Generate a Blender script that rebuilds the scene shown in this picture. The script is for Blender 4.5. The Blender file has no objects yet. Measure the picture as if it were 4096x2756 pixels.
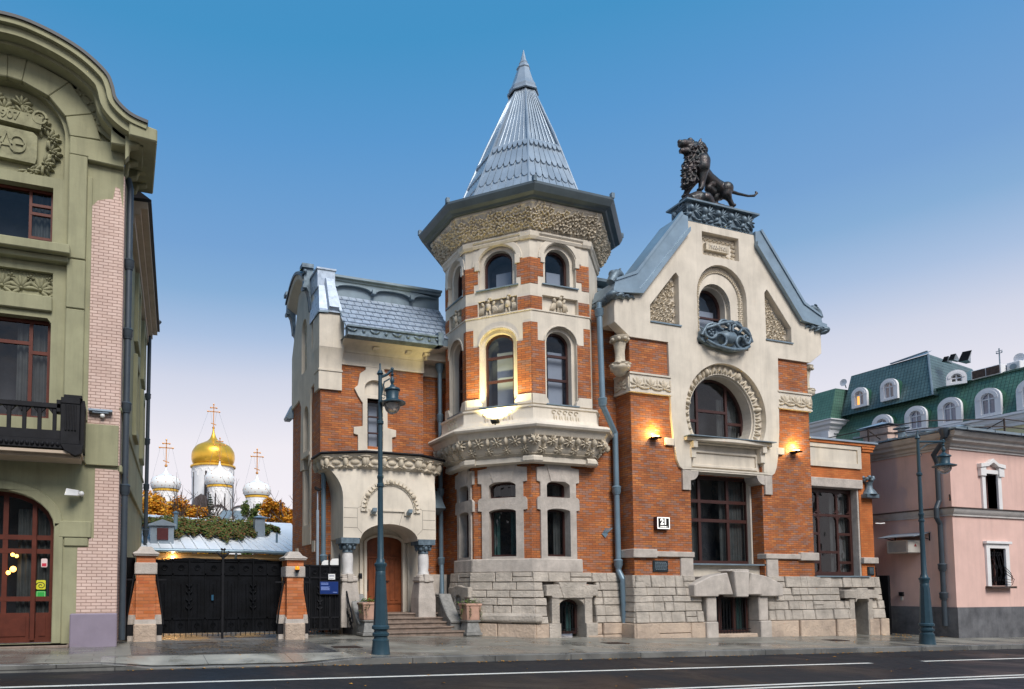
import bpy, bmesh, math, random
from mathutils import Vector, Matrix
from mathutils.geometry import tessellate_polygon
sc = bpy.context.scene
PI = math.pi
R = math.radians
rnd = random.Random(7)

# ------------------------------------------------------------------ camera
cd = bpy.data.cameras.new('camera'); cam = bpy.data.objects.new('camera', cd)
sc.collection.objects.link(cam); sc.camera = cam
cam.location = (0, 0, 1.6)
cam.rotation_euler = (R(90 + 3.30), 0, R(-18.9))
cd.sensor_width = 36; cd.lens = 24.10
cd.shift_x = 0.1567; cd.shift_y = 0.1992
cd.clip_start = 0.2; cd.clip_end = 3000

# ------------------------------------------------------------------ sky, sun, exposure
SUN_EL, SUN_AZ = 46, 179          # azimuth clockwise from +Y
w = bpy.data.worlds.new('World'); sc.world = w; w.use_nodes = True
nt = w.node_tree; nt.nodes.clear()
def N(t, **k):
    n = nt.nodes.new(t)
    for a, b in k.items(): setattr(n, a, b)
    return n
sky = N('ShaderNodeTexSky', sky_type='NISHITA', sun_disc=False)
sky.sun_elevation = R(SUN_EL); sky.sun_rotation = R(SUN_AZ)
sky.altitude = 100; sky.air_density = 1.6; sky.dust_density = 0.6; sky.ozone_density = 3.0
bg1 = N('ShaderNodeBackground'); bg1.inputs[1].default_value = 0.075
nt.links.new(sky.outputs[0], bg1.inputs[0])
tc = N('ShaderNodeTexCoord'); sx = N('ShaderNodeSeparateXYZ')
nt.links.new(tc.outputs['Generated'], sx.inputs[0])
rp = N('ShaderNodeValToRGB'); nt.links.new(sx.outputs[2], rp.inputs[0])
e = rp.color_ramp.elements
STOPS = [(0.0, (0.86, 0.80, 0.855)), (0.12, (0.855, 0.80, 0.855)), (0.2, (0.83, 0.785, 0.835)), (0.29, (0.616, 0.64, 0.757)), (0.345, (0.387, 0.502, 0.703)), (0.4, (0.227, 0.398, 0.637)), (0.45, (0.166, 0.341, 0.616)), (0.56, (0.092, 0.294, 0.589)), (0.64, (0.05, 0.271, 0.536)), (1.0, (0.035, 0.225, 0.478))]
while len(e) < len(STOPS): e.new(0.5)
for el, (p, c) in zip(e, STOPS): el.position = p; el.color = (*c, 1)
bg2 = N('ShaderNodeBackground'); bg2.inputs[1].default_value = 0.69
nt.links.new(rp.outputs[0], bg2.inputs[0])
mx = N('ShaderNodeMixShader'); mx.inputs[0].default_value = 0.92
nt.links.new(bg1.outputs[0], mx.inputs[1]); nt.links.new(bg2.outputs[0], mx.inputs[2])
out = N('ShaderNodeOutputWorld'); nt.links.new(mx.outputs[0], out.inputs[0])
sd = bpy.data.lights.new('sun', 'SUN'); so = bpy.data.objects.new('sun', sd); sc.collection.objects.link(so)
sd.energy = 2.5; sd.angle = R(30); sd.color = (1, .94, .88)
so.rotation_euler = (R(90 - SUN_EL), 0, R(180 - SUN_AZ)); so.location = (0, -20, 40)
sc.view_settings.view_transform = 'Standard'; sc.view_settings.look = 'None'
sc.view_settings.gamma = 1; sc.view_settings.use_curve_mapping = False
sc.view_settings.exposure = 0.66
sc.cycles.max_bounces = 6; sc.cycles.diffuse_bounces = 3; sc.cycles.glossy_bounces = 3; sc.cycles.transmission_bounces = 4

# ------------------------------------------------------------------ helpers
def gz(x, y=19.0):                                        # the street falls gently to the right
    return -0.0134 * (x - 4.87) + 0.02 * (min(max(y, 14.4), 19) - 14.4)

SPLIT = dict(pipe_collar=.05, frieze_relief=.12, annex_base_course=.1, annex_stone_base=.1, corner_drop=.02, brick_pier=.06, gable_coping=.05, stone_base=.10, tower_stone_base=.06, base_course=.1, tower_base_course=.06, relief_ornament=.05, star_corbel=.03, eagle_relief=.02, niche_back=.02, leaf_band=.02, stone_trim=.04,
             recess_back=.05, sill_flashing=.05, eaves_scroll=.12, archivolt=.02, pier_base=.05, hood_bracket=.1, cheek_wall=.05, annex_band=.05, window_surround=.04, window_sill=.05, side_trim=.05, wing_relief=.2, wing_niche=.1, gutter_knob=.02,
             niche_flashing=.05, light_corner=.05, brick_panel=.03, porch_relief=.02, window_spandrel=.04, porch_roof=.1, porch_arch=.05, gabled_roof=.1, wing_frieze=.03, basement_hood=.06, tower_base_trim=.05, wing_base=.05, iron_strap=.05, side_wing=.05, hip_roll=.02, door_frame=.02, lunette=.02, stone_joint=.05, tympanum=.05, eaves_console=.05, flower_frieze=.0, bracket=.05, coil=.02, dormer=.05, white_board=.01, text_lines=.05, pedestal_relief=.03, wing_gutter=.02, yellow_panel=.1, vent_pipe=.1, gutter=.05, balcony_ledge=.03, lamp_globe=.02)
class Fr:                                                 # a wall frame: u along the wall, z up, d outwards
    def __init__(s, o, ang=0):
        a = R(ang); s.o = Vector((o[0], o[1], o[2] if len(o) > 2 else 0))
        s.ux = Vector((math.cos(a), math.sin(a), 0)); s.n = Vector((math.sin(a), -math.cos(a), 0))
    def p(s, u, z, d=0):
        return s.o + s.ux * u + s.n * d + Vector((0, 0, z))

class G:                                                  # collects shapes; build() links them as ONE mesh object
    def __init__(s): s.v = []; s.f = []; s.m = []
    def add(s, vs, fs):
        k = len(s.v); s.m.append((k, len(s.f))); s.v.extend([tuple(q) for q in vs]); s.f.extend([tuple(i + k for i in f) for f in fs]); return s
    def box(s, x0, x1, y0, y1, z0, z1):
        return s.add([(x, y, z) for z in (z0, z1) for y in (y0, y1) for x in (x0, x1)],
                     [(0, 2, 3, 1), (4, 5, 7, 6), (0, 1, 5, 4), (2, 6, 7, 3), (0, 4, 6, 2), (1, 3, 7, 5)])
    def fb(s, fr, u0, u1, z0, z1, d0, d1):                # box in a frame, d0 front .. d1 back
        return s.add([fr.p(u, z, d) for z in (z0, z1) for d in (d0, d1) for u in (u0, u1)],
                     [(0, 2, 3, 1), (4, 5, 7, 6), (0, 1, 5, 4), (2, 6, 7, 3), (0, 4, 6, 2), (1, 3, 7, 5)])
    def prism(s, fr, outer, d0, d1, holes=(), back=True):
        loops = [list(outer)] + [list(h) for h in holes]
        flat = [q for l in loops for q in l]
        tri = tessellate_polygon([[Vector((a, b, 0)) for a, b in l] for l in loops])
        n = len(flat)
        vs = [fr.p(a, b, d0) for a, b in flat] + [fr.p(a, b, d1) for a, b in flat]
        fs = [t for t in tri]
        if back: fs += [tuple(i + n for i in reversed(t)) for t in tri]
        k = 0
        for l in loops:
            m = len(l)
            for i in range(m):
                j = (i + 1) % m; fs.append((k + i, k + j, k + j + n, k + i + n))
            k += m
        return s.add(vs, fs)
    def ring(s, fr, outer, inner, d0, d1):
        return s.prism(fr, outer, d0, d1, [inner])
    def lathe(s, c, prof, n=20, a0=0, a1=2 * PI, rot=0, caps=False):
        full = abs(a1 - a0 - 2 * PI) < 1e-6; m = n if full else n + 1
        vs = []
        for r, z in prof:
            for i in range(m):
                a = a0 + (a1 - a0) * i / n + rot
                vs.append((c[0] + r * math.cos(a), c[1] + r * math.sin(a), c[2] + z))
        fs = []
        for j in range(len(prof) - 1):
            for i in range(m if full else n):
                k = (i + 1) % m
                fs.append((j * m + i, j * m + k, (j + 1) * m + k, (j + 1) * m + i))
        if caps:
            fs.append(tuple(range(m))[::-1]); fs.append(tuple(range((len(prof) - 1) * m, len(prof) * m)))
        return s.add(vs, fs)
    def tube(s, pts, r, n=8, caps=True):
        pts = [Vector(p) for p in pts]; m = len(pts)
        rs = r if isinstance(r, (list, tuple)) else [r] * m
        vs = []; prev = None
        for i, p in enumerate(pts):
            t = (pts[min(i + 1, m - 1)] - pts[max(i - 1, 0)]).normalized()
            a = prev if prev is not None else (Vector((0, 0, 1)) if abs(t.z) < .9 else Vector((1, 0, 0)))
            b = t.cross(a).normalized(); a = b.cross(t).normalized(); prev = a
            for k in range(n):
                q = 2 * PI * k / n; vs.append(p + (a * math.cos(q) + b * math.sin(q)) * rs[i])
        fs = [(i * n + k, i * n + (k + 1) % n, (i + 1) * n + (k + 1) % n, (i + 1) * n + k) for i in range(m - 1) for k in range(n)]
        if caps: fs += [tuple(range(n))[::-1], tuple(range((m - 1) * n, m * n))]
        return s.add(vs, fs)
    def bar(s, a, b, w=.02, h=None):                      # square bar between two points
        a = Vector(a); b = Vector(b); t = (b - a).normalized(); h = h or w
        x = t.cross(Vector((0, 0, 1)) if abs(t.z) < .9 else Vector((1, 0, 0))).normalized(); y = t.cross(x)
        vs = [q + x * i * w / 2 + y * j * h / 2 for q in (a, b) for i, j in ((-1, -1), (1, -1), (1, 1), (-1, 1))]
        return s.add(vs, [(3, 2, 1, 0), (4, 5, 6, 7), (0, 1, 5, 4), (1, 2, 6, 5), (2, 3, 7, 6), (3, 0, 4, 7)])
    def lump(s, fr, u, z, ru, rz, d, rot=0, h=None, n=8):  # a half ellipsoid of relief on a wall
        h = h or min(ru, rz) * .6; c, q = math.cos(rot), math.sin(rot)
        vs = []
        for k, (rr, hh) in enumerate(((1, 0), (.8, .6), (.42, .92))):
            for i in range(n):
                a = 2 * PI * i / n; x = ru * rr * math.cos(a); y = rz * rr * math.sin(a)
                vs.append(fr.p(u + x * c - y * q, z + x * q + y * c, d + h * hh))
        vs.append(fr.p(u, z, d + h))
        fs = [(k * n + i, k * n + (i + 1) % n, (k + 1) * n + (i + 1) % n, (k + 1) * n + i) for k in range(2) for i in range(n)]
        fs += [(2 * n + i, 2 * n + (i + 1) % n, 3 * n) for i in range(n)]
        return s.add(vs, fs)
    def ball(s, c, r, n=10, m=6, sz=1):
        prof = [(max(r * math.sin(PI * j / m), 1e-4), -r * sz * math.cos(PI * j / m)) for j in range(m + 1)]
        return s.lathe(c, prof, n)
    def flower(s, fr, u, z, r, d, n=5, rot=0, h=None):
        for i in range(n):
            a = rot + 2 * PI * i / n
            s.lump(fr, u + math.cos(a) * r * .58, z + math.sin(a) * r * .58, r * .46, r * .34, d, a, h or r * .35, 7)
        return s.lump(fr, u, z, r * .26, r * .26, d, 0, (h or r * .35) * 1.3, 6)
    def bloom(s, fr, u, z, r, d, rot=0, h=.08, lobes=5):     # a cupped open flower with lobed rim and a button
        n = lobes * 4; vs = [fr.p(u, z, d + h * .35)]
        for q, hh, lo in ((.32, .35, 0), (.72, 1.0, .10), (.97, .78, .20), (1.0, .0, .22)):
            for i in range(n):
                a = 2 * PI * i / n; rr = r * q * (1 - lo + lo * math.cos(lobes * a)); vs.append(fr.p(u + rr * math.cos(a + rot), z + rr * math.sin(a + rot), d + h * hh * (.85 + .15 * math.cos(lobes * a))))
        fs = [(0, 1 + i, 1 + (i + 1) % n) for i in range(n)] + [(1 + k * n + i, 1 + k * n + (i + 1) % n, 1 + (k + 1) * n + (i + 1) % n, 1 + (k + 1) * n + i) for k in range(3) for i in range(n)]
        s.add(vs, fs); return s.lump(fr, u, z, r * .24, r * .24, d + h * .3, 0, h * .8, 6)
    def palm(s, fr, u, z, r, d, a0=0.35, a1=PI - .35, n=5, rot=0, h=None):
        for i in range(n):
            a = rot + a0 + (a1 - a0) * i / (n - 1)
            s.lump(fr, u + math.cos(a) * r * .55, z + math.sin(a) * r * .55, r * .5, r * .17, d, a, h or r * .25, 7)
        return s.lump(fr, u, z, r * .16, r * .16, d, 0, (h or r * .25) * 1.2, 6)
    def strip(s, pts, prof, closed=False):                # sweep a profile [(out,z)] along plan points [(x,y)], mitred; out is to the right of travel
        m = len(pts); vs = []; k = len(prof)
        P = [Vector((x, y)) for x, y in pts]
        for i in range(m):
            if closed: a, b = P[i - 1], P[(i + 1) % m]
            else: a, b = P[max(i - 1, 0)], P[min(i + 1, m - 1)]
            t1 = (P[i] - a).normalized() if (P[i] - a).length > 1e-9 else (b - P[i]).normalized()
            t2 = (b - P[i]).normalized() if (b - P[i]).length > 1e-9 else t1
            n1 = Vector((t1.y, -t1.x)); n2 = Vector((t2.y, -t2.x)); q = n1 + n2; q = q / max(q.length_squared, .2) * 2
            for o, z in prof: vs.append((P[i].x + q.x * o, P[i].y + q.y * o, z))
        fs = [(i * k + j, ((i + 1) % m) * k + j, ((i + 1) % m) * k + (j + 1) % k, i * k + (j + 1) % k) for i in range(m if closed else m - 1) for j in range(k)]
        if not closed: fs += [tuple(range(k))[::-1], tuple(range((m - 1) * k, m * k))]
        return s.add(vs, fs)
    def clusters(s, gap):                                 # shapes that lie within gap of one another stay together
        m = s.m + [(len(s.v), len(s.f))]; bx = []
        for (a, _), (b, _) in zip(m[:-1], m[1:]):
            c = list(zip(*s.v[a:b])); bx.append([min(q) - gap / 2 for q in c] + [max(q) + gap / 2 for q in c])
        par = list(range(len(bx)))
        def find(i):
            while par[i] != i: par[i] = par[par[i]]; i = par[i]
            return i
        od = sorted(range(len(bx)), key=lambda i: bx[i][0])
        for n_, i in enumerate(od):
            for j in od[n_ + 1:]:
                if bx[j][0] > bx[i][3]: break
                if all(bx[i][k] <= bx[j][k + 3] and bx[j][k] <= bx[i][k + 3] for k in (1, 2)): par[find(j)] = find(i)
        res = {}
        for i in range(len(bx)):
            g = res.setdefault(find(i), G()); a, fa = m[i]; b, fb_ = m[i + 1]
            g.add(s.v[a:b], [tuple(q - a for q in f) for f in s.f[fa:fb_]])
        return list(res.values())
    def build(s, name, mat, parent=None, smooth=0, bevel=0, at=None):
        gap = SPLIT.get(name)
        if gap is not None and parent is not None:
            cl = s.clusters(gap)
            if len(cl) > 1: return [c.build1(name, mat, parent, smooth, bevel, at) for c in cl][0]
        return s.build1(name, mat, parent, smooth, bevel, at)
    def build1(s, name, mat, parent=None, smooth=0, bevel=0, at=None):
        o0 = Vector((0, 0, 0)); p = parent
        while p is not None: o0 += p.location; p = p.parent
        if parent is None:
            if at is None:
                xs = [q[0] for q in s.v]; ys = [q[1] for q in s.v]; zs = [q[2] for q in s.v]
                at = ((min(xs) + max(xs)) / 2, (min(ys) + max(ys)) / 2, min(zs))
            o0 = Vector(at)
        me = bpy.data.meshes.new(name)
        me.from_pydata([(a - o0.x, b - o0.y, c - o0.z) for a, b, c in s.v], [], s.f)
        bm = bmesh.new(); bm.from_mesh(me)
        bmesh.ops.recalc_face_normals(bm, faces=bm.faces)
        uv = bm.loops.layers.uv.new('m')
        for f in bm.faces:
            n = f.normal
            if abs(n.z) < .75:
                t = Vector((-n.y, n.x, 0)); t.normalize(); kz = math.sqrt(max(1 - n.z * n.z, .05))
                for l in f.loops:
                    c = l.vert.co + o0; l[uv].uv = (c.dot(t), c.z / kz)
            else:
                for l in f.loops:
                    c = l.vert.co + o0; l[uv].uv = (c.x, c.y)
        bm.to_mesh(me); bm.free()
        mats = mat if isinstance(mat, (list, tuple)) else [mat]
        for q in mats: me.materials.append(q)
        if smooth:
            me.shade_smooth(); me.set_sharp_from_angle(angle=R(smooth))
        o = bpy.data.objects.new(name, me); sc.collection.objects.link(o)
        o.parent = parent
        if parent is None: o.location = o0
        if bevel:
            b = o.modifiers.new('bevel', 'BEVEL'); b.width = bevel; b.segments = 1; b.limit_method = 'ANGLE'; b.angle_limit = R(40)
        return o

def tag(o, label=None, cat=None, group=None, kind=None):
    if label: o['label'] = label
    if cat: o['category'] = cat
    if group: o['group'] = group
    if kind: o['kind'] = kind
    return o
def thing(name, loc, label, cat, group=None):
    o = bpy.data.objects.new(name, None); sc.collection.objects.link(o); o.location = loc
    o.empty_display_size = .3
    return tag(o, label, cat, group)
def copy_tree(o, parent=None):
    c = o.copy(); sc.collection.objects.link(c); c.parent = parent
    for ch in [q for q in sc.objects if q.parent == o]: copy_tree(ch, c)
    return c

def arch(cx, w, z0, zs, h=None, n=14):                    # opening: straight sides to zs, elliptical head of rise h
    h = w / 2 if h is None else h
    pts = [(cx - w / 2, z0), (cx + w / 2, z0)]
    if h <= 0: return pts + [(cx + w / 2, zs), (cx - w / 2, zs)]
    return pts + [(cx + w / 2 * math.cos(PI * i / n), zs + h * math.sin(PI * i / n)) for i in range(n + 1)]
def arc(cx, cz, r, a0, a1, n=20, rz=None):
    rz = rz or r
    return [(cx + r * math.cos(R(a0 + (a1 - a0) * i / n)), cz + rz * math.sin(R(a0 + (a1 - a0) * i / n))) for i in range(n + 1)]
def rect(u0, u1, z0, z1): return [(u0, z0), (u1, z0), (u1, z1), (u0, z1)]

# ------------------------------------------------------------------ materials
def newmat(name):
    m = bpy.data.materials.new(name); m.use_nodes = True
    return m, m.node_tree, m.node_tree.nodes['Principled BSDF']
def mk(name, col, rough=.75, metal=0, var=.10, scale=2.0, bump=0, bscale=30, spec=.4, streak=0, emit=0, hue=None, rvar=0, coat=0):
    m, t, b = newmat(name); L = t.links.new
    def X(k, **kw):
        n = t.nodes.new(k)
        for a, q in kw.items(): setattr(n, a, q)
        return n
    b.inputs['Roughness'].default_value = rough; b.inputs['Metallic'].default_value = metal
    b.inputs['Specular IOR Level'].default_value = spec
    if coat: b.inputs['Coat Weight'].default_value = coat; b.inputs['Coat Roughness'].default_value = .1
    tc = X('ShaderNodeTexCoord')
    n1 = X('ShaderNodeTexNoise'); n1.inputs['Scale'].default_value = scale; n1.inputs['Detail'].default_value = 8; n1.inputs['Roughness'].default_value = .65
    L(tc.outputs['Object'], n1.inputs['Vector'])
    r = X('ShaderNodeValToRGB'); q = r.color_ramp.elements
    c0 = [max(c * (1 - var * 1.6), 0) for c in col]; c1 = [min(c * (1 + var), 1) for c in col]
    if hue: c0 = hue
    q[0].position = .3; q[0].color = (*c0, 1); q[1].position = .68; q[1].color = (*c1, 1)
    L(n1.outputs['Fac'], r.inputs['Fac']); last = r.outputs['Color']
    if streak:
        mp = X('ShaderNodeMapping'); mp.inputs['Scale'].default_value = (2.6, 2.6, .22); L(tc.outputs['Object'], mp.inputs['Vector'])
        n2 = X('ShaderNodeTexNoise'); n2.inputs['Scale'].default_value = 1.3; n2.inputs['Detail'].default_value = 9; n2.inputs['Roughness'].default_value = .7; L(mp.outputs['Vector'], n2.inputs['Vector'])
        mr = X('ShaderNodeMapRange'); mr.inputs['From Min'].default_value = .46; mr.inputs['From Max'].default_value = .72
        mr.inputs['To Min'].default_value = 1; mr.inputs['To Max'].default_value = 1 - streak; L(n2.outputs['Fac'], mr.inputs['Value'])
        mm = X('ShaderNodeMix', data_type='RGBA', blend_type='MULTIPLY'); mm.inputs['Factor'].default_value = 1
        L(last, mm.inputs['A']); L(mr.outputs['Result'], mm.inputs['B']); last = mm.outputs['Result']
    L(last, b.inputs['Base Color'])
    if rvar:
        n4 = X('ShaderNodeTexNoise'); n4.inputs['Scale'].default_value = scale * .8; n4.inputs['Detail'].default_value = 5; L(tc.outputs['Object'], n4.inputs['Vector'])
        m2 = X('ShaderNodeMapRange'); m2.inputs['From Min'].default_value = .35; m2.inputs['From Max'].default_value = .65
        m2.inputs['To Min'].default_value = max(rough - rvar, .03); m2.inputs['To Max'].default_value = rough + rvar * .6
        L(n4.outputs['Fac'], m2.inputs['Value']); L(m2.outputs['Result'], b.inputs['Roughness'])
    if bump:
        n3 = X('ShaderNodeTexNoise'); n3.inputs['Scale'].default_value = bscale; n3.inputs['Detail'].default_value = 7; n3.inputs['Roughness'].default_value = .7; L(tc.outputs['Object'], n3.inputs['Vector'])
        bp = X('ShaderNodeBump'); bp.inputs['Strength'].default_value = 1; bp.inputs['Distance'].default_value = bump
        L(n3.outputs['Fac'], bp.inputs['Height']); L(bp.outputs['Normal'], b.inputs['Normal'])
    if emit:
        b.inputs['Emission Color'].default_value = (*col, 1); b.inputs['Emission Strength'].default_value = emit
    return m
def mk_brick(name, cols, mortar, bw=.25, rh=.075, ms=.006, rough=.8, off=.5, bump=.006, scale=1, freq=2, patch=.17):
    m, t, b = newmat(name); L = t.links.new
    b.inputs['Roughness'].default_value = rough
    uv = t.nodes.new('ShaderNodeTexCoord')
    k = t.nodes.new('ShaderNodeTexBrick'); k.offset = off; k.offset_frequency = freq
    for n_, v_ in (('Scale', scale), ('Mortar Size', ms), ('Mortar Smooth', .1), ('Bias', 0), ('Brick Width', bw), ('Row Height', rh)): k.inputs[n_].default_value = v_
    k.inputs['Color1'].default_value = (0, 0, 0, 1); k.inputs['Color2'].default_value = (1, 1, 1, 1); k.inputs['Mortar'].default_value = (.5, .5, .5, 1)
    L(uv.outputs['UV'], k.inputs['Vector'])
    r = t.nodes.new('ShaderNodeValToRGB'); r.color_ramp.interpolation = 'LINEAR'; e = r.color_ramp.elements
    while len(e) < len(cols): e.new(.5)
    for i, (el, c) in enumerate(zip(e, cols)): el.position = i / (len(cols) - 1); el.color = (*c, 1)
    L(k.outputs['Color'], r.inputs['Fac'])
    n1 = t.nodes.new('ShaderNodeTexNoise'); n1.inputs['Scale'].default_value = 1.3; n1.inputs['Detail'].default_value = 7; L(uv.outputs['Object'], n1.inputs['Vector'])
    mr = t.nodes.new('ShaderNodeMapRange'); mr.inputs['From Min'].default_value = .3; mr.inputs['From Max'].default_value = .7; mr.inputs['To Min'].default_value = 1 - patch * 1.5; mr.inputs['To Max'].default_value = 1 + patch
    L(n1.outputs['Fac'], mr.inputs['Value'])
    m1 = t.nodes.new('ShaderNodeMix'); m1.data_type = 'RGBA'; L(k.outputs['Fac'], m1.inputs['Factor']); L(r.outputs['Color'], m1.inputs['A']); m1.inputs['B'].default_value = (*mortar, 1)
    m2 = t.nodes.new('ShaderNodeMix'); m2.data_type = 'RGBA'; m2.blend_type = 'MULTIPLY'; m2.inputs['Factor'].default_value = 1
    L(m1.outputs['Result'], m2.inputs['A']); L(mr.outputs['Result'], m2.inputs['B']); L(m2.outputs['Result'], b.inputs['Base Color'])
    bp = t.nodes.new('ShaderNodeBump'); bp.invert = True; bp.inputs['Distance'].default_value = bump; L(k.outputs['Fac'], bp.inputs['Height']); L(bp.outputs['Normal'], b.inputs['Normal'])
    return m
def mk_glass(name, col=(.012, .016, .024), rough=.04, var=.6, scale=1.1, ior=1.42):
    m = mk(name, col, rough, 0, var, scale, spec=.5); b = m.node_tree.nodes['Principled BSDF']; b.inputs['IOR'].default_value = ior
    return m
M = {}
M['brick'] = mk_brick('orange_facing_brick', [(.45, .135, .033), (.37, .105, .028), (.52, .18, .048), (.31, .09, .029), (.44, .13, .033), (.35, .16, .092), (.29, .15, .108), (.385, .115, .03)], (.13, .055, .025))
M['old_brick'] = mk_brick('old_orange_brick', [(.50, .14, .03), (.46, .12, .025), (.55, .17, .04), (.45, .13, .03)], (.36, .12, .04), bump=.004)
M['pillar_brick'] = mk_brick('pillar_brick', [(.55, .17, .05), (.48, .13, .03), (.60, .22, .09), (.45, .11, .03)], (.40, .16, .07), rh=.09, bw=.28)
M['gutter_dark'] = mk('dark_slate_gutter', (.085, .11, .125), .45, .15, .12, 2)
M['pipe_dark'] = mk('dark_grey_pipe', (.05, .065, .08), .45, .1, .1, 2)
M['edge_dark'] = mk('black_roof_edge', (.018, .022, .025), .5, 0, .1, 2)
M['cream'] = mk('cream_stucco', (.665, .595, .49), .85, 0, .11, .8, .004, 26, streak=.17)
M['relief'] = mk('cream_relief_stucco', (.56, .485, .37), .85, 0, .18, 5, .006, 22)
M['stone'] = mk('pinkish_grey_stone', (.49, .435, .38), .9, 0, .16, 2.5, .02, 22, streak=.12)
M['rough_stone'] = mk('rough_hewn_limestone', (.505, .445, .375), .92, 0, .22, 1.6, .06, 13, streak=.15)
M['base_stone'] = mk('stained_base_stone', (.52, .405, .305), .92, 0, .26, 1.2, .06, 11, hue=(.36, .28, .22))
M['joint'] = mk('dark_stone_joint', (.10, .085, .075), .95, 0, .2, 3)
M['shingle'] = mk('bright_zinc_shingle', (.39, .46, .55), .36, .22, .14, 6, rvar=.12)
M['coping'] = mk('weathered_zinc_coping', (.24, .32, .385), .4, .2, .12, 1.5, rvar=.1)
M['zinc'] = mk('blue_grey_zinc', (.31, .375, .44), .40, .3, .10, 1.6, rvar=.12)
M['zinc_dark'] = mk('dark_blue_grey_zinc', (.20, .26, .30), .42, .25, .14, 2, rvar=.1)
M['patina'] = mk('blue_green_patina_copper', (.15, .20, .235), .5, .3, .28, 5, .006, 18, hue=(.06, .085, .108))
M['pipe'] = mk('blue_grey_pipe_paint', (.17, .25, .31), .38, .2, .10, 2)
M['frame'] = mk('dark_brown_frame', (.055, .022, .018), .38, 0, .15, 4)
M['glass'] = mk('window_glass_over_dark_curtain', (.017, .021, .026), .05, 0, .5, 1.1, streak=.75)
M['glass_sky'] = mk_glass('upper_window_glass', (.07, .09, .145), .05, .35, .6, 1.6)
def mk_pane(name, tint=.8, ior=1.5):                      # clear pane: reflects by angle, otherwise shows what stands behind it
    m, t, b = newmat(name); L = t.links.new; t.nodes.remove(b)
    o = t.nodes['Material Output']; lw = t.nodes.new('ShaderNodeLayerWeight'); lw.inputs['Blend'].default_value = .5; pw = t.nodes.new('ShaderNodeMath'); pw.operation = 'POWER'; pw.inputs[1].default_value = 4.2; L(lw.outputs['Facing'], pw.inputs[0])
    fz = t.nodes.new('ShaderNodeMath'); fz.operation = 'MULTIPLY_ADD'; fz.inputs[1].default_value = .9; fz.inputs[2].default_value = .055; L(pw.outputs[0], fz.inputs[0])
    tr = t.nodes.new('ShaderNodeBsdfTransparent'); tr.inputs[0].default_value = (tint, tint, tint, 1)
    gl = t.nodes.new('ShaderNodeBsdfGlossy'); gl.inputs['Roughness'].default_value = .02
    tc = t.nodes.new('ShaderNodeTexCoord'); nz = t.nodes.new('ShaderNodeTexNoise'); nz.inputs['Scale'].default_value = 1.6; L(tc.outputs['Object'], nz.inputs['Vector'])
    bp = t.nodes.new('ShaderNodeBump'); bp.inputs['Distance'].default_value = .012; L(nz.outputs['Fac'], bp.inputs['Height']); L(bp.outputs['Normal'], gl.inputs['Normal'])
    mx = t.nodes.new('ShaderNodeMixShader'); L(fz.outputs[0], mx.inputs[0]); L(tr.outputs[0], mx.inputs[1]); L(gl.outputs[0], mx.inputs[2]); L(mx.outputs[0], o.inputs['Surface'])
    return m
M['clear_pane'] = mk_pane('clear_window_pane')
M['room'] = mk('dim_room', (.030, .034, .042), .9, 0, .5, .9)
M['room_blue'] = mk('blue_dim_room', (.085, .105, .155), .9, 0, .25, .7)
M['drape'] = mk('grey_green_drape', (.075, .085, .085), .9, 0, .25, 2)
M['blind'] = mk('pale_blue_blind', (.34, .40, .50), .8, 0, .06, 1)  # reflected pale shapes, painted as a sheet behind the upper panes
M['green_room'] = mk('green_lit_drape', (.035, .10, .095), .9, 0, .3, 2)  # plain dark green cloth
M['curtain'] = mk('dark_green_curtain', (.03, .075, .07), .8, 0, .4, 2, streak=.4)
M['pale_curtain'] = mk('pale_grey_blind', (.45, .48, .55), .8, 0, .1, 2)
M['bronze'] = mk('dark_bronze', (.062, .047, .044), .42, .5, .40, 5, .010, 16, hue=(.02, .034, .036), rvar=.12)
M['iron'] = mk('black_iron', (.010, .010, .012), .6, 0, .3, 4, spec=.22)
M['door'] = mk('red_brown_wood', (.20, .055, .018), .42, 0, .22, 3, streak=.3)
M['granite'] = mk('grey_granite', (.23, .225, .21), .5, 0, .22, 9, rvar=.2)
M['step'] = mk('brown_granite_step', (.22, .165, .13), .55, 0, .25, 6, rvar=.2)
M['terracotta'] = mk('pink_terracotta', (.50, .30, .22), .85, 0, .15, 5)
M['leaf'] = mk('green_leaf', (.10, .17, .03), .6, 0, .45, 8)
M['metal_shingle'] = M['zinc']

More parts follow.
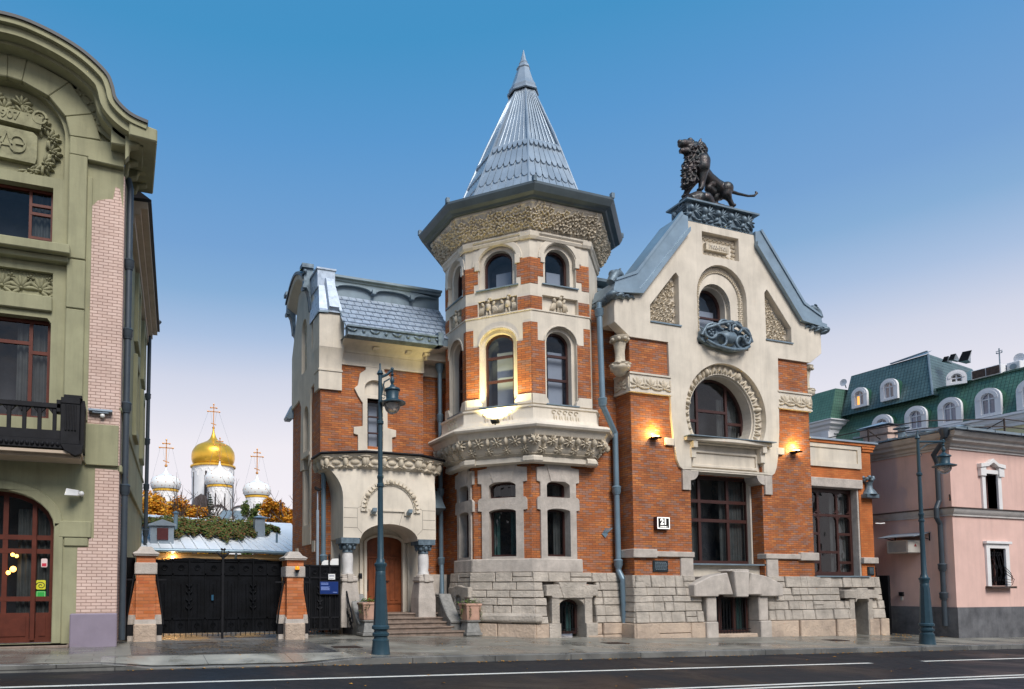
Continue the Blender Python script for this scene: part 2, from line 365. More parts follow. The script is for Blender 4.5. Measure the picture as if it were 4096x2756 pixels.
# ------------------------------------------------------------------ ground, road, pavement
KY = 14.85
def drop(x):
    if x < -.3 or x > 5.3: return 0
    if x < .76: return .115 * (x + .3) / 1.06
    if x > 3.9: return .115 * (5.3 - x) / 1.4
    return .115
def zsw(x, y):
    t = min(max((16.0 - y) / 1.15, 0), 1)
    return gz(x, y) - drop(x) * t
def grid(name, xs, ys, zf, mat):
    g = G(); n = len(xs)
    g.add([(x, y, zf(x, y)) for y in ys for x in xs], [(j * n + i, j * n + i + 1, (j + 1) * n + i + 1, (j + 1) * n + i) for j in range(len(ys) - 1) for i in range(n - 1)])
    return tag(g.build(name, mat, smooth=30, at=(0, 0, 0)), kind='structure')
def lin(a, b, n): return [a + (b - a) * i / n for i in range(n + 1)]
def mk_wet(name, c0, c1, bw, rh, ms, jc, rough=.35, scale=.5, bump=.002, off=.5):
    m, t, b = newmat(name); L = t.links.new
    tc = t.nodes.new('ShaderNodeTexCoord')
    k = t.nodes.new('ShaderNodeTexBrick'); k.offset = off
    for n_, v_ in (('Scale', 1), ('Mortar Size', ms), ('Mortar Smooth', .2), ('Brick Width', bw), ('Row Height', rh)): k.inputs[n_].default_value = v_
    k.inputs['Color1'].default_value = (.8, .8, .8, 1); k.inputs['Color2'].default_value = (1.15, 1.15, 1.15, 1); k.inputs['Mortar'].default_value = (jc, jc, jc, 1)
    L(tc.outputs['UV'], k.inputs['Vector'])
    n1 = t.nodes.new('ShaderNodeTexNoise'); n1.inputs['Scale'].default_value = scale; n1.inputs['Detail'].default_value = 8; n1.inputs['Roughness'].default_value = .6; n1.inputs['Distortion'].default_value = .6; L(tc.outputs['Object'], n1.inputs['Vector'])
    r = t.nodes.new('ShaderNodeValToRGB'); e = r.color_ramp.elements; e[0].position = .36; e[0].color = (*c0, 1); e[1].position = .64; e[1].color = (*c1, 1)
    L(n1.outputs['Fac'], r.inputs['Fac'])
    n2 = t.nodes.new('ShaderNodeTexNoise'); n2.inputs['Scale'].default_value = 60; n2.inputs['Detail'].default_value = 3; L(tc.outputs['Object'], n2.inputs['Vector'])
    m2 = t.nodes.new('ShaderNodeMix'); m2.data_type = 'RGBA'; m2.blend_type = 'MULTIPLY'; m2.inputs['Factor'].default_value = 1
    L(r.outputs['Color'], m2.inputs['A']); L(k.outputs['Color'], m2.inputs['B'])
    mr2 = t.nodes.new('ShaderNodeMapRange'); mr2.inputs['To Min'].default_value = .75; mr2.inputs['To Max'].default_value = 1.25; L(n2.outputs['Fac'], mr2.inputs['Value'])
    m3 = t.nodes.new('ShaderNodeMix'); m3.data_type = 'RGBA'; m3.blend_type = 'MULTIPLY'; m3.inputs['Factor'].default_value = 1
    L(m2.outputs['Result'], m3.inputs['A']); L(mr2.outputs['Result'], m3.inputs['B']); L(m3.outputs['Result'], b.inputs['Base Color'])
    mr = t.nodes.new('ShaderNodeMapRange'); mr.inputs['From Min'].default_value = .38; mr.inputs['From Max'].default_value = .62; mr.inputs['To Min'].default_value = max(rough - .26, .08); mr.inputs['To Max'].default_value = rough + .2
    L(n1.outputs['Fac'], mr.inputs['Value']); L(mr.outputs['Result'], b.inputs['Roughness'])
    ad = t.nodes.new('ShaderNodeMath'); ad.operation = 'MULTIPLY_ADD'; ad.inputs[1].default_value = -2.0; L(k.outputs['Fac'], ad.inputs[0]); L(n2.outputs['Fac'], ad.inputs[2])
    bp = t.nodes.new('ShaderNodeBump'); bp.inputs['Distance'].default_value = bump; L(ad.outputs[0], bp.inputs['Height']); L(bp.outputs['Normal'], b.inputs['Normal'])
    return m
M['asphalt'] = mk_wet('damp_dark_asphalt', (.011, .011, .0125), (.019, .019, .0215), 50, 50, 0, 1, .62, .35, .004)
M['asphalt'].node_tree.nodes['Principled BSDF'].inputs['Specular IOR Level'].default_value = .3
M['paving'] = mk_wet('wet_stone_paving', (.135, .13, .112), (.27, .255, .215), .9, .45, .007, .45, .36, .45, .0015)
M['setts'] = mk_wet('wet_dark_setts', (.085, .085, .085), (.16, .155, .145), .5, .26, .012, .35, .36, .6, .003)
M['apron'] = mk_wet('pale_granite_slabs', (.26, .25, .21), (.40, .385, .33), 1.9, 1.6, .008, .4, .42, .9, .001)
M['earth'] = mk('bare_earth', (.09, .085, .07), .9, 0, .3, .5)
M['marking'] = mk('white_road_paint', (.78, .77, .70), .5, 0, .12, 6, rvar=.1)

XS = sorted(set(lin(-60, 90, 50) + lin(-1, 6, 56)))
grid('ground', lin(-600, 600, 12), lin(-400, 800, 12), lambda x, y: -0.0134 * (max(min(x, 80), -80) - 4.87) - .45, M['earth'])
grid('road', lin(-60, 90, 30), [-4, KY + .05], lambda x, y: gz(x, 0) - .14, M['asphalt'])
grid('near_pavement', lin(-60, 90, 30), [-14, -4], lambda x, y: gz(x, 0), M['paving'])
grid('pavement', XS, [KY + .2] + lin(15.2, 19.2, 14) + [30, 70], zsw, M['paving'])
grid('driveway_setts', lin(.35, 5.2, 40), lin(16.05, 24, 12), lambda x, y: zsw(x, y) + .005, M['setts'])
grid('driveway_apron', lin(-.28, 5.28, 50), lin(KY + .2, 16.05, 8), lambda x, y: zsw(x, y) + .006, M['apron'])
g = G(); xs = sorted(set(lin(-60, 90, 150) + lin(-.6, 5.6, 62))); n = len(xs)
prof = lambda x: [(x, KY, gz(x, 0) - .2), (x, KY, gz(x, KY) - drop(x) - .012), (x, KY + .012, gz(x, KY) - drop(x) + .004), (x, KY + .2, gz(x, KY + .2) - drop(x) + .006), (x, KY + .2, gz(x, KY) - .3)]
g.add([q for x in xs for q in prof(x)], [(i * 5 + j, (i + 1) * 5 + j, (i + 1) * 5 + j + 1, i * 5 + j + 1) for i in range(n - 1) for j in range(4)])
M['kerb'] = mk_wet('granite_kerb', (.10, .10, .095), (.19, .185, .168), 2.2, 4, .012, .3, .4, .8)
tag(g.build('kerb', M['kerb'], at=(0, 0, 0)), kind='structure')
g = G()
def mark(x0, y0, x1, y1, w):
    n = 24; xs = lin(x0, x1, n); vs = []
    for i, x in enumerate(xs):
        y = y0 + (y1 - y0) * i / n; vs += [(x, y - w / 2, gz(x, 0) - .135), (x, y + w / 2, gz(x, 0) - .135)]
    g.add(vs, [(2 * i, 2 * i + 2, 2 * i + 3, 2 * i + 1) for i in range(n)])
mark(-30, 13.2, 18.3, 12.42, .16); mark(20.3, 12.45, 40, 12.3, .15)
mark(-30, 10.55, 60, 9.0, .13); mark(-30, 10.25, 60, 8.7, .13)
tag(g.build('road_markings', M['marking'], at=(0, 0, 0)), kind='structure')
# manhole covers
M['rust'] = mk('rusty_cast_iron', (.07, .045, .035), .6, .3, .4, 8, .004, 40)
for x, y, sx_, sy_, lab in ((5.75, 17.25, .38, .26, 'rusty square cover in the pavement between the gate and the front steps'),
                            (2.05, 18.75, .55, .10, 'long rusty drain cover in the setts just before the black double gate'),
                            (14.3, 17.2, .36, .26, 'rusty square cover in the pavement left of the downpipe foot'),
                            (23.4, 17.05, .36, .26, 'rusty square cover in the pavement before the low brick wing')):
    c = thing('manhole_cover', (x, y, zsw(x, y)), lab, 'manhole cover', 'covers set in the pavement')
    z = zsw(x, y) + .006
    a = G(); a.box(x - sx_, x + sx_, y - sy_, y + sy_, z - .02, z + .003); a.build('rim', M['rust'], c)
    b_ = G(); nn = 8
    for i in range(nn):
        x0 = x - sx_ * .9 + 2 * sx_ * .9 * i / nn; b_.box(x0, x0 + 1.5 * sx_ * .9 / nn, y - sy_ * .88, y + sy_ * .88, z + .003, z + .010)
    b_.build('plate', M['rust'], c)
# fallen leaves
g = G(); r2 = random.Random(3)
for i in range(330):
    t = r2.random()
    if t < .5: x, y = r2.uniform(0, 26), KY - abs(r2.gauss(0, .12)) - .03; z = gz(x, 0) - .128
    elif t < .75: x, y = r2.uniform(27.8, 31), r2.uniform(17.5, 19.8); z = zsw(x, y) + .012
    elif t < .85: x, y = r2.uniform(-2, 28), r2.uniform(8.5, 14); z = gz(x, 0) - .128
    else: x, y = r2.uniform(0, 28), r2.uniform(15.5, 18.6); z = zsw(x, y) + .014
    s = r2.uniform(.025, .055); a = r2.uniform(0, 6.3); ca, sa = math.cos(a) * s, math.sin(a) * s
    g.add([(x + ca, y + sa, z), (x - sa * .6, y + ca * .6, z + .012), (x - ca, y - sa, z), (x + sa * .6, y - ca * .6, z + .008)], [(0, 1, 2, 3)])
M['fallen'] = mk('yellow_fallen_leaf', (.55, .27, .03), .8, 0, .5, 3, hue=(.20, .07, .015))
tag(g.build('fallen_leaves', M['fallen'], at=(0, 0, 0)), 'small yellow leaves scattered along the kerb and the pavement', 'leaves', kind='stuff')

# ------------------------------------------------------------------ the brick mansion
man = thing('brick_mansion', (16, 20, 0), 'orange brick mansion with cream gables and a pointed zinc tower roof', 'mansion')
def P(name, g, m, par=None, **k): return g.build(name, M[m] if isinstance(m, str) else m, par or man, **k)
ROOMS = {'glass': ('drape', 'room', 'drape'), 'curtain': ('drape', 'room', 'green_room'), 'glass_sky': ('blind', 'room_blue', 'blind'), 'street_glass': ('drape', 'room', 'drape')}
def win(fr, cx, w, z0, zs, h, d, fw=.07, mull=(), trans=(), glass='glass', mw=.05, name='window', par=None, frame='frame', rail=()):
    g = G()
    g.ring(fr, arch(cx, w, z0, zs, h), arch(cx, w - 2 * fw, z0 + fw, zs, max(h - fw, .0) if h else 0) if h else rect(cx - w / 2 + fw, cx + w / 2 - fw, z0 + fw, zs - fw), d, d - .09)
    def top(u):
        if not h: return zs - fw * .5
        q = (u - cx) / (w / 2); return zs + h * math.sqrt(max(1 - q * q, 0)) - fw * .4
    for u in mull: g.fb(fr, u - mw / 2, u + mw / 2, z0 + fw * .5, top(u), d - .012, d - .085)
    for z, a, b in [(t, cx - w / 2 + fw * .4, cx + w / 2 - fw * .4) if not isinstance(t, tuple) else t for t in trans]:
        g.fb(fr, a, b, z - mw / 2, z + mw / 2, d - .006, d - .08)
    o = P(name, g, frame, par)
    inner = arch(cx, w - fw, z0 + fw * .5, zs - (0 if h else fw * .5), max(h - fw * .5, 0))
    if glass in ROOMS:                                     # a clear pane with drapes or a painted reflection sheet, and a dim room behind
        kind, back, cloth_or_reflection = ROOMS[glass]
        q = G(); q.add([fr.p(u, z, d - .05) for u, z in inner], [tuple(range(len(inner)))]); q.build('pane', M['clear_pane'], o)
        q = G(); n_ = len(inner); q.add([fr.p(u, z, d - .075) for u, z in inner] + [fr.p(u, z, d - .75) for u, z in inner], [(i, (i + 1) % n_, n_ + (i + 1) % n_, n_ + i) for i in range(n_)] + [tuple(range(n_, 2 * n_))]); q.build('room_back', M[back], o)
        q = G(); zt_ = zs + h * .55; a, b = cx - w / 2 + fw, cx + w / 2 - fw; rc_ = random.Random(int(cx * 37 + z0 * 11))
        if kind == 'drape':
            for e0, e1 in ((a, a + (b - a) * rc_.uniform(.24, .36)), (b - (b - a) * rc_.uniform(.24, .36), b)):
                n = max(12, int((e1 - e0) / .02)); vs = []
                for i in range(n + 1): u = e0 + (e1 - e0) * i / n; dd = d - .20 + .03 * math.sin(u * 46 + rc_.uniform(-.3, .3)); vs += [fr.p(u, z0 + fw, dd), fr.p(u, zt_, dd)]
                q.add(vs, [(2 * i, 2 * i + 2, 2 * i + 3, 2 * i + 1) for i in range(n)])
        else:
            q.fb(fr, cx - w * .16, b - .02, z0 + fw, zs - .16 if h < .5 else zs, d - .22, d - .23)
        q.build('curtain', M[cloth_or_reflection], o)  # real drapes, or the pale sheet that imitates pane reflections
        return o
    q = G(); q.prism(fr, inner, d - .05, d - .06)
    q.build('pane', M[glass], o)
    return o
def stones(g, fr, u0, u1, rows, dfun, seed=1, wmin=.34, wmax=.78, skip=(), gap=.016, jit=.028, back=-.25):
    """courses of rough blocks; dfun(z) gives the battered face, skip holes are (u0,u1,z0,z1)"""
    r = random.Random(seed)
    for z0, z1 in rows:
        u = u0; h = z1 - z0
        while u < u1 - .02:
            wd = r.uniform(wmin, wmax); ue = min(u + wd, u1)
            if u1 - ue < wmin * .6: ue = u1
            segs = [(u, ue)]
            for s0, s1, t0, t1 in skip:
                if z1 <= t0 + .02 or z0 >= t1 - .02: continue
                new = []
                for a, b in segs:
                    if b <= s0 or a >= s1: new.append((a, b)); continue
                    if a < s0: new.append((a, s0))
                    if b > s1: new.append((s1, b))
                segs = new
            for a, b in segs:
                if b - a < .06: continue
                parts = [(z0, z1)]
                if h > .30 and b - a > .45 and r.random() < .22: parts = [(z0, z0 + h * .5), (z0 + h * .5, z1)]
                for p0, p1 in parts:
                    j = r.uniform(-jit, jit) + .01; gp = gap / 2; c = min(.022, (b - a) * .2)
                    q0, q1 = p0 + gp, p1 - gp; a0, b0 = a + gp, b - gp
                    D0, D1 = dfun(q0) + j, dfun(q1) + j
                    vs = [fr.p(a0, q0, back), fr.p(b0, q0, back), fr.p(b0, q1, back), fr.p(a0, q1, back),
                          fr.p(a0, q0, D0 - .03), fr.p(b0, q0, D0 - .03), fr.p(b0, q1, D1 - .03), fr.p(a0, q1, D1 - .03),
                          fr.p(a0 + c, q0 + c * .8, D0), fr.p(b0 - c, q0 + c * .8, D0), fr.p(b0 - c, q1 - c * .8, D1), fr.p(a0 + c, q1 - c * .8, D1)]
                    fs = [(0, 1, 5, 4), (1, 2, 6, 5), (2, 3, 7, 6), (3, 0, 4, 7), (4, 5, 9, 8), (5, 6, 10, 9), (6, 7, 11, 10), (7, 4, 8, 11), (8, 9, 10, 11)]
                    g.add(vs, fs)
            u = ue
    return g

# ---- right-hand gable, front plane y = 18.9
A = Fr((0, 18.9)); AC = 20.85
AL = Fr((16.62, 19.7), -90)            # its left return
g = G()
g.prism(A, rect(16.62, 25.03, 1.9, 10.4), 0, -.75, [[(19.14, 2.0), (22.52, 2.0), (22.52, 6.1), (22.8, 6.1), (22.8, 9.9), (18.9, 9.9), (18.9, 6.1), (19.14, 6.1)]])
g.fb(A, 24.75, 25.027, 1.9, 10.4, -.752, -6)
P('gable_wall', g, 'brick')
# cream facing with niches cut in
def mir(pts): return pts + [(2 * AC - u, z) for u, z in reversed(pts)]
left = [(19.1, 5.78), (18.76, 5.76), (18.62, 5.85), (18.5, 6.1), (18.42, 6.5), (18.31, 7.5), (18.27, 9.0), (18.25, 10.26), (16.58, 10.26), (15.96, 10.70), (15.96, 11.70), (17.05, 11.92), (19.22, 14.5), (19.26, 14.86)]
horse = arc(AC, 7.86, 1.9, -27, 207, 40)
tri1 = [(17.50, 10.93), (18.78, 10.93), (18.80, 12.70), (18.68, 12.84), (18.60, 12.78), (17.50, 11.50)]
tri2 = [(2 * AC - u - .02, z) for u, z in reversed(tri1)]
niche = arch(20.80, 2.36, 10.36, 12.25, 1.18)
plq = rect(19.93, 21.68, 13.72, 14.58)
lower = [(AC - 1.74, 5.78), (AC - 1.74, 6.86), (AC + 1.74, 6.86), (AC + 1.74, 5.78)]
outl = mir(left)
g = G(); g.prism(A, outl, .08, -.28, [horse, tri1, tri2, niche, plq, rect(AC - 1.70, AC + 1.70, 5.86, 6.74)])
# eaves corner returns
for s in (0, 1):
    u0 = 15.96 if not s else 25.16
    g.fb(A, u0 + .002, u0 + .6, 10.72, 11.68, -.282, -.95)
P('gable_facing', g, 'cream', bevel=.012)
# niche backs
g = G()
g.prism(A, [(u, z) for u, z in tri1], -.16, -.27); g.prism(A, tri2, -.16, -.27); g.prism(A, plq, -.13, -.27)
g.prism(A, rect(AC - 1.8, AC + 1.8, 5.70, 6.9), -.10, -.3)
g.prism(A, arc(AC, 7.86, 1.92, -27, 207, 40), -.12, -.27, [arc(AC, 7.86, 1.55, -40, 220, 36)])
g.prism(A, arc(AC, 7.86, 1.60, -40, 220, 36), -.20, -.75, [arc(AC, 7.86, 1.50, -42, 222, 36)])
g.prism(A, arch(20.80, 2.38, 10.30, 12.25, 1.19), -.10, -.27, [arch(20.62, 1.5, 10.2, 12.0, .78)])
g.prism(A, arch(20.62, 1.56, 10.2, 12.0, .81), -.27, -.75, [arch(20.62, 1.36, 10.2, 12.0, .70)])
P('niche_back', g, 'cream')
# relief ornament
g = G(); r2 = random.Random(5)
def intri(u, z, t):
    ins = False
    for i in range(len(t)):
        (x1, y1), (x2, y2) = t[i], t[(i + 1) % len(t)]
        if (y1 > z) != (y2 > z) and u < (x2 - x1) * (z - y1) / (y2 - y1) + x1: ins = not ins
    return ins
for t in (tri1, tri2):
    z = 11.02; k = 0
    while z < 12.8:
        u = min(a for a, _ in t) + .1 + (.1 if k % 2 else 0)
        while u < max(a for a, _ in t):
            if all(intri(u + a * .09, z + b * .09, t) for a, b in ((1, 0), (-1, 0), (0, 1), (0, -1))):
                uu, zz = u + r2.uniform(-.02, .02), z + r2.uniform(-.02, .02)
                g.bloom(A, uu, zz, r2.uniform(.095, .115), -.16, r2.uniform(0, 1), .075)
                for k_ in range(3): a = r2.uniform(0, 6.28); g.lump(A, uu + .115 * math.cos(a), zz + .115 * math.sin(a), .05, .022, -.16, a, .05, 6)
            u += .215
        z += .185; k += 1
# date plaque
for i in range(8):
    for z, up in ((13.80, 0), (14.48, PI)): g.palm(A, 20.05 + i * .215, z, .14, -.13, rot=up, h=.05)
for i in range(3):
    for u in (20.03, 21.60): g.palm(A, u, 13.96 + i * .16, .12, -.13, rot=0, h=.05)
g.prism(A, rect(20.20, 21.28, 13.98, 14.25), .0, -.2)
g2 = G()
def put_text(name, txt, fr, u, z, d, size, mat, par, ext=.012, align='CENTER', bold=0, sx=1):
    c = bpy.data.curves.new(name, 'FONT'); c.body = txt; c.size = size; c.align_x = align; c.align_y = 'CENTER'; c.extrude = ext; c.offset = bold
    o = bpy.data.objects.new(name, c); sc.collection.objects.link(o)
    dg = bpy.context.evaluated_depsgraph_get(); me = bpy.data.meshes.new_from_object(o.evaluated_get(dg)); bpy.data.objects.remove(o)
    g = G(); g.add([fr.p(u + v.co.x * sx, z + v.co.y, d + v.co.z) for v in me.vertices], [tuple(p.vertices) for p in me.polygons])
    return g.build(name, M[mat] if isinstance(mat, str) else mat, par)
put_text('date_lettering', '1900-1901', A, 20.74, 14.115, .012, .21, 'cream', man, .015, bold=.004, sx=1.0)
# leaf arch round the horseshoe window
for k in range(27):
    a = R(-22 + 224 * k / 26)
    if min(abs(k - q) for q in (4, 10, 16, 22)) < .5:
        g.lump(A, AC + 1.72 * math.cos(a), 7.86 + 1.72 * math.sin(a), .18, .11, -.13, a, .16, 8); continue
    for s in (-.06, .06):
        g.lump(A, AC + 1.72 * math.cos(a + s), 7.86 + 1.72 * math.sin(a + s), .17, .05, -.12, a + s * 7, .09, 7)
# upper niche archivolt
for k in range(33):
    a = R(180 * k / 32); u, z = 20.80 + 1.0 * math.cos(a), 12.25 + 1.0 * math.sin(a)
    g.bloom(A, u, z, .08, -.10, a, .045); g.lump(A, 20.8 + 1.14 * math.cos(a), 12.25 + 1.14 * math.sin(a), .03, .03, -.10, 0, .04, 6)
for k in range(12):
    for u in (19.80, 21.80): g.flower(A, u, 12.15 - k * .15, .085, -.10, 5, .3, .04)
    for z in (12.2 - k * .15, 12.12 - k * .15): g.lump(A, 21.93, z, .03, .03, -.10, 0, .04, 6)
for k in range(21):
    a = R(180 * k / 20); g.lump(A, 20.62 + .76 * math.cos(a), 12.0 + .80 * math.sin(a), .05, .03, -.22, a, .04, 6)
# leaf bands, with their short returns
def leafband(fr, u0, u1, z0, z1, d):
    n = max(1, round((u1 - u0) / .56)); wd = (u1 - u0) / n
    for i in range(n):
        u = u0 + wd * (i + .5); zc = z0 + .14
        g.palm(fr, u, zc, (z1 - z0) * .62, d, -.25, PI + .25, 7, 0, .06)
        g.lump(fr, u + wd / 2, (z0 + z1) / 2, .035, (z1 - z0) * .42, d, 0, .05)
        for s in (-1, 1): g.lump(fr, u + s * wd * .3, z0 + .1, .09, .04, d, s * .4, .05)
for u0, u1 in ((16.58, 18.28), (23.44, 25.08)): leafband(A, u0, u1, 8.42, 8.94, .07)
leafband(AL, .05, .82, 8.42, 8.94, .07)
P('relief_ornament', g, 'relief', smooth=50)
g = G()
for u0, u1 in ((16.55, 18.32), (23.40, 25.10)):
    g.fb(A, u0, u1, 8.40, 8.97, .07, -.1); g.fb(A, u0 - .03, u1, 8.97, 9.03, .11, -.1); g.fb(A, u0 - .03, u1, 8.34, 8.40, .11, -.1)
g.fb(AL, .05, .865, 8.403, 8.967, .066, -.1); g.fb(AL, .05, .895, 8.973, 9.027, .096, -.1); g.fb(AL, .05, .895, 8.343, 8.397, .096, -.1)
P('leaf_band', g, 'cream')
# sill ledge, spandrel panel, stone consoles
g = G()
cur = [(AC - 2.0 + 4.0 * i / 16, .20 + .16 * math.sin(PI * i / 16)) for i in range(17)]
vs = [A.p(u, z, d) for z in (6.80, 6.93) for u, d in cur] ; m_ = 17
g.add(vs + [A.p(cur[0][0], 6.80, -.2), A.p(cur[-1][0], 6.80, -.2), A.p(cur[0][0], 6.93, -.2), A.p(cur[-1][0], 6.93, -.2)],
      [(i, i + 1, m_ + i + 1, m_ + i) for i in range(16)] + [tuple(range(17)) + (35, 34), tuple(range(17, 34)) + (37, 36), (0, 17, 36, 34), (16, 33, 37, 35)])
for s in (-1, 1):
    a = AC + s * 1.74; b = AC + s * 1.52
    g.prism(Fr((min(a, b), 18.9)), [(0, 6.2), (.22, 6.2), (.22, 6.798), (0, 6.798)], .12, -.092)
    g.prism(Fr((min(a, b), 18.9)), [(.012, 6.55), (.208, 6.55), (.208, 6.796), (.012, 6.796)], .22, -.05)
g.ring(A, rect(AC - 1.56, AC + 1.56, 5.92, 6.52), rect(AC - 1.46, AC + 1.46, 6.02, 6.44), -.04, -.2)
g.fb(A, AC - 1.74, AC + 1.74, 5.72, 5.84, .06, -.3)
for u in (18.03, 23.24): g.fb(A, u, u + .36, 6.58, 6.84, .085, -.05)
P('balcony_ledge', g, 'cream', bevel=.012)
g = G(); g.fb(A, AC - 2.02, AC + 2.02, 6.932, 6.96, .38, -.2); P('ledge_flashing', g, 'zinc_dark')
g = G()
for s in (-1, 1):
    u0, u1 = sorted((AC + s * 1.75, AC + s * 2.10)); g.fb(A, u0, u1, 5.05, 5.755, .07, -.3)
    pts = [(AC + s * 1.75, 5.755), (AC + s * 1.75, 5.40)] + [(AC + s * (1.75 - .38 * math.sin(R(a))), 5.40 + .1 - .1 * math.cos(R(a)) + .25 * (a / 90) ** 2) for a in range(15, 91, 15)] + [(AC + s * 1.36, 5.755)]
    g.prism(A, pts, .055, -.5)
    u0, u1 = sorted((AC + s * 1.72, AC + s * 2.28)); g.fb(A, u0, u1, 2.0, 2.66, .06, -.5)
for u0, u1 in ((16.54, 19.16), (22.50, 25.08)):
    g.fb(A, u0, u1, 2.67, 2.86, .10, -.3)
g.fb(A, 16.50, 17.5, 2.63, 2.93, .13, -.3); g.fb(A, 24.2, 25.14, 2.63, 2.93, .13, -.3)
g.fb(AL, .05, .905, 2.64, 2.92, .115, -.2)
P('stone_trim', g, 'stone', bevel=.02)
g = G(); g.fb(A, 19.14, 22.52, 1.95, 2.42, -.22, -.6); g.fb(A, 22.42, 22.49, 2.5, 5.7, -.45, -.75)
P('window_spandrel', g, 'cream')
g = G(); g.fb(A, 19.08, 22.58, 2.42, 2.47, .0, -.7); P('window_sill', g, 'zinc_dark')
win(A, AC - .02, 3.36, 2.47, 5.72, 0, -.60, .13, (20.15, 21.5), (4.78, (4.08, 19.3, 20.15), (4.08, 20.15, 21.5), (4.08, 21.5, 22.4)), mw=.12)
win(A, AC, 3.0, 6.95, 7.86, 1.52, -.58, .10, (20.15, 21.55), ((8.15, 20.15, 21.55), (7.75, 19.4, 20.15), (7.75, 21.55, 22.3)), mw=.10)
win(A, 20.62, 1.40, 10.55, 12.0, .72, -.50, .10, (), (11.65,), 'glass_sky', mw=.07)
g = G(); g.fb(A, 19.2, 22.6, 10.30, 10.36, .05, -.4)
for t in (tri1, tri2):
    a = min(u for u, _ in t); b = max(u for u, _ in t); g.fb(A, a - .02, b + .05, 10.88, 10.93, .12, -.2)
P('niche_flashing', g, 'zinc_dark')
# stone base
def batA(z): return .10 + max(0, 2.05 - z) * .10
rows = [(-.30, .42), (.42, .80), (.80, 1.12), (1.12, 1.34), (1.34, 1.62), (1.62, 2.04)]
bw0, bw1 = AC - .98, AC + .98
g = G(); stones(g, A, 16.42, 25.2, rows[1:], batA, 11, skip=[(bw0 - .55, bw1 + .55, .42, 1.95), (AC - 1.7, AC + 1.7, 1.62, 2.1)])
stones(g, AL, -.05, 1.02, rows[1:], lambda z: batA(z) - .02, 12, .4, .8)
P('stone_base', g, 'rough_stone')
g = G(); stones(g, A, 16.36, 25.26, rows[:1], lambda z: .30, 13, .8, 1.5, skip=[(bw0, bw1, -.4, .5)], jit=.05)
stones(g, AL, -.05, 1.1, rows[:1], lambda z: .28, 14, .8, 1.5)
P('base_course', g, 'base_stone')
g = G(); g.prism(A, rect(16.45, 25.15, -.4, 2.0), .06, -.4, [rect(bw0 - .03, bw1 + .03, -.5, 1.40)]); g.fb(AL, .05, .80, -.4, 1.995, .166, -.1)
P('base_core', g, 'joint')
# hooded basement window
g = G()
hood = [(AC - 2.05, 1.30), (AC - 2.05, 1.72), (AC - 1.72, 1.86), (AC - 1.3, 2.02), (AC - .55, 2.14), (AC - .30, 1.36), (AC - .98, 1.36), (AC - .98, 1.30)]
for s in (-1, 1): g.prism(A, [(AC + s * (u - AC), z) for u, z in hood], .40, -.1)
g.prism(A, [(AC - .28, 1.28), (AC + .28, 1.28), (AC + .36, 2.2), (AC - .36, 2.2)], .50, -.1)
g.prism(A, [(AC - .52, 2.18), (AC + .5, 2.18), (AC + .42, 2.26), (AC - .44, 2.26)], .42, -.1)
for s in (-1, 1):
    u0, u1 = sorted((AC + s * .98, AC + s * 1.42)); g.fb(A, u0, u1, .43, 1.30, .30, -.4)
    u0, u1 = sorted((AC + s * .98, AC + s * 1.5)); g.fb(A, u0, u1, -.3, .43, .36, -.4)
P('basement_hood', g, 'stone', bevel=.035)
g = G(); g.fb(A, bw0, bw1, -.2, -.02, .22, -.6); P('basement_sill', g, 'base_stone', bevel=.02)
bwn = win(A, AC, 1.96, -.02, 1.36, 0, -.18, .10, (AC - .33, AC + .33), (), 'curtain', mw=.14)
def grille(fr, u0, u1, z0, z1, d, n, par, curl=True):
    g = G()
    for i in range(n):
        u = u0 + (u1 - u0) * (i + .5) / n; g.tube([fr.p(u, z0, d), fr.p(u, z1, d)], .011, 5)
    for z in (z0 + .06, z0 + .16, z1 - .1): g.fb(fr, u0, u1, z - .01, z + .01, d + .012, d - .012)
    if curl:
        for i in range(0, n - 1, 2):
            u = u0 + (u1 - u0) * (i + 1) / n; g.tube([fr.p(u + .07 * math.cos(a), z0 + .11 + .05 * math.sin(a), d) for a in [k * .7 for k in range(10)]], .008, 4)
    return g.build('window_grille', M['iron'], par)
grille(A, bw0 + .1, bw1 - .1, -.02, 1.3, .0, 12, man)
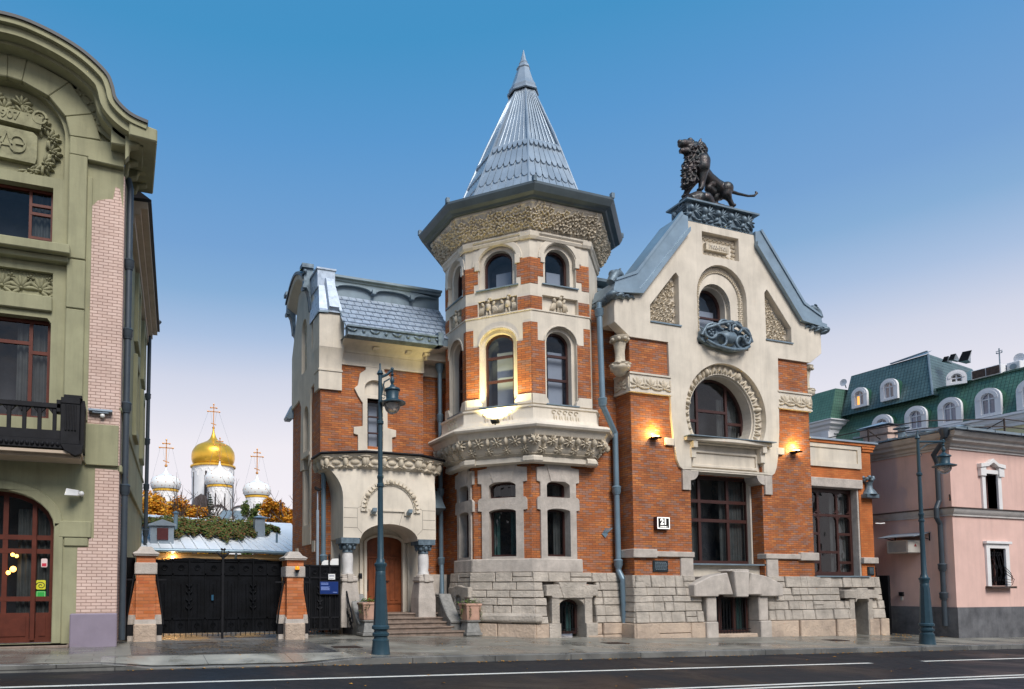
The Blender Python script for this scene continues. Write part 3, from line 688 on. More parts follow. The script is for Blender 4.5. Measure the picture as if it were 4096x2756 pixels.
# rakes of the gable (zinc coping), eaves scrolls and lion block
g = G()
for s in (-1, 1):
    X = lambda u: AC + s * (AC - u)
    base = [(15.86, 11.70), (17.05, 11.86), (19.24, 14.46), (19.24, 14.98), (19.0, 15.02), (16.90, 12.50), (16.0, 12.12)]
    pts = [(AC + s * (u - AC) * 1, z) for u, z in base]
    g.prism(A, pts, .14, -.95)
    rim = [(15.82, 11.66), (17.08, 11.80), (19.26, 14.40), (19.26, 14.56), (17.0, 11.96), (15.82, 11.82)]
    g.prism(A, [(AC + s * (u - AC), z) for u, z in rim], .24, .10)
    rim = [(16.0, 12.12), (16.90, 12.50), (19.0, 15.02), (18.94, 15.10), (16.84, 12.58), (16.0, 12.20)]
    g.prism(A, [(AC + s * (u - AC), z) for u, z in rim], .18, .02)
P('gable_coping', g, 'coping')
g = G()
for s in (-1, 1):
    for k, (o, w_, h_) in enumerate(((5.02, .22, .15), (4.70, .22, .12), (4.42, .18, .09), (4.18, .14, .06))):   # acanthus under the eaves corner
        g.lump(A, AC - s * o, 11.62 + .02 * k, w_, h_, .06, .25 * s, .26 - .06 * k, 10); g.lump(A, AC - s * (o - .08), 11.54 + .03 * k, w_ * .6, h_ * .4, .10, -.5 * s, .20 - .05 * k, 8)
    for k in range(5): g.ball(A.p(AC - s * (5.0 - k * .02), 11.60 - .02 * k, .05 - k * .22), .17, 8, 6, .8)
    a = [A.p(AC - s * (4.95 - .13 * t), 12.1 + .10 * t + .16 * math.sin(t * .9), .0) for t in range(5)]
    g.tube(a, [.15, .17, .15, .12, .06], 10)
    for k in range(6): g.lump(A, AC - s * (4.9 - .05 * k), 12.15 + .08 * k, .09, .035, .08, .9 * s, .08, 7)
    g.ball(A.p(AC - s * 4.82, 12.44, -.05), .14, 12, 8)
P('eaves_scroll', g, 'patina', smooth=60)
g = G()
B0, B1 = 19.30, 22.44
g.box(B0, B1, 18.86, 19.58, 14.84, 15.60); P('pedestal_block', g, 'patina')
g = G(); g.box(18.97 + .2, 22.64, 18.70, 19.72, 15.60, 15.66); g.box(19.24, 22.56, 18.76, 19.66, 15.66, 15.69); P('pedestal_cap', g, 'zinc_dark')
g = G(); r2 = random.Random(9); pf = Fr((0, 18.86)); pl = Fr((B0, 19.58), -90)
for fr, a, b in ((pf, B0, B1), (pl, 0, .72)):
    n_ = max(1, round((b - a) / .62)); wd = (b - a) / n_
    for i in range(n_):
        u = a + wd * (i + .5)
        for k in range(6):
            q = R(75 - k * 24); g.lump(fr, u + .20 * math.cos(q), 15.30 + .20 * math.sin(q), .22, .04, 0, q, .10, 7)
        g.lump(fr, u - .16, 15.36, .11, .16, 0, .3, .16, 8); g.lump(fr, u - .22, 15.12, .12, .10, 0, .8, .12, 8)
        for k in range(4): g.lump(fr, u + r2.uniform(-.28, .28), 14.98 + r2.uniform(-.02, .1), .13, .05, 0, r2.uniform(-1, 1), .09, 7)
    k = int((b - a) / .09)
    for i in range(k): g.lump(fr, a + (b - a) * (i + .5) / k, 14.87, .038, .035, 0, 0, .06, 6)
P('pedestal_relief', g, 'patina', smooth=60)
# convex zinc cartouche below the upper window
g = G(); CU = 20.78
def sweep(pts, r): g.tube([A.p(u, z, .13 + .30 * math.cos((u - CU) / 1.35 * 1.35)) for u, z in pts], r, 7)
for s in (-1, 1):
    sp = lambda cx, cz, r0, t0, t1, n=14: [(CU + s * (cx + r0 * (1 - .6 * i / n) * math.cos(t0 + (t1 - t0) * i / n)), cz + r0 * (1 - .6 * i / n) * math.sin(t0 + (t1 - t0) * i / n)) for i in range(n + 1)]
    sweep(sp(.80, 10.72, .36, 2.4, -3.5), .06); sweep(sp(.35, 10.98, .30, 3.6, -1.5), .05); sweep(sp(.45, 10.42, .34, 0.2, 4.8), .05)
    sweep([(CU + s * .0, 11.16), (CU + s * .35, 11.1), (CU + s * .7, 10.98), (CU + s * 1.05, 10.86), (CU + s * 1.18, 10.62)], [.09, .07, .06, .06, .07])
    sweep([(CU, 10.16), (CU + s * .35, 10.2), (CU + s * .7, 10.28), (CU + s * 1.0, 10.44)], [.08, .07, .06, .06])
    for k in range(5): g.lump(A, CU + s * (.72 + .09 * (k % 3)), 10.66 + .08 * (k // 2), .06, .06, .30, 0, .06, 7)
    for k in range(6): g.lump(A, CU + s * (.95 + .03 * k), 10.5 + .07 * k, .16, .035, .22, .5 * s, .06, 7)
g.prism(A, [(CU + 1.2 * math.cos(a) * (1 + .05 * math.sin(6 * a)), 10.62 + .42 * math.sin(a) * (1 + .08 * math.cos(5 * a))) for a in [2 * PI * k / 40 for k in range(40)]], .22, -.05)
g.lump(A, CU, 10.64, .46, .30, .22, 0, .26, 20)
for k in range(3): g.ball(A.p(CU - .15 + .15 * k, 11.06 + .05 * (k == 1), .42), .085, 8, 6)
P('cartouche', g, 'patina', smooth=60)
# corner colonnettes
for u in (16.30, 25.33):
    g = G(); c = (u, 19.0 if u < 20 else 19.25, 0)
    g.lathe(c, [(.02, 8.86), (.16, 8.92), (.24, 9.05), (.33, 9.12), (.34, 9.2), (.30, 9.25), (.34, 9.32), (.20, 9.38), (.17, 9.42), (.16, 9.7), (.20, 9.98), (.21, 10.02), (.17, 10.05), (.26, 10.12), (.30, 10.18), (.32, 10.26), (.02, 10.27)], 14)
    for k in range(8):
        a = 2 * PI * k / 8; g.ball((u + .27 * math.cos(a), c[1] + .27 * math.sin(a), 10.14), .07, 7, 5)
        g.ball((u + .29 * math.cos(a), c[1] + .29 * math.sin(a), 9.24 + .04 * (k % 2)), .08, 7, 5, .7)
    P('colonnette', g, 'relief', smooth=45)
# roof behind the gable
g = G(); g.add([(16.6, 19.85, 11.6), (25.0, 19.85, 11.6), (20.85, 19.85, 14.9), (16.6, 28, 11.6), (25.0, 28, 11.6), (20.85, 28, 14.9)], [(0, 1, 2), (3, 5, 4), (0, 2, 5, 3), (1, 4, 5, 2), (0, 3, 4, 1)])
g.add([(13, 22, 12.5), (20, 22, 12.5), (20, 28, 13.2), (13, 28, 13.2), (13, 22, 11), (20, 22, 11), (20, 28, 11), (13, 28, 11)], [(0, 1, 2, 3), (0, 4, 5, 1), (1, 5, 6, 2), (0, 3, 7, 4), (2, 6, 7, 3)])
P('main_roof', g, 'zinc_dark')
g = G()
for z in (12.55, 13.0, 13.42): g.box(15.2, 19.0, 21.2, 22.6, z - .05, z + .07)
g.box(15.2, 19.0, 21.6, 22.4, 12.2, 13.35)
for k in range(4): g.box(15.5 + k * .9, 15.56 + k * .9, 21.55, 21.6, 12.3, 13.3)
P('roof_dormer', g, 'zinc_dark')
# ---- corner tower (octagon corbelled out above the ground floor)
OCT = [(12.96, 19.33), (15.33, 19.33), (16.95, 20.90), (16.95, 22.45), (15.33, 24.0), (12.96, 24.0), (11.38, 22.45), (11.38, 20.90)]
def offset(poly, d):                                      # outward for this clockwise-from-above order (x right, y away)
    m = len(poly); res = []
    for i in range(m):
        p0, p1, p2 = Vector(poly[i - 1]), Vector(poly[i]), Vector(poly[(i + 1) % m])
        t1 = (p1 - p0).normalized(); t2 = (p2 - p1).normalized()
        n1 = Vector((t1.y, -t1.x)); n2 = Vector((t2.y, -t2.x)); q = n1 + n2; q = q / q.length_squared * 2
        res.append((p1.x + q.x * d, p1.y + q.y * d))
    return res
def face(poly, i):                                        # frame along edge i -> i+1
    a, b = Vector(poly[i]), Vector(poly[(i + 1) % len(poly)])
    return Fr(a, math.degrees(math.atan2(b.y - a.y, b.x - a.x))), (b - a).length
FACES = [(7, 'L', 2), (0, 'R', 1), (6, 'W', 1), (1, 'E', 0)]
body = G(); bp = G(); eg = G(); fl = G(); rec = G(); reveal = G(); ring = G(); shoulder = G()
for idx, nm, eagles in FACES:
    fr, W = face(OCT, idx); c = W / 2
    wl = min(1.26, W - .55); wu = min(1.30, W - .5); ku = min(.5, W * .2)
    holes = [arch(c, wl, 7.74, 9.93, .54), arch(c, wu, 11.88, 12.76, .62), rect(ku, W - ku, 10.97, 11.50)]
    if nm == 'E': holes = []
    body.prism(fr, rect(0, W, 7.3, 13.75), 0, -.45, holes)
    vl, vu = wl - .26, wu - .30
    if nm != 'E':
        reveal.prism(fr, arch(c, wl - .004, 7.70, 9.93, .538), -.13, -.44, [arch(c, vl, 7.76, 9.93, .42)])
        reveal.prism(fr, arch(c, wu - .004, 11.84, 12.76, .618), -.13, -.44, [arch(c, vu, 11.88, 12.76, .48)])
    if nm != 'E':
        rec.prism(fr, rect(ku, W - ku, 10.97, 11.50), -.14, -.3)
        e0 = c - wl / 2; e1 = c - wu / 2
        for m_ in (0, 1):
            f = (lambda u: W - u) if m_ else (lambda u: u)
            def patch(pts): bp.prism(fr, [(f(u), z) for u, z in pts], .014, -.05)
            patch([(0, 8.08), (e0 - .02, 8.06), (e0 - .02, 9.91), (min(.26, e0 * .55), 9.91), (min(.26, e0 * .55), 10.52), (0, 10.52)])
            patch([(0, 10.94), (ku - .02, 10.94), (ku - .02, 11.42), (0, 11.42)])
            patch([(0, 11.85), (min(.30, e1 * .7), 11.85), (min(.30, e1 * .7), 12.13), (e1 - .02, 12.13), (e1 - .02, 12.74), (0, 12.74)])
            shoulder.prism(fr, [(f(u), z) for u, z in [(0, 7.74), (e0 + .10, 7.74), (e0 + .06, 7.9), (e0, 7.98), (e0 - .02, 8.07), (0, 8.08)]], .06, -.1)
            ring.fb(fr, *sorted((f(e1 - .13), f(e1 + .04))), 12.60, 12.92, .05, -.1)
        ring.prism(fr, arch(c, wu + .44, 12.72, 12.76, .83)[2:] + arch(c, wu + .06, 12.72, 12.76, .64)[2:][::-1], .035, -.05)
        ring.prism(fr, arch(c, wl + .12, 9.9, 9.93, .60)[2:] + arch(c, wl + .0, 9.9, 9.93, .54)[2:][::-1], .03, -.05)
        fl.fb(fr, c - wl / 2 - .02, c + wl / 2 + .02, 7.73, 7.765, .10, -.4)
        fl.fb(fr, c - wu / 2 - .08, c + wu / 2 + .08, 11.85, 11.885, .07, -.4)
        win(fr, c, vl, 7.765, 9.93, .42, -.32, .07, (), (9.55, 8.72), 'glass_sky', mw=.085)
        win(fr, c, vu, 11.885, 12.76, .48, -.32, .075, (), (), 'glass_sky')
        # eagles
        us = [c] if eagles == 1 else [c - (W - 2 * ku) * .25, c + (W - 2 * ku) * .25]
        for u in us:
            z0 = 10.97; D = -.10
            eg.lump(fr, u, z0 + .30, .105, .17, D, 0, .16, 10)
            eg.lump(fr, u + .02, z0 + .50, .055, .10, D + .05, -.1, .10, 8); eg.lump(fr, u + .05, z0 + .585, .065, .042, D + .08, .2, .08, 8); eg.lump(fr, u + .11, z0 + .575, .03, .018, D + .1, -.4, .04, 6)
            for s in (-1, 1):
                eg.lump(fr, u + s * .19, z0 + .42, .055, .11, D + .02, s * -.35, .08, 8)
                for k in range(5): eg.lump(fr, u + s * (.16 + .035 * k), z0 + .25 - .01 * k, .026, .19 - .012 * k, D + .02, s * (.10 + .07 * k), .05, 6)
                eg.lump(fr, u + s * .055, z0 + .09, .032, .12, D + .03, s * .1, .07, 7)
                eg.lump(fr, u + s * .08, z0 + .015, .05, .025, D + .04, 0, .05, 6)
            for k in (-1, 0, 1): eg.lump(fr, u + .03 * k, z0 + .08, .02, .10, D, 0, .05, 6)
# plain rear faces
for i in (2, 3, 4, 5): 
    fr, W = face(OCT, i); body.prism(fr, rect(0, W, 7.3, 13.75), 0, -.3)
P('tower_wall', body, 'cream', bevel=.01); P('window_reveal', reveal, 'cream'); P('brick_pier', bp, 'brick'); P('archivolt', ring, 'cream', bevel=.01); P('recess_back', rec, 'cream'); P('pier_base', shoulder, 'cream', bevel=.01)
P('eagle_relief', eg, 'relief', smooth=60); P('sill_flashing', fl, 'zinc_dark')
# string courses, flared flower frieze and eaves
order = OCT
g = G()
g.strip(order, [(-.1, 13.38), (.05, 13.38), (.09, 13.46), (.06, 13.50), (.12, 13.56), (.12, 13.62), (-.1, 13.66)], closed=True)
g.strip(order, [(-.1, 10.90), (.03, 10.92), (.03, 10.96), (-.1, 10.98)], closed=True)
for i in (7, 0, 6, 1):                                    # corner drops of the string course
    fr, W = face(offset(OCT, .0), i); 
    for f in (lambda u: u, lambda u, W=W: W - u):
        pass
    n_ = int((W - .95) / .075)
    for k in range(n_): g.lump(fr, .48 + (W - .96) * (k + .5) / n_, 13.45, .034, .034, .05, 0, .035, 6)
g.strip(order, [(.0, 13.62), (.10, 13.66), (.46, 14.32), (.50, 14.36), (.50, 14.44), (.3, 14.46), (-.2, 14.4), (-.2, 13.62)], closed=True)
P('flared_cornice', g, 'cream')
g = G(); r2 = random.Random(4)
for i in (7, 0, 6, 1):
    lo = offset(OCT, .10); hi = offset(OCT, .46)
    a0, a1 = Vector((*lo[i], 13.68)), Vector((*lo[(i + 1) % 8], 13.68)); b0, b1 = Vector((*hi[i], 14.30)), Vector((*hi[(i + 1) % 8], 14.30))
    nrm = (a1 - a0).cross(b0 - a0).normalized(); 
    class SF:                                             # sloping frame of the flare
        def p(s, u, z, d=0):
            l = a0.lerp(b0, z); q = a1.lerp(b1, z); return l.lerp(q, u) + nrm * d
    ux = (a1 - a0).normalized(); vz = (b0.lerp(b1, .5) - a0.lerp(a1, .5)).normalized()
    class Loc:
        def __init__(s, c): s.c = c
        def p(s, u, z, d=0): return s.c + ux * u + vz * z + nrm * d
    sf = SF(); L_ = (a1 - a0).length; n_ = max(3, round(L_ / .285))
    for row, zz in ((0, .24), (1, .52), (2, .80)):
        for k in range(n_ + row % 2):
            u = (k + .5 - .5 * (row % 2)) / n_ + r2.uniform(-.02, .02); c = Loc(sf.p(min(max(u, .03), .97), zz + r2.uniform(-.06, .06)))
            rr = r2.uniform(.125, .175); g.bloom(c, 0, 0, rr, 0, r2.uniform(0, 6), r2.uniform(.08, .12))
            for q in range(2): a = r2.uniform(0, 6.28); g.lump(c, rr * 1.15 * math.cos(a), rr * 1.15 * math.sin(a), .09, .028, 0, a, .06, 6)
    for k in range(n_ * 3): c = Loc(sf.p((k + .5) / n_ / 3, .06)); g.lump(c, 0, 0, .02, .08, 0, r2.uniform(-.4, .4), .04, 6)
P('flower_frieze', g, M['relief'], smooth=60)
g = G()
g.strip(order, [(.3, 14.44), (.62, 14.44), (.66, 14.50), (.80, 14.55), (.86, 14.66), (.90, 14.74), (.90, 14.82), (.86, 14.84), (.3, 14.90)], closed=True)
P('tower_gutter', g, 'gutter_dark')
g = G()
for i in range(8):
    q = offset(OCT, .86)[i]; g.box(q[0] - .06, q[0] + .06, q[1] - .06, q[1] + .06, 14.80, 14.98)
P('gutter_knob', g, 'patina')
# roof: broad eaves skirt, steep scaled slopes, collar, cap, spike
AX = (14.28, 21.5); cx0 = sum(q[0] for q in OCT) / 8; cy0 = sum(q[1] for q in OCT) / 8
def octring(k, z, base=None):
    """octagon scaled k about the axis; small rings become regular"""
    res = []
    for i, (x, y) in enumerate(OCT):
        x, y = x - cx0, y - cy0; t = 1 - min(k, 1)
        a = R(-112.5 + 45 * i); rx, ry = 2.75 * math.cos(a), 2.75 * math.sin(a)
        mx_, my_ = x * (1 - t) + rx * t, y * (1 - t) + ry * t
        res.append((AX[0] * t + cx0 * (1 - t) + mx_ * k, AX[1] * t + cy0 * (1 - t) + my_ * k, z))
    return res
def loft(g, rings):
    k = len(g.v); n = len(rings[0])
    for r_ in rings: g.v.extend(r_)
    for j in range(len(rings) - 1):
        for i in range(n): g.f.append((k + j * n + i, k + j * n + (i + 1) % n, k + (j + 1) * n + (i + 1) % n, k + (j + 1) * n + i))
ZB, KB = 15.35, .89; ZT, KT = 20.35, .145
g = G(); eav = [(x, y, 14.82) for x, y in offset(OCT, .88)]
loft(g, [eav, octring(1.02, 15.08), octring(KB, ZB), octring(KT, ZT)])
P('tower_roof', g, 'zinc')
def slope_pt(i, t, s, lift=0):                            # on the steep slope: t 0..1 up, s 0..1 across face i
    k = KB + (KT - KB) * t; z = ZB + (ZT - ZB) * t
    r_ = octring(k, z); a, b = Vector(r_[i]), Vector(r_[(i + 1) % 8]); p = a.lerp(b, s)
    u = (b - a).normalized(); r3 = octring(KT, ZT); up_ = (Vector(r3[i]).lerp(Vector(r3[(i + 1) % 8]), .5) - Vector(octring(KB, ZB)[i]).lerp(Vector(octring(KB, ZB)[(i + 1) % 8]), .5)).normalized()
    n = u.cross(up_); n.normalize(); return p + n * lift
g = G()
for i in (6, 7, 0, 1, 2):
    nb = 7
    for k in range(1, nb): g.tube([slope_pt(i, t, k / nb, .012) for t in (.44, .7, 1)], .018, 5)
    for (t0, t1), lift in (((.0, .13), .03), ((.10, .26), .045), ((.23, .42), .06), ((.385, .46), .08)):    # rows of round-ended scales
        for k in range(nb):
            s0, s1 = (k + .04) / nb, (k + .96) / nb; sm = (s0 + s1) / 2; dt = (t1 - t0)
            pts = [slope_pt(i, t1, s0, lift * .15), slope_pt(i, t1, s1, lift * .15), slope_pt(i, t0 + .035, s1, lift), slope_pt(i, t0 + .008, sm + (s1 - sm) * .6, lift), slope_pt(i, t0, sm, lift), slope_pt(i, t0 + .008, sm - (s1 - sm) * .6, lift), slope_pt(i, t0 + .035, s0, lift)]
            n_ = len(pts); low = [p_ - Vector((0, 0, .02)) for p_ in pts[2:]]
            ins = [slope_pt(i, t0 + .035, s1, 0), slope_pt(i, t0 + .008, sm + (s1 - sm) * .6, 0), slope_pt(i, t0, sm, 0), slope_pt(i, t0 + .008, sm - (s1 - sm) * .6, 0), slope_pt(i, t0 + .035, s0, 0)]
            g.add(pts + ins, [tuple(range(7))] + [(2 + j, 3 + j, 8 + j, 7 + j) for j in range(4)] + [(1, 2, 7), (0, 11, 6)])
P('roof_scales', g, 'zinc')
g = G()
for i in range(8): g.tube([eav[i], octring(1.02, 15.08)[i], octring(KB, ZB)[i], octring(.5, ZB + (ZT - ZB) * .55)[i], octring(KT, ZT)[i]], [.05, .05, .05, .045, .04], 6)
P('hip_roll', g, 'zinc')
g = G()
loft(g, [octring(k, z) for k, z in ((.20, 20.22), (.215, 20.25), (.215, 20.32), (.19, 20.36), (.195, 20.46), (.17, 20.58), (.155, 20.66), (.085, 21.25), (.095, 21.29), (.085, 21.37), (.055, 21.48), (.06, 21.52), (.045, 21.58), (.004, 22.05))])
P('roof_finial', g, 'zinc')
# balcony parapet and star corbel
g = G()
g.strip(order, [(-.1, 7.66), (.20, 7.66), (.20, 7.60), (.16, 7.57), (.16, 7.25), (.22, 7.12), (.30, 7.04), (.36, 7.02), (-.1, 7.0)], closed=True)
g.strip(order, [(-.2, 7.02), (.50, 7.02), (.60, 6.97), (.64, 6.90), (.60, 6.83), (.50, 6.80), (.46, 6.72), (.40, 6.60), (.34, 6.58), (.20, 6.20), (.04, 6.03), (.0, 5.98), (.05, 5.94), (.05, 5.80), (-.2, 5.76)], closed=True)
P('balcony', g, 'cream', smooth=35)
g = G()
for i in (7, 0, 6, 1):
    fr, W = face(offset(OCT, .16), i); n_ = 5 if W > 2 else 4; w0 = W * .28
    for k in range(n_):
        u = w0 + (W - 2 * w0) * (k + .5) / n_
        for q in range(9):
            a = R(-150 + q * 30 + 180); g.lump(fr, u + .075 * math.cos(a), 7.47 + .06 * math.sin(a), .03, .022, 0, a, .03, 6)
        g.lump(fr, u, 7.28, .03, .14, 0, 0, .035, 6); g.lump(fr, u + .09, 7.25, .02, .13, 0, .1, .03, 6)
    lo, hi = offset(OCT, .12), offset(OCT, .36)
    a0, a1 = Vector((*lo[i], 6.10)), Vector((*lo[(i + 1) % 8], 6.10)); b0, b1 = Vector((*hi[i], 6.60)), Vector((*hi[(i + 1) % 8], 6.60))
    nrm = (a1 - a0).cross(b0 - a0).normalized(); ux = (a1 - a0).normalized(); vz = (b0.lerp(b1, .5) - a0.lerp(a1, .5)).normalized()
    L_ = (a1 - a0).length; n_ = max(3, round(L_ / .56))
    for row, zz, rr in ((0, .74, .20), (1, .22, .165)):
        for k in range(n_ + (1 if row == 0 else 0)):
            s = min(max((k + (0 if row == 0 else .5)) / n_, .0), 1); l = a0.lerp(b0, zz); q = a1.lerp(b1, zz); c = Loc(l.lerp(q, s) + nrm * (.05 if row == 0 else .02))
            m_ = 8
            for t in range(m_): g.lump(c, rr * .55 * math.cos(2 * PI * t / m_ + .39), rr * .55 * math.sin(2 * PI * t / m_ + .39), rr * .5, rr * .15, 0, 2 * PI * t / m_ + .39, .07, 6)
            g.lump(c, 0, 0, rr * .25, rr * .25, .02, 0, .08, 7)
            if row == 0: c2 = Loc(l.lerp(q, min(s + .5 / n_, 1)) + nrm * .03); g.lump(c2, 0, .02, .07, .15, 0, 0, .16, 8)
    for k in range(int(L_ / .06)): c = Loc(a0.lerp(a1, (k + .5) / int(L_ / .06)) - vz * .04); g.lump(c, 0, 0, .027, .022, 0, 0, .04, 6)
    fr, W = face(offset(OCT, .05), i)
cd_ = G(); dr_ = G()
for i in (7, 0, 1):
    q = Vector(OCT[i]); a, b = Vector(OCT[i - 1]), Vector(OCT[(i + 1) % 8]); p0 = q + (a - q).normalized() * .30; p1 = q + (b - q).normalized() * .30
    cd_.strip([tuple(p0), tuple(q), tuple(p1)], [(-.1, 5.75), (.10, 5.76), (.15, 5.82), (.15, 5.93), (.10, 5.99), (-.1, 6.0)])
    dr_.strip([tuple(p0), tuple(q), tuple(p1)], [(-.05, 13.37), (.07, 13.37), (.115, 13.45), (.135, 13.57), (-.05, 13.58)])
P('corner_drop', cd_, 'cream'); P('corner_drop', dr_, 'cream')
P('star_corbel', g, 'relief', smooth=60)

# ---- ground floor of the tower and the wall up to the gable
LOW = offset(OCT, -.29); LOW[1] = (16.62, 19.62)
frR, WR = Fr(LOW[0]), 16.62 - LOW[0][0]
frL, WL = face(LOW, 7); frW, WW = face(LOW, 6)
cR = 14.11 - LOW[0][0]; cL = WL / 2 + .02; cW = WW / 2 + .05
wall = G(); tr = G()
WINS = [(frR, cR, .92), (frL, cL, .92), (frW, cW, .70)]
for fr, c, wv in WINS:
    W = {id(frR): WR, id(frL): WL, id(frW): WW}[id(fr)]
    h1 = arch(c, wv, 2.66, 4.18, .10); h2 = arch(c, wv, 4.66, 5.06, .16)
    wall.prism(fr, [(0, 1.9), (W - (.003 if fr is frR else 0), 1.9), (W - (.003 if fr is frR else 0), 11.4), (1.93, 11.4), (1.93, 6.6), (0, 6.6)] if fr is frR else rect(0, W, 1.9, 6.6), 0, -.45, [rect(c - wv / 2 - .1, c + wv / 2 + .1, 2.6, 5.3)])
    k = wv / .92; a = .84 * k
    # grey stone surround with lintel blocks and transom
    out_ = [(c - a + .13, 2.5), (c + a - .13, 2.5), (c + a - .13, 4.22), (c + a, 4.24), (c + a, 4.58), (c + a - .05, 4.66), (c + a - .13, 4.68), (c + a - .13, 5.17), (c + a, 5.19), (c + a, 5.66), (c + .52 * k, 5.70), (c + .50 * k, 5.78), (c - .50 * k, 5.78), (c - .52 * k, 5.70), (c - a, 5.66), (c - a, 5.19), (c - a + .13, 5.17), (c - a + .13, 4.68), (c - a + .05, 4.66), (c - a, 4.58), (c - a, 4.24), (c - a + .13, 4.22)]
    tr.prism(fr, out_, .06, -.40, [h1, h2])
    tr.prism(fr, [(c - .30 * k, 5.20), (c + .30 * k, 5.20), (c + .48 * k, 5.80), (c - .48 * k, 5.80)], .085, -.05)
    tr.fb(fr, c - wv / 2, c + wv / 2, 2.52, 2.66, .05, -.4)
    win(fr, c, wv, 2.68, 4.18, .10, -.26, .06, (), (), 'curtain' if fr is frL else 'glass')
    win(fr, c, wv, 4.68, 5.06, .16, -.26, .06, (), (), 'glass')
wall.box(LOW[6][0] + .004, LOW[6][0] + .3, LOW[6][1], 24.0, 1.9, 9.0)
P('tower_base_wall', wall, 'brick'); P('window_surround', tr, 'stone', bevel=.025)
g = G()
lowring = [LOW[6], LOW[7], LOW[0]]
g.strip([(LOW[6][0], LOW[6][1]), LOW[7], LOW[0], (15.02, 19.62)], [(-.1, 2.12), (.12, 2.12), (.10, 2.58), (-.1, 2.60)])
P('stone_apron', g, 'stone', bevel=.03)
g = G(); co = G(); core = G()
def batT(z): return .14 + max(0, 2.05 - z) * .115
rT = [(.42, .66), (.66, 1.02), (1.02, 1.28), (1.28, 1.52), (1.52, 1.80), (1.80, 2.13)]
bc = 14.40 - LOW[0][0]
stones(g, frR, -.10, WR - .1, rT, batT, 21, .5, 1.0, skip=[(bc - 1.05, bc + 1.05, 1.28, 1.8), (bc - .95, bc + .95, .42, 1.28)])
stones(g, frL, -.12, WL + .12, rT, batT, 22, .5, 1.0)
stones(g, frW, -.2, WW + .05, rT, batT, 23, .4, .8)
P('tower_stone_base', g, 'rough_stone')
stones(co, frR, -.12, WR - .1, [(-.35, .42)], lambda z: .36, 24, .8, 1.4, skip=[(bc - .5, bc + .55, -.4, .45)], jit=.05)
stones(co, frL, -.15, WL + .15, [(-.35, .42)], lambda z: .36, 25, .8, 1.4, jit=.05); stones(co, frW, -.3, WW + .1, [(-.35, .42)], lambda z: .36, 26, .8, 1.4)
P('tower_base_course', co, 'base_stone')
core.prism(frR, rect(-.1, WR, -.4, 2.1), .05, -.45, [rect(bc - .54, bc + .54, -.5, 1.32)]); core.fb(frL, 0, WL, -.4, 2.1, .10, -.4); core.fb(frW, -1.2, WW, -.4, 2.1, .08, -.4)
P('tower_base_core', core, 'joint')
g = G()
# rounded bench stone at the corner
g.strip([LOW[7], LOW[0], (13.15, 19.62)], [(.1, .46), (.40, .46), (.46, .52), (.46, .68), (.40, .76), (.1, .78)])
# basement window hood
hd = [(bc - 1.02, 1.34), (bc - 1.02, 1.70), (bc - .52, 1.72), (bc - .52, 1.76), (bc - .36, 1.28), (bc - .52, 1.28), (bc - .80, 1.28), (bc - .82, 1.34)]
for s in (-1, 1):
    g.prism(frR, [(bc + s * (u - bc), z) for u, z in hd], .34, -.1)
    u0, u1 = sorted((bc + s * .50, bc + s * .80)); g.fb(frR, u0, u1, .43, 1.30, .31, -.4)
    u0, u1 = sorted((bc + s * .50, bc + s * .95)); g.fb(frR, u0, u1, -.3, .43, .38, -.4)
g.prism(frR, [(bc - .36, 1.27), (bc + .36, 1.27), (bc + .56, 1.79), (bc - .56, 1.79)], .36, -.1)
g.prism(frR, [(bc - .52, 1.0), (bc - .52, 1.3), (bc + .52, 1.3), (bc + .52, 1.0)] + arc(bc, 1.0, .50, 0, 180, 10, .24), .27, -.4)
# little blind niche on the left face
nb_ = WW / 2 + .05
g.prism(frW, [(nb_ - .75, 1.25), (nb_ - .75, 1.62), (nb_ - .4, 1.64), (nb_, 1.70), (nb_ + .4, 1.64), (nb_ + .75, 1.62), (nb_ + .75, 1.25), (nb_ + .45, 1.25), (nb_ + .45, .45), (nb_ + .25, .45)] + arc(nb_, 1.1, .25, 0, 180, 8) + [(nb_ - .25, .45), (nb_ - .45, .45), (nb_ - .45, 1.25)], .32, 0)
P('tower_base_trim', g, 'rough_stone', bevel=.03)
win(frR, bc, 1.0, .05, 1.0, .24, -.12, .09, (), (), 'curtain')
grille(frR, bc - .42, bc + .42, .06, 1.1, .02, 6, man, False)

# ---- downpipes
def downpipe(pts, r=.085, collars=(), hopper=None, parent=None, mat='pipe'):
    g = G()
    for i in range(len(pts) - 1): g.tube([pts[i], pts[i + 1]], r, 10)
    for p in pts[1:-1]: g.ball(p, r * 1.04, 10, 6)
    c = G()
    for i, z, x, y in collars:
        c.lathe((x, y, z), [(r, -.16), (r * 1.25, -.15), (r * 1.3, -.10), (r * 1.55, -.07), (r * 1.5, .06), (r * 1.7, .1), (r * 1.3, .14), (r, .15)], 12)
    o = g.build('downpipe', M[mat], parent or man, smooth=40)
    if collars: c.build('pipe_collar', M[mat], o, smooth=40)
    if hopper:
        h = G(); h.lathe(hopper, [(r, -.25), (r * 1.9, -.05), (r * 2.1, .1), (r * 1.6, .12)], 12); h.build('pipe_hopper', M[mat], o, smooth=40)
    return o
downpipe([(15.62, 19.18, 11.45), (15.66, 19.15, 7.85), (16.38, 19.42, 7.0), (16.40, 19.42, 2.2), (16.42, 19.25, 1.9), (16.44, 19.22, .42), (16.47, 19.05, .22)], .095,
         [(0, 11.12, 15.62, 19.18), (0, 7.98, 15.66, 19.15), (0, 5.0, 16.39, 19.42), (0, 2.45, 16.40, 19.42)])
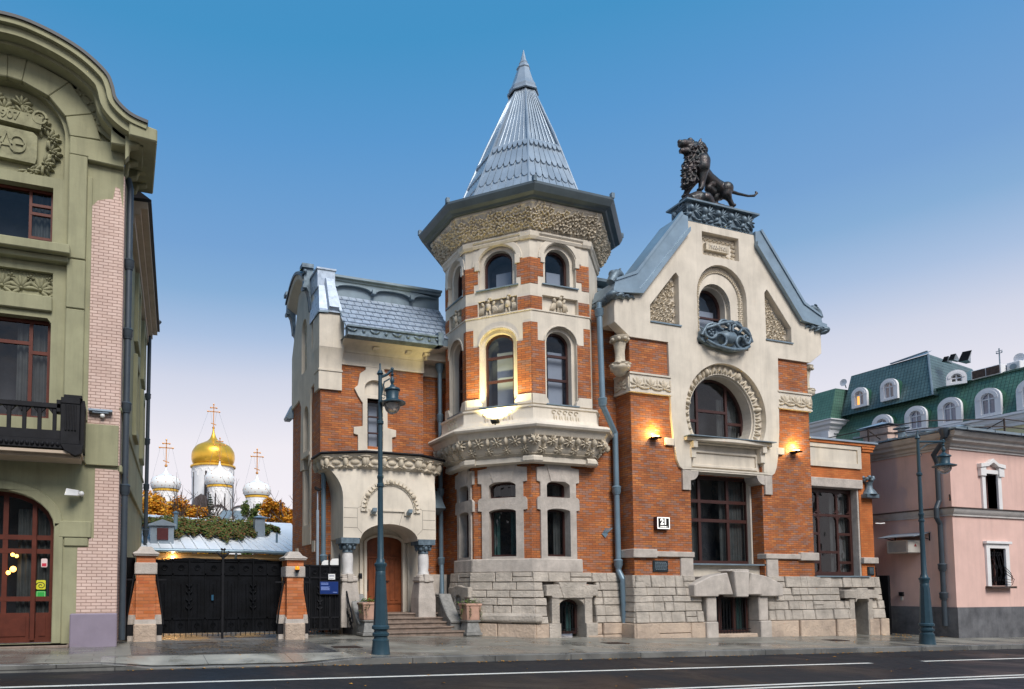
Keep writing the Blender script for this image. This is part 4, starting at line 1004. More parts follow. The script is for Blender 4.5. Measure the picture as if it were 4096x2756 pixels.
# ---- left wing (front y = 23, gable end facing left at x = 6.71)
B = Fr((0, 23.0)); S = Fr((6.71, 27.0), -90)              # S: u = 27 - y
g = G()
g.prism(B, rect(6.713, 10.70, -.2, 9.62), 0, -.4, [rect(8.28, 9.22, 6.72, 9.2), rect(8.3, 9.9, .3, 3.6)])
g.box(10.70, 12.6, 23.35, 23.8, -.2, 9.62); g.box(8.2, 10.0, 23.25, 23.38, -.1, 3.9)
sw = lambda y: 27.0 - y
g.prism(S, [(-.0, -.2), (3.997, -.2), (3.997, 9.60), (0, 9.60)], 0, -.4, [rect(sw(25.35), sw(24.15), 3.2, 8.6)])
P('wing_wall', g, 'brick')
g = G()                                                    # cream frieze and coved soffit
g.fb(B, 7.4, 10.74, 9.62, 10.06, .04, -.3); g.fb(B, 7.4, 10.70, 9.60, 9.66, .07, -.3); g.fb(B, 10.66, 12.6, 9.62, 10.06, -.31, -.6)
g.strip([(7.45, 23.0), (10.75, 23.0), (10.75, 23.6)], [(-.3, 10.06)] + [(.06 + .66 * t ** 2.0, 10.06 + .36 * t ** .8) for t in lin(0, 1, 9)] + [(.76, 10.46), (-.3, 10.46)])
for u in (8.6, 9.9, 10.6): g.fb(B, u, u + .22, 10.2, 10.28, .36, -.2)
g.fb(B, 10.7, 12.6, 10.06, 10.55, .25, -.5)
P('wing_frieze', g, 'cream', bevel=.01)
g = G()                                                    # corner anchor block
g.fb(B, 6.60, 7.52, 10.12, 11.30, .22, -.6); g.prism(B, [(6.78, 11.30), (7.40, 11.30), (7.28, 11.48), (6.95, 11.48)], .20, -.4)
sec2 = lambda z, d, e: [(6.64 - e, 23.0 - d, z), (7.48 + e, 23.0 - d, z), (7.48 + e, 23.5, z), (6.64 - e, 23.5, z)]
loft(g, [sec2(9.34 + .79 * t, .07 + .15 * t ** 2.2, .045 * t ** 2.2) for t in lin(0, 1, 8)])
g.fb(B, 6.60, 7.50, 9.30, 9.36, .12, -.5); g.fb(B, 6.62, 7.48, 8.64, 9.30, .09, -.5)
P('corner_block', g, 'cream', smooth=30)
g = G(); 
for a, b in (((6.56, 11.32), (6.92, 11.34)), ((6.92, 11.34), (7.0, 11.52)), ((7.0, 11.52), (7.27, 11.52)), ((7.27, 11.52), (7.4, 11.34)), ((7.4, 11.34), (7.58, 11.33))):
    g.bar(B.p(a[0], a[1], .05), B.p(b[0], b[1], .05), .42, .05) if 0 else g.prism(B, [a, b, (b[0], b[1] + .06), (a[0], a[1] + .06)], .28, -.3)
P('block_flashing', g, 'zinc_dark')
# cream gable end with relief, niche and window
g = G()
def Y(y): return 27.0 - y
out_ = [(Y(23.35), 9.05), (Y(24.0), 8.95), (Y(24.12), 8.4), (Y(24.10), 6.3), (Y(24.35), 6.1), (Y(24.35), 6.6), (Y(25.1), 6.6), (Y(25.1), 6.1), (Y(25.55), 6.1), (Y(25.45), 8.6), (Y(25.75), 8.95), (Y(26.95), 8.85), (Y(26.95), 11.0), (Y(26.3), 12.2), (Y(25.9), 13.2), (Y(24.05), 13.2), (Y(23.9), 12.6), (Y(23.1), 11.4), (Y(22.95), 9.5)]
nar = rect(Y(23.93), Y(23.42), 10.4, 12.0)
g.prism(S, out_, .07, -.2, [nar, arch(Y(25.0), .75, 9.85, 11.4, .5), arch(Y(24.72), .72, 6.75, 7.95, .5)])
g.prism(S, arch(Y(24.72), 1.0, 6.62, 8.0, .55), .05, .0, []) if 0 else None
P('wing_gable', g, 'cream', bevel=.01)
g = G(); g.prism(S, nar, -.1, -.25); g.prism(S, arch(Y(25.0), .75, 9.85, 11.4, .5), -.06, -.25); g.fb(S, Y(25.35), Y(24.15), 3.2, 3.95, .03, -.3)
g.fb(S, Y(24.40), Y(24.16), 3.95, 6.5, .02, -.3); g.fb(S, Y(25.34), Y(25.16), 3.95, 6.5, .02, -.3); g.fb(S, Y(25.34), Y(24.16), 6.5, 6.62, .10, -.3)
g.prism(S, rect(Y(25.3), Y(24.2), 6.62, 8.55), -.2, -.3)
for z in (2.9,): g.fb(S, Y(26.3), Y(26.0), 2.9, 3.15, .05, -.1); g.fb(S, Y(23.9), Y(23.6), 2.9, 3.3, .05, -.1)
P('wing_niche', g, 'cream')
g = G()
for k in range(9): g.flower(S, Y(25.0), 9.98 + .17 * k, .10, -.06, 5, k, .05)
for k in range(11): g.flower(S, Y(25.0) + .2 * math.cos(R(180 * k / 10)), 11.45 + .35 * math.sin(R(180 * k / 10)), .09, -.06, 5, k, .05)
for k in range(9): g.flower(S, Y(23.7), 10.5 + .17 * k, .1, -.1, 5, k, .06)
for k in range(12):
    for u in (24.5, 24.9): g.flower(S, Y(u), 6.75 + .16 * k, .09, -.2, 6, k, .06)
P('wing_relief', g, 'relief', smooth=60)
win(S, Y(24.75), .9, 3.95, 6.5, 0, -.18, .08, (Y(24.75),), (5.4,), 'glass')
# projecting zinc hood on two scroll brackets
HS = .62
brk = [(a * HS, b) for a, b in [(0, 11.55), (.04, 11.80), (.16, 11.92), (.20, 12.15), (.28, 12.5), (.45, 12.66), (.62, 12.62), (.66, 12.75), (.58, 12.86), (.56, 13.2), (.58, 13.45), (0, 13.45)]]
g = G()
for y in (24.0, 26.6):
    fr = Fr((6.71, y)); g.prism(fr, [(-u, z) for u, z in brk], .0, -.22)
    for q in (0, 1): g.tube([fr.p(-.64 * HS, 12.70, .02 - .26 * q), fr.p(-.42 * HS, 12.72, .02 - .26 * q), fr.p(-.26 * HS, 12.55, .02 - .26 * q), fr.p(-.16 * HS, 12.2, .02 - .26 * q), fr.p(-.12 * HS, 11.9, .02 - .26 * q)], .04, 6)
    g.fb(fr, -.44, .0, 13.45, 13.60, .08, -.3); g.ball(fr.p(-.32, 13.3, .06), .08, 8, 6)
P('hood_bracket', g, 'patina', smooth=40)
g = G(); n_ = 14; vs = []
for i in range(n_ + 1):
    t = i / n_; y = 24.1 + 2.5 * t; z = 12.95 + .55 * math.sin(PI * t)
    vs += [(6.36, y, z), (6.75, y, z - .25), (6.75, y, z + .3), (6.33, y, z + .16)]
g.add(vs, [(4 * i + a, 4 * i + 4 + a, 4 * i + 4 + b, 4 * i + b) for i in range(n_) for a, b in ((0, 1), (1, 2), (2, 3), (3, 0))] + [(0, 1, 2, 3), (4 * n_ + 3, 4 * n_ + 2, 4 * n_ + 1, 4 * n_)])
P('hood_soffit', g, 'cream')
g = G(); vs = []
for i in range(n_ + 1):
    t = i / n_; y = 24.0 + 2.7 * t; z = 13.13 + .58 * math.sin(PI * t)
    vs += [(6.28, y, z - .05), (6.28, y, z + .06), (6.8, y, z + .3)]
g.add(vs, [(3 * i + a, 3 * i + 3 + a, 3 * i + 3 + b, 3 * i + b) for i in range(n_) for a, b in ((0, 1), (1, 2), (2, 0))])
P('hood_roof', g, 'gutter_dark')
# zinc coping of the gable end and mansard
g = G()
g.box(6.62, 7.28, 23.10, 24.2, 12.40, 13.05); g.box(6.58, 7.32, 23.06, 24.25, 13.05, 13.11)
rc = lambda x0, x1, y, z: [(x0, y, z), (x1, y, z), (x1, 24.1, z), (x0, 24.1, z)]
loft(g, [rc(6.60, 7.50, 22.72, 11.37), rc(6.60, 7.46, 22.80, 11.50), rc(6.66, 7.30, 23.08, 12.46)])
g.add([(6.94, 22.66, 11.55), (7.30, 22.66, 11.55), (7.22, 23.02, 12.72), (6.92, 23.02, 12.72), (6.90, 22.84, 11.40), (7.34, 22.84, 11.40), (7.25, 23.12, 12.75), (6.88, 23.12, 12.75)], [(0, 1, 2, 3), (0, 3, 7, 4), (1, 5, 6, 2), (3, 2, 6, 7), (0, 4, 5, 1)])
P('gable_cap', g, 'shingle')
z0, z1 = 10.72, 12.32; y0, y1 = 22.28, 23.45
g = G(); g.add([(7.40, y0, z0), (11.6, y0, z0), (11.6, y1, z1), (7.28, y1, z1), (7.40, y0, z0 - .3), (11.6, y0, z0 - .3), (11.6, 24.5, z0 - .3), (7.3, 24.5, z0 - .3), (11.6, 24.5, z1), (7.28, 24.5, z1)], [(0, 1, 2, 3), (0, 4, 5, 1), (4, 7, 6, 5), (3, 2, 8, 9)])
P('wing_roof', g, 'zinc_dark')
g = G(); r2 = random.Random(6); rowsN = 7
for r_ in range(rowsN):
    t0, t1 = r_ / rowsN, (r_ + 1.12) / rowsN; n_ = 15
    for k in range(n_ + 1):
        x0 = 7.42 - .10 * t0 + (k - .5 * (r_ % 2)) * .285; x1 = x0 + .262
        x0, x1 = max(x0, 7.36 - .1 * t0), min(x1, 11.6)
        if x1 - x0 < .06: continue
        P0 = lambda x, t, l: (x, y0 + (y1 - y0) * t - l * .8, z0 + (z1 - z0) * t + l * .6)
        l0, l1 = .055 + r2.uniform(-.006, .006), .012
        g.add([P0(x0, t0, l0), P0(x1, t0, l0 + r2.uniform(-.012, .012)), P0(x1, min(t1, 1), l1), P0(x0, min(t1, 1), l1), P0(x0, t0, 0), P0(x1, t0, 0)], [(0, 1, 2, 3), (0, 4, 5, 1), (0, 3, 4), (1, 5, 2)])
P('zinc_shingles', g, 'shingle')
g = G()
g.box(7.30, 11.6, 23.45, 23.6, 12.28, 12.9); g.box(7.25, 11.6, 23.15, 23.7, 12.90, 12.98); g.box(7.25, 11.6, 23.25, 23.6, 12.82, 12.90)
for k in range(3):
    u0 = 7.30 + 1.55 * k
    arcp = [(u0, 12.84), (u0, 12.60), (u0 + .14, 12.60)] + [(u0 + .775 - .63 * math.cos(R(a)), 12.60 + .12 * math.sin(R(a))) for a in range(0, 181, 15)] + [(u0 + 1.41, 12.60), (u0 + 1.55, 12.60), (u0 + 1.55, 12.84)]
    g.prism(B, [q for q in arcp if q[0] < 11.6], -.30, -.44); g.fb(B, u0 + 1.48, u0 + 1.62, 12.50, 12.66, -.22, -.44)
P('ridge_gallery', g, 'zinc_dark')
g = G()
g.box(7.45, 10.95, 22.10, 22.4, 10.42, 10.72); g.box(7.42, 11.0, 22.04, 22.45, 10.68, 10.74); g.box(7.42, 11.0, 22.06, 22.45, 10.38, 10.44); g.box(10.95, 11.5, 22.3, 22.8, 10.42, 10.80); g.box(10.86, 11.08, 22.0, 22.4, 10.38, 10.86)
gf = Fr((0, 22.10))
for k in range(9):
    u = 7.6 + k * .42
    if k % 2: g.lump(gf, u, 10.56, .07, .07, 0, 0, .06, 8)
    else:
        for s in (-1, 1): g.lump(gf, u + s * .09, 10.57, .12, .055, 0, s * .5, .06, 7)
P('wing_gutter', g, 'patina')
# slender window with shouldered surround
g = G(); C_ = 8.76
half = [(.36, 9.62), (.36, 9.50), (.58, 9.34), (.66, 8.9), (.80, 8.78), (.66, 8.52), (.52, 8.32), (.48, 8.28), (.48, 7.42), (.82, 7.36), (.82, 7.12), (.66, 7.08), (.66, 6.5)]
out_ = [(C_ + a, z) for a, z in half] + [(C_ - a, z) for a, z in reversed(half)]
g.prism(B, out_, .07, -.3, [rect(C_ - .30, C_ + .30, 6.6, 8.45), arch(C_, .80, 8.58, 8.82, .32)])
g.prism(B, arch(C_, .84, 8.55, 8.82, .36), -.08, -.3); g.fb(B, C_ - .34, C_ + .34, 8.45, 8.58, .03, -.3)
P('wing_window_surround', g, 'cream', bevel=.01)
win(B, C_, .60, 6.6, 8.45, 0, -.16, .05, (), (7.25, 7.85), 'glass_sky', mw=.05)
downpipe([(11.42, 23.05, 10.0), (11.42, 23.05, 2.55), (11.42, 23.02, 2.4), (11.28, 22.7, .6)], .085, [(0, 5.2, 11.42, 23.05), (0, 2.6, 11.42, 23.05), (0, 8.0, 11.42, 23.05)], (11.42, 23.05, 9.95))
downpipe([(6.80, 22.88, 6.1), (6.80, 22.88, .2)], .085, [(0, 5.72, 6.80, 22.88), (0, 2.62, 6.80, 22.88)])
g = G(); g.fb(B, 10.62, 12.3, -.3, 2.1, .05, -.4); P('recess_plinth', g, 'stone')
g = G(); g.add([(10.75, 22.95, 5.2), (11.3, 22.95, 5.2), (11.3, 22.4, 4.5), (10.75, 22.4, 4.5), (10.75, 22.95, 4.3), (11.3, 22.95, 4.3)], [(0, 1, 2, 3), (3, 2, 5, 4), (0, 3, 4), (1, 5, 2)]); P('porch_side_roof', g, 'zinc_dark')
# eaves of the rear roof at the far left
g = G(); g.add([(6.72, 26.9, 9.15), (6.46, 27.0, 8.62), (6.46, 27.6, 8.62), (6.72, 27.6, 9.15), (6.72, 26.9, 8.52), (6.50, 27.0, 8.52), (6.50, 27.6, 8.52), (6.72, 27.6, 8.52)], [(0, 1, 2, 3), (4, 7, 6, 5), (0, 4, 5, 1), (1, 5, 6, 2)]); P('rear_eaves', g, 'zinc_dark')

# ---- porch
PF = Fr((0, 21.6)); PL = Fr((7.10, 23.1), -90)
porch = G()
op = arch(8.77, 2.10, 3.22, 3.22, .56)[2:]
front = [(7.10, 3.28)] + [(7.72, 3.28)] + op[::-1] + [(9.82, 3.28), (10.50, 3.28), (10.50, 4.62), (7.10, 4.62)]
porch.prism(PF, front, 0, -.42)
vs = op[::-1]; k = len(vs)
for i in range(k - 1):
    (u0, zz0), (u1, zz1) = vs[i], vs[i + 1]; porch.prism(PF, [(u0, zz0), (u1, zz1), (u1, zz1 + .12), (u0, zz0 + .12)], -.40, -1.4)
porch.fb(PL, 0, 1.09, 3.28, 4.62, -.002, -.3); porch.fb(PF, 10.2, 10.498, 3.28, 4.62, -.422, -1.5)
# flared upper body
sec = lambda z, t: [(7.10 - .38 * t, 23.1, z), (7.10 - .38 * t, 21.6 + .55 * t ** .7, z), (7.55 + .32 * t, 21.6 - .05 * t, z), (10.05 - .32 * t, 21.6 - .05 * t, z), (10.50 + .24 * t, 21.6 + .50 * t ** .7, z), (10.50 + .24 * t, 23.1, z)]
loft(porch, [sec(4.62 + 1.08 * q, .0 + (q ** 2.4)) for q in (0, .15, .3, .45, .6, .75, .88, 1)])
P('porch_body', porch, 'cream', smooth=30)
g = G()                                                    # joints: shallow dark lines modelled as proud blocks
for z in (3.62, 3.95, 4.28):
    for u0, u1 in ((7.12, 7.6), (10.0, 10.48)): g.fb(PF, u0, u1, z - .006, z + .006, .003, -.02)
for a, b in (((7.60, 3.62), (7.78, 3.42)), ((10.0, 3.62), (9.80, 3.42)), ((7.6, 4.28), (7.84, 4.40)), ((10, 4.28), (9.8, 4.40)), ((8.30, 4.20), (8.44, 3.74)), ((9.26, 4.2), (9.12, 3.74)), ((7.6, 3.62), (7.6, 4.28)), ((10, 3.62), (10, 4.28))):
    g.bar(PF.p(a[0], a[1], 0), PF.p(b[0], b[1], 0), .008, .008)
P('stone_joint', g, 'joint')
g = G()
g.prism(PF, arc(8.80, 4.24, 1.08, 0, 180, 24) + arc(8.80, 4.24, .86, 180, 0, 24), .05, -.1)
g.prism(PF, arc(8.80, 4.24, .86, 0, 180, 24), .012, -.05)
g.fb(PF, 8.12, 9.48, 4.20, 4.25, .05, -.05); g.fb(PF, 8.05, 8.3, 4.08, 4.25, .06, -.05); g.fb(PF, 9.30, 9.55, 4.08, 4.25, .06, -.05)
for u in (7.72, 9.66): g.fb(PF, u, u + .24, 4.18, 4.26, .06, -.05)
P('lunette', g, 'cream')
g = G()
for k in range(21):
    a = R(180 * (k + .5) / 21)
    if k in (3, 10, 17): g.lump(PF, 8.8 + .97 * math.cos(a), 4.24 + .97 * math.sin(a), .10, .09, .05, a, .10, 8)
    else: g.palm(PF, 8.8 + .90 * math.cos(a), 4.24 + .90 * math.sin(a), .15, .05, .2, PI - .2, 3, a - PI / 2, .05)
pts6 = [(q[0], q[1]) for q in sec(5.86, 1)]
corn = G()
corn.strip(pts6, [(-.2, 5.62), (.02, 5.62), (.10, 5.70), (.12, 5.95), (.20, 6.02), (.26, 6.10), (-.2, 6.16)])
P('porch_cornice', corn, 'cream')
top = G(); top.strip(pts6, [(-.3, 6.14), (.30, 6.10), (.33, 6.14), (.30, 6.19), (-.3, 6.24)]); top.add([(x, y, 6.2) for x, y in pts6], [tuple(range(6))]); P('porch_flashing', top, 'iron')
for i in range(5):
    a, b = Vector(pts6[i]), Vector(pts6[i + 1]); L_ = (b - a).length; fr = Fr(a, math.degrees(math.atan2(b.y - a.y, b.x - a.x))); n_ = max(1, round(L_ / .62))
    for k in range(n_):
        u = L_ * (k + .5) / n_; g.lump(fr, u, 5.84, .18, .10, .10, 0, .08, 10)
        for s in (-1, 1): g.lump(fr, u + s * .16, 5.98, .14, .045, .14, s * -.4, .08, 7); g.lump(fr, u + s * .16, 5.70, .12, .04, .10, s * .5, .07, 7)
    for k in range(n_ + 1):
        u = L_ * k / n_; g.lump(fr, u, 5.86, .10, .20, .12, 0, .14, 9); g.flower(fr, u, 5.72, .09, .14, 5, 0, .06); g.lump(fr, u, 6.02, .2, .06, .16, 0, .1, 8)
P('porch_relief', g, 'relief', smooth=60)
# columns
M['marble'] = mk('white_marble', (.62, .60, .58), .5, 0, .10, 5)
for u in (7.36, 10.16):
    c = (u, 21.92, 0); g = G()
    g.lathe(c, [(.02, 2.05), (.20, 2.06), (.20, 2.12), (.175, 2.2), (.195, 2.45), (.19, 2.68), (.165, 2.8), (.02, 2.81)], 18)
    o = P('column', g, 'marble', smooth=50)
    g = G(); g.lathe(c, [(.16, 2.78), (.19, 2.80), (.19, 2.84), (.17, 2.88), (.24, 2.98), (.28, 3.08), (.02, 3.09)], 16)
    for k in range(8):
        a = 2 * PI * k / 8; g.ball((u + .24 * math.cos(a), 21.92 + .24 * math.sin(a), 2.96), .065, 7, 5, 1.3); g.ball((u + .27 * math.cos(a + .4), 21.92 + .27 * math.sin(a + .4), 3.05), .05, 6, 5)
    g.box(u - .32, u + .32, 21.6, 22.24, 3.09, 3.28); g.build('capital', M['patina'], o, smooth=40)
    g = G(); g.box(u - .26, u + .26, 21.66, 22.18, 1.78, 2.0); g.box(u - .29, u + .29, 21.63, 22.21, 1.82, 1.92); g.box(u - .10, u + .10, 21.60, 22.2, 1.80, 2.08)
    g.lathe(c, [(.24, 1.98), (.26, 2.02), (.22, 2.07), (.02, 2.07)], 12)
    vs = [(u - .26, 21.66), (u + .26, 21.66), (u + .26, 22.2), (u - .26, 22.2)]
    k0 = len(g.v); g.add([(x, y, 1.78) for x, y in vs] + [(u + (x - u) * 1.25, 21.92 + (y - 21.92) * 1.25, 1.25) for x, y in vs] + [(u + (x - u) * 1.25, 21.92 + (y - 21.92) * 1.25, .3) for x, y in vs], [(i, (i + 1) % 4, 4 + (i + 1) % 4, 4 + i) for i in range(4)] + [(4 + i, 4 + (i + 1) % 4, 8 + (i + 1) % 4, 8 + i) for i in range(4)])
    g.build('pedestal', M['stone'], o, bevel=.02)
# porch interior, door
g = G(); g.prism(Fr((0, 22.95)), rect(7.1, 10.5, .4, 4.2), 0, -.1, [arch(9.10, 1.42, .6, 3.22, .24)]); P('porch_wall', g, 'cream')
g = G()
for s in (-1, 1): g.fb(Fr((0, 22.9)), 9.10 + s * .74 - .05, 9.10 + s * .74 + .05, .6, 3.2, .03, -.05); g.fb(Fr((0, 22.9)), 9.10 + s * .92 - .04, 9.10 + s * .92 + .04, .6, 3.2, .05, -.05)
g.prism(Fr((0, 22.9)), arc(9.1, 3.2, .80, 0, 180, 14, .32) + arc(9.1, 3.2, .70, 180, 0, 14, .24), .04, -.05)
P('door_frame', g, 'cream')
DF = Fr((0, 23.06)); g = G(); g.prism(DF, arch(9.10, 1.44, .6, 3.20, .25), 0, -.05)
for z0_, z1_, us in ((.72, 1.0, (8.44, 9.10, 9.76)), (2.78, 3.10, (8.44, 8.88, 9.32, 9.76))):
    for a, b in zip(us[:-1], us[1:]): g.fb(DF, a + .05, b - .05, z0_, z1_, .025, 0)
for a, b in ((8.49, 9.07), (9.13, 9.71)):
    for k in range(3): g.fb(DF, a + .04 + .19 * k, a + .16 + .19 * k, 1.15, 2.62, .022, 0)
g.fb(DF, 8.40, 9.80, 2.66, 2.74, .04, 0); g.fb(DF, 8.40, 9.80, 1.03, 1.10, .035, 0); g.fb(DF, 9.08, 9.12, .62, 3.3, .035, 0)
dr = P('front_door', g, 'door', bevel=.006)
g = G(); g.bar(DF.p(9.14, 1.85, .07), DF.p(9.30, 1.85, .07), .03); g.bar(DF.p(9.2, 1.85, 0), DF.p(9.2, 1.85, .07), .02); g.tube([DF.p(8.5, 1.5, .05), DF.p(8.5, 1.9, .05)], .018, 6); g.build('door_handle', M['iron'], dr)
# steps and cheek walls
ST = Fr((0, 0)); g = G()
for k, (ya, xa, xb) in enumerate(((20.52, 7.55, 11.15), (20.92, 7.9, 10.85), (21.22, 7.9, 10.85), (21.52, 7.9, 10.85), (21.85, 7.1, 10.7))):
    z = .16 + .14 * k + .02; g.box(xa, xb, ya, 23.0, z - .055, z); g.box(xa + .04, xb - .04, ya + .04, 23.0, -.2, z - .055)
P('front_steps', g, 'step', bevel=.012)
g = G()
for s, xa, xb in ((0, 7.42, 7.86), (1, 10.72, 11.12)):
    fr = Fr((xa, 0), -90)
    pts = [(-20.95, -.2), (-20.95, .42), (-21.2, .55), (-21.75, 1.1), (-21.85, 1.28), (-23, 1.28), (-23, -.2)]
    g.prism(Fr((xa, 0), -90), pts, 0, xa - xb); g.prism(Fr((xa - .03, 0), -90), [(-20.9, .40), (-21.2, .56), (-21.75, 1.12), (-21.85, 1.30), (-23, 1.30), (-23, 1.40), (-21.75, 1.40), (-21.6, 1.18), (-21.15, .66), (-20.9, .5)], 0, xa - xb - .06)
P('cheek_wall', g, 'granite', bevel=.03)
# wrought handrail beside the steps
g = G()
for k in range(2):
    X0 = 7.22 + .02 * k
    rail = [(X0, 21.9 - .9 * t, 1.62 - 1.15 * t ** 1.6 + .06 * math.sin(t * 9)) for t in lin(0, 1, 12)]
    g.tube(rail, .022, 6)
for t in lin(.05, .95, 7):
    y = 21.9 - .9 * t; zt = 1.62 - 1.15 * t ** 1.6
    g.tube([(7.22, y, .1), (7.22, y, zt)], .014, 5)
    g.tube([(7.22, y + .07 * math.cos(a), zt * .6 + .07 * math.sin(a)) for a in [q * .7 for q in range(10)]], .011, 5)
g.ball((7.22, 21.92, 1.68), .06, 8, 6); g.tube([(7.22, 21.9, 0.1), (7.22, 21.9, 1.66)], .03, 6)
P('handrail', g, 'iron')

# ---- low annex on the right
AN = Fr((0, 19.0)); g = G()
g.prism(AN, rect(25.0, 28.45, 1.9, 7.30), 0, -.5, [rect(25.02, 27.72, 1.95, 5.52)])
g.fb(AN, 25.0, 28.62, 7.22, 7.32, .10, -.5); g.fb(AN, 27.95, 28.55, 7.02, 7.22, .05, -.3); g.fb(AN, 27.9, 28.58, 7.12, 7.25, .08, -.3); g.box(28.1, 28.45, 19.2, 26, -.3, 7.3)
P('annex_wall', g, 'old_brick')
g = G(); g.box(25.0, 28.72, 18.85, 19.6, 7.33, 7.40); g.add([(25, 19.5, 7.4), (28.7, 19.5, 7.4), (28.7, 27, 7.9), (25, 27, 7.9)], [(0, 1, 2, 3)]); P('annex_roof', g, 'zinc')
g = G(); g.ring(AN, rect(25.0, 27.86, 6.30, 7.20), rect(25.0, 27.66, 6.50, 7.05), .06, -.1); g.fb(AN, 25.0, 27.7, 6.45, 7.1, .02, -.1); P('annex_panel', g, 'cream')
g = G(); g.fb(AN, 25.0, 27.86, 5.50, 5.86, .08, -.5); g.fb(AN, 27.66, 27.735, 1.98, 5.5, -.02, -.4); P('annex_lintel', g, 'stone', bevel=.02)
g = G(); g.fb(AN, 27.70, 28.52, 2.56, 2.80, .12, -.3); g.fb(AN, 27.6, 28.5, 1.85, 2.0, .06, -.3)
P('annex_band', g, 'stone', bevel=.02)
g = G(); c = (28.16, 18.9, 0)
g.box(27.84, 28.52, 18.76, 19.2, 5.16, 5.30); g.lathe((28.18, 18.92, 0), [(.28, 5.30), (.22, 5.42), (.13, 5.54), (.12, 5.72), (.17, 5.80)], 12)
for k in range(12): g.ball((28.18 + .19 * math.cos(k * .52), 18.94 + .15 * math.sin(k * .52), 5.86 + .06 * (k % 3)), .075, 8, 6)
P('annex_capital', g, 'patina', smooth=50)
win(AN, 26.35, 2.64, 2.10, 5.48, 0, -.28, .13, (25.85, 26.88), (4.45, (3.72, 25.1, 25.85), (3.0, 25.85, 26.88), (3.72, 26.88, 27.6), (2.6, 25.1, 25.85), (2.6, 26.88, 27.6)), mw=.10)
g = G()
for a, b in ((25.15, 25.80), (25.90, 26.83), (26.93, 27.55)):   # rounded corners of the lights
    for z0_, z1_ in ((4.55, 5.33), (2.2, 4.38)):
        for u, z, s, t in ((a, z0_, 1, 1), (b, z0_, -1, 1), (a, z1_, 1, -1), (b, z1_, -1, -1)):
            g.prism(AN, [(u, z), (u + s * .14, z), (u + s * .04, z + t * .04), (u, z + t * .14)], -.29, -.34)
P('light_corner', g, 'frame')
g = G(); g.fb(AN, 25.0, 27.9, 2.02, 2.07, .20, -.4); P('annex_sill', g, 'zinc_dark')
g = G(); co = G(); nC = 27.18
stones(g, AN, 25.15, 28.5, rows[1:], lambda z: batA(z) + .04, 41, .4, .8, skip=[(nC - .55, nC + .55, .42, 1.34), (nC - 1.0, nC + .95, 1.12, 1.62)])
stones(g, Fr((28.5, 18.95), 90), 0, 1.5, rows[1:], lambda z: batA(z), 42); P('annex_stone_base', g, 'rough_stone')
stones(co, AN, 25.15, 28.62, rows[:1], lambda z: .32, 43, .6, 1.2, skip=[(nC - .36, nC + .4, -.4, .6)], jit=.05); P('annex_base_course', co, 'base_stone')
g = G(); g.prism(AN, rect(25.1, 28.5, -.5, 1.98), .10, -.4, [rect(nC - .40, nC + .40, -.6, 1.24)]); g.fb(AN, 25.1, 28.5, -.5, 1.9, -.39, -.5); P('annex_base_core', g, 'joint')
g = G()
for s in (-1, 1):
    u0, u1 = sorted((nC + s * .36, nC + s * .62)); g.fb(AN, u0, u1, -.3, 1.2, .30, -.3)
g.prism(AN, [(nC - .98, 1.22), (nC - .98, 1.52), (nC - .3, 1.54), (nC - .3, 1.60), (nC + .3, 1.60), (nC + .3, 1.54), (nC + .9, 1.52), (nC + .9, 1.22), (nC + .36, 1.22), (nC + .36, 1.05), (nC + .28, 1.18), (nC - .28, 1.18), (nC - .36, 1.05), (nC - .36, 1.22)], .36, -.1)
P('annex_niche_hood', g, M['rough_stone'], bevel=.03)
# iron hand-shaped bracket on the tower wall
g = G(); fr = Fr((0, 19.62))
g.prism(fr, [(16.0, 3.58), (16.13, 3.47), (16.02, 3.34), (15.88, 3.47)], .03, 0)
for k in range(4): g.bar(fr.p(15.94 + .05 * k, 3.52, .03), fr.p(16.0 + .085 * k, 3.68, .10), .03)
P('iron_bracket', g, 'pipe')

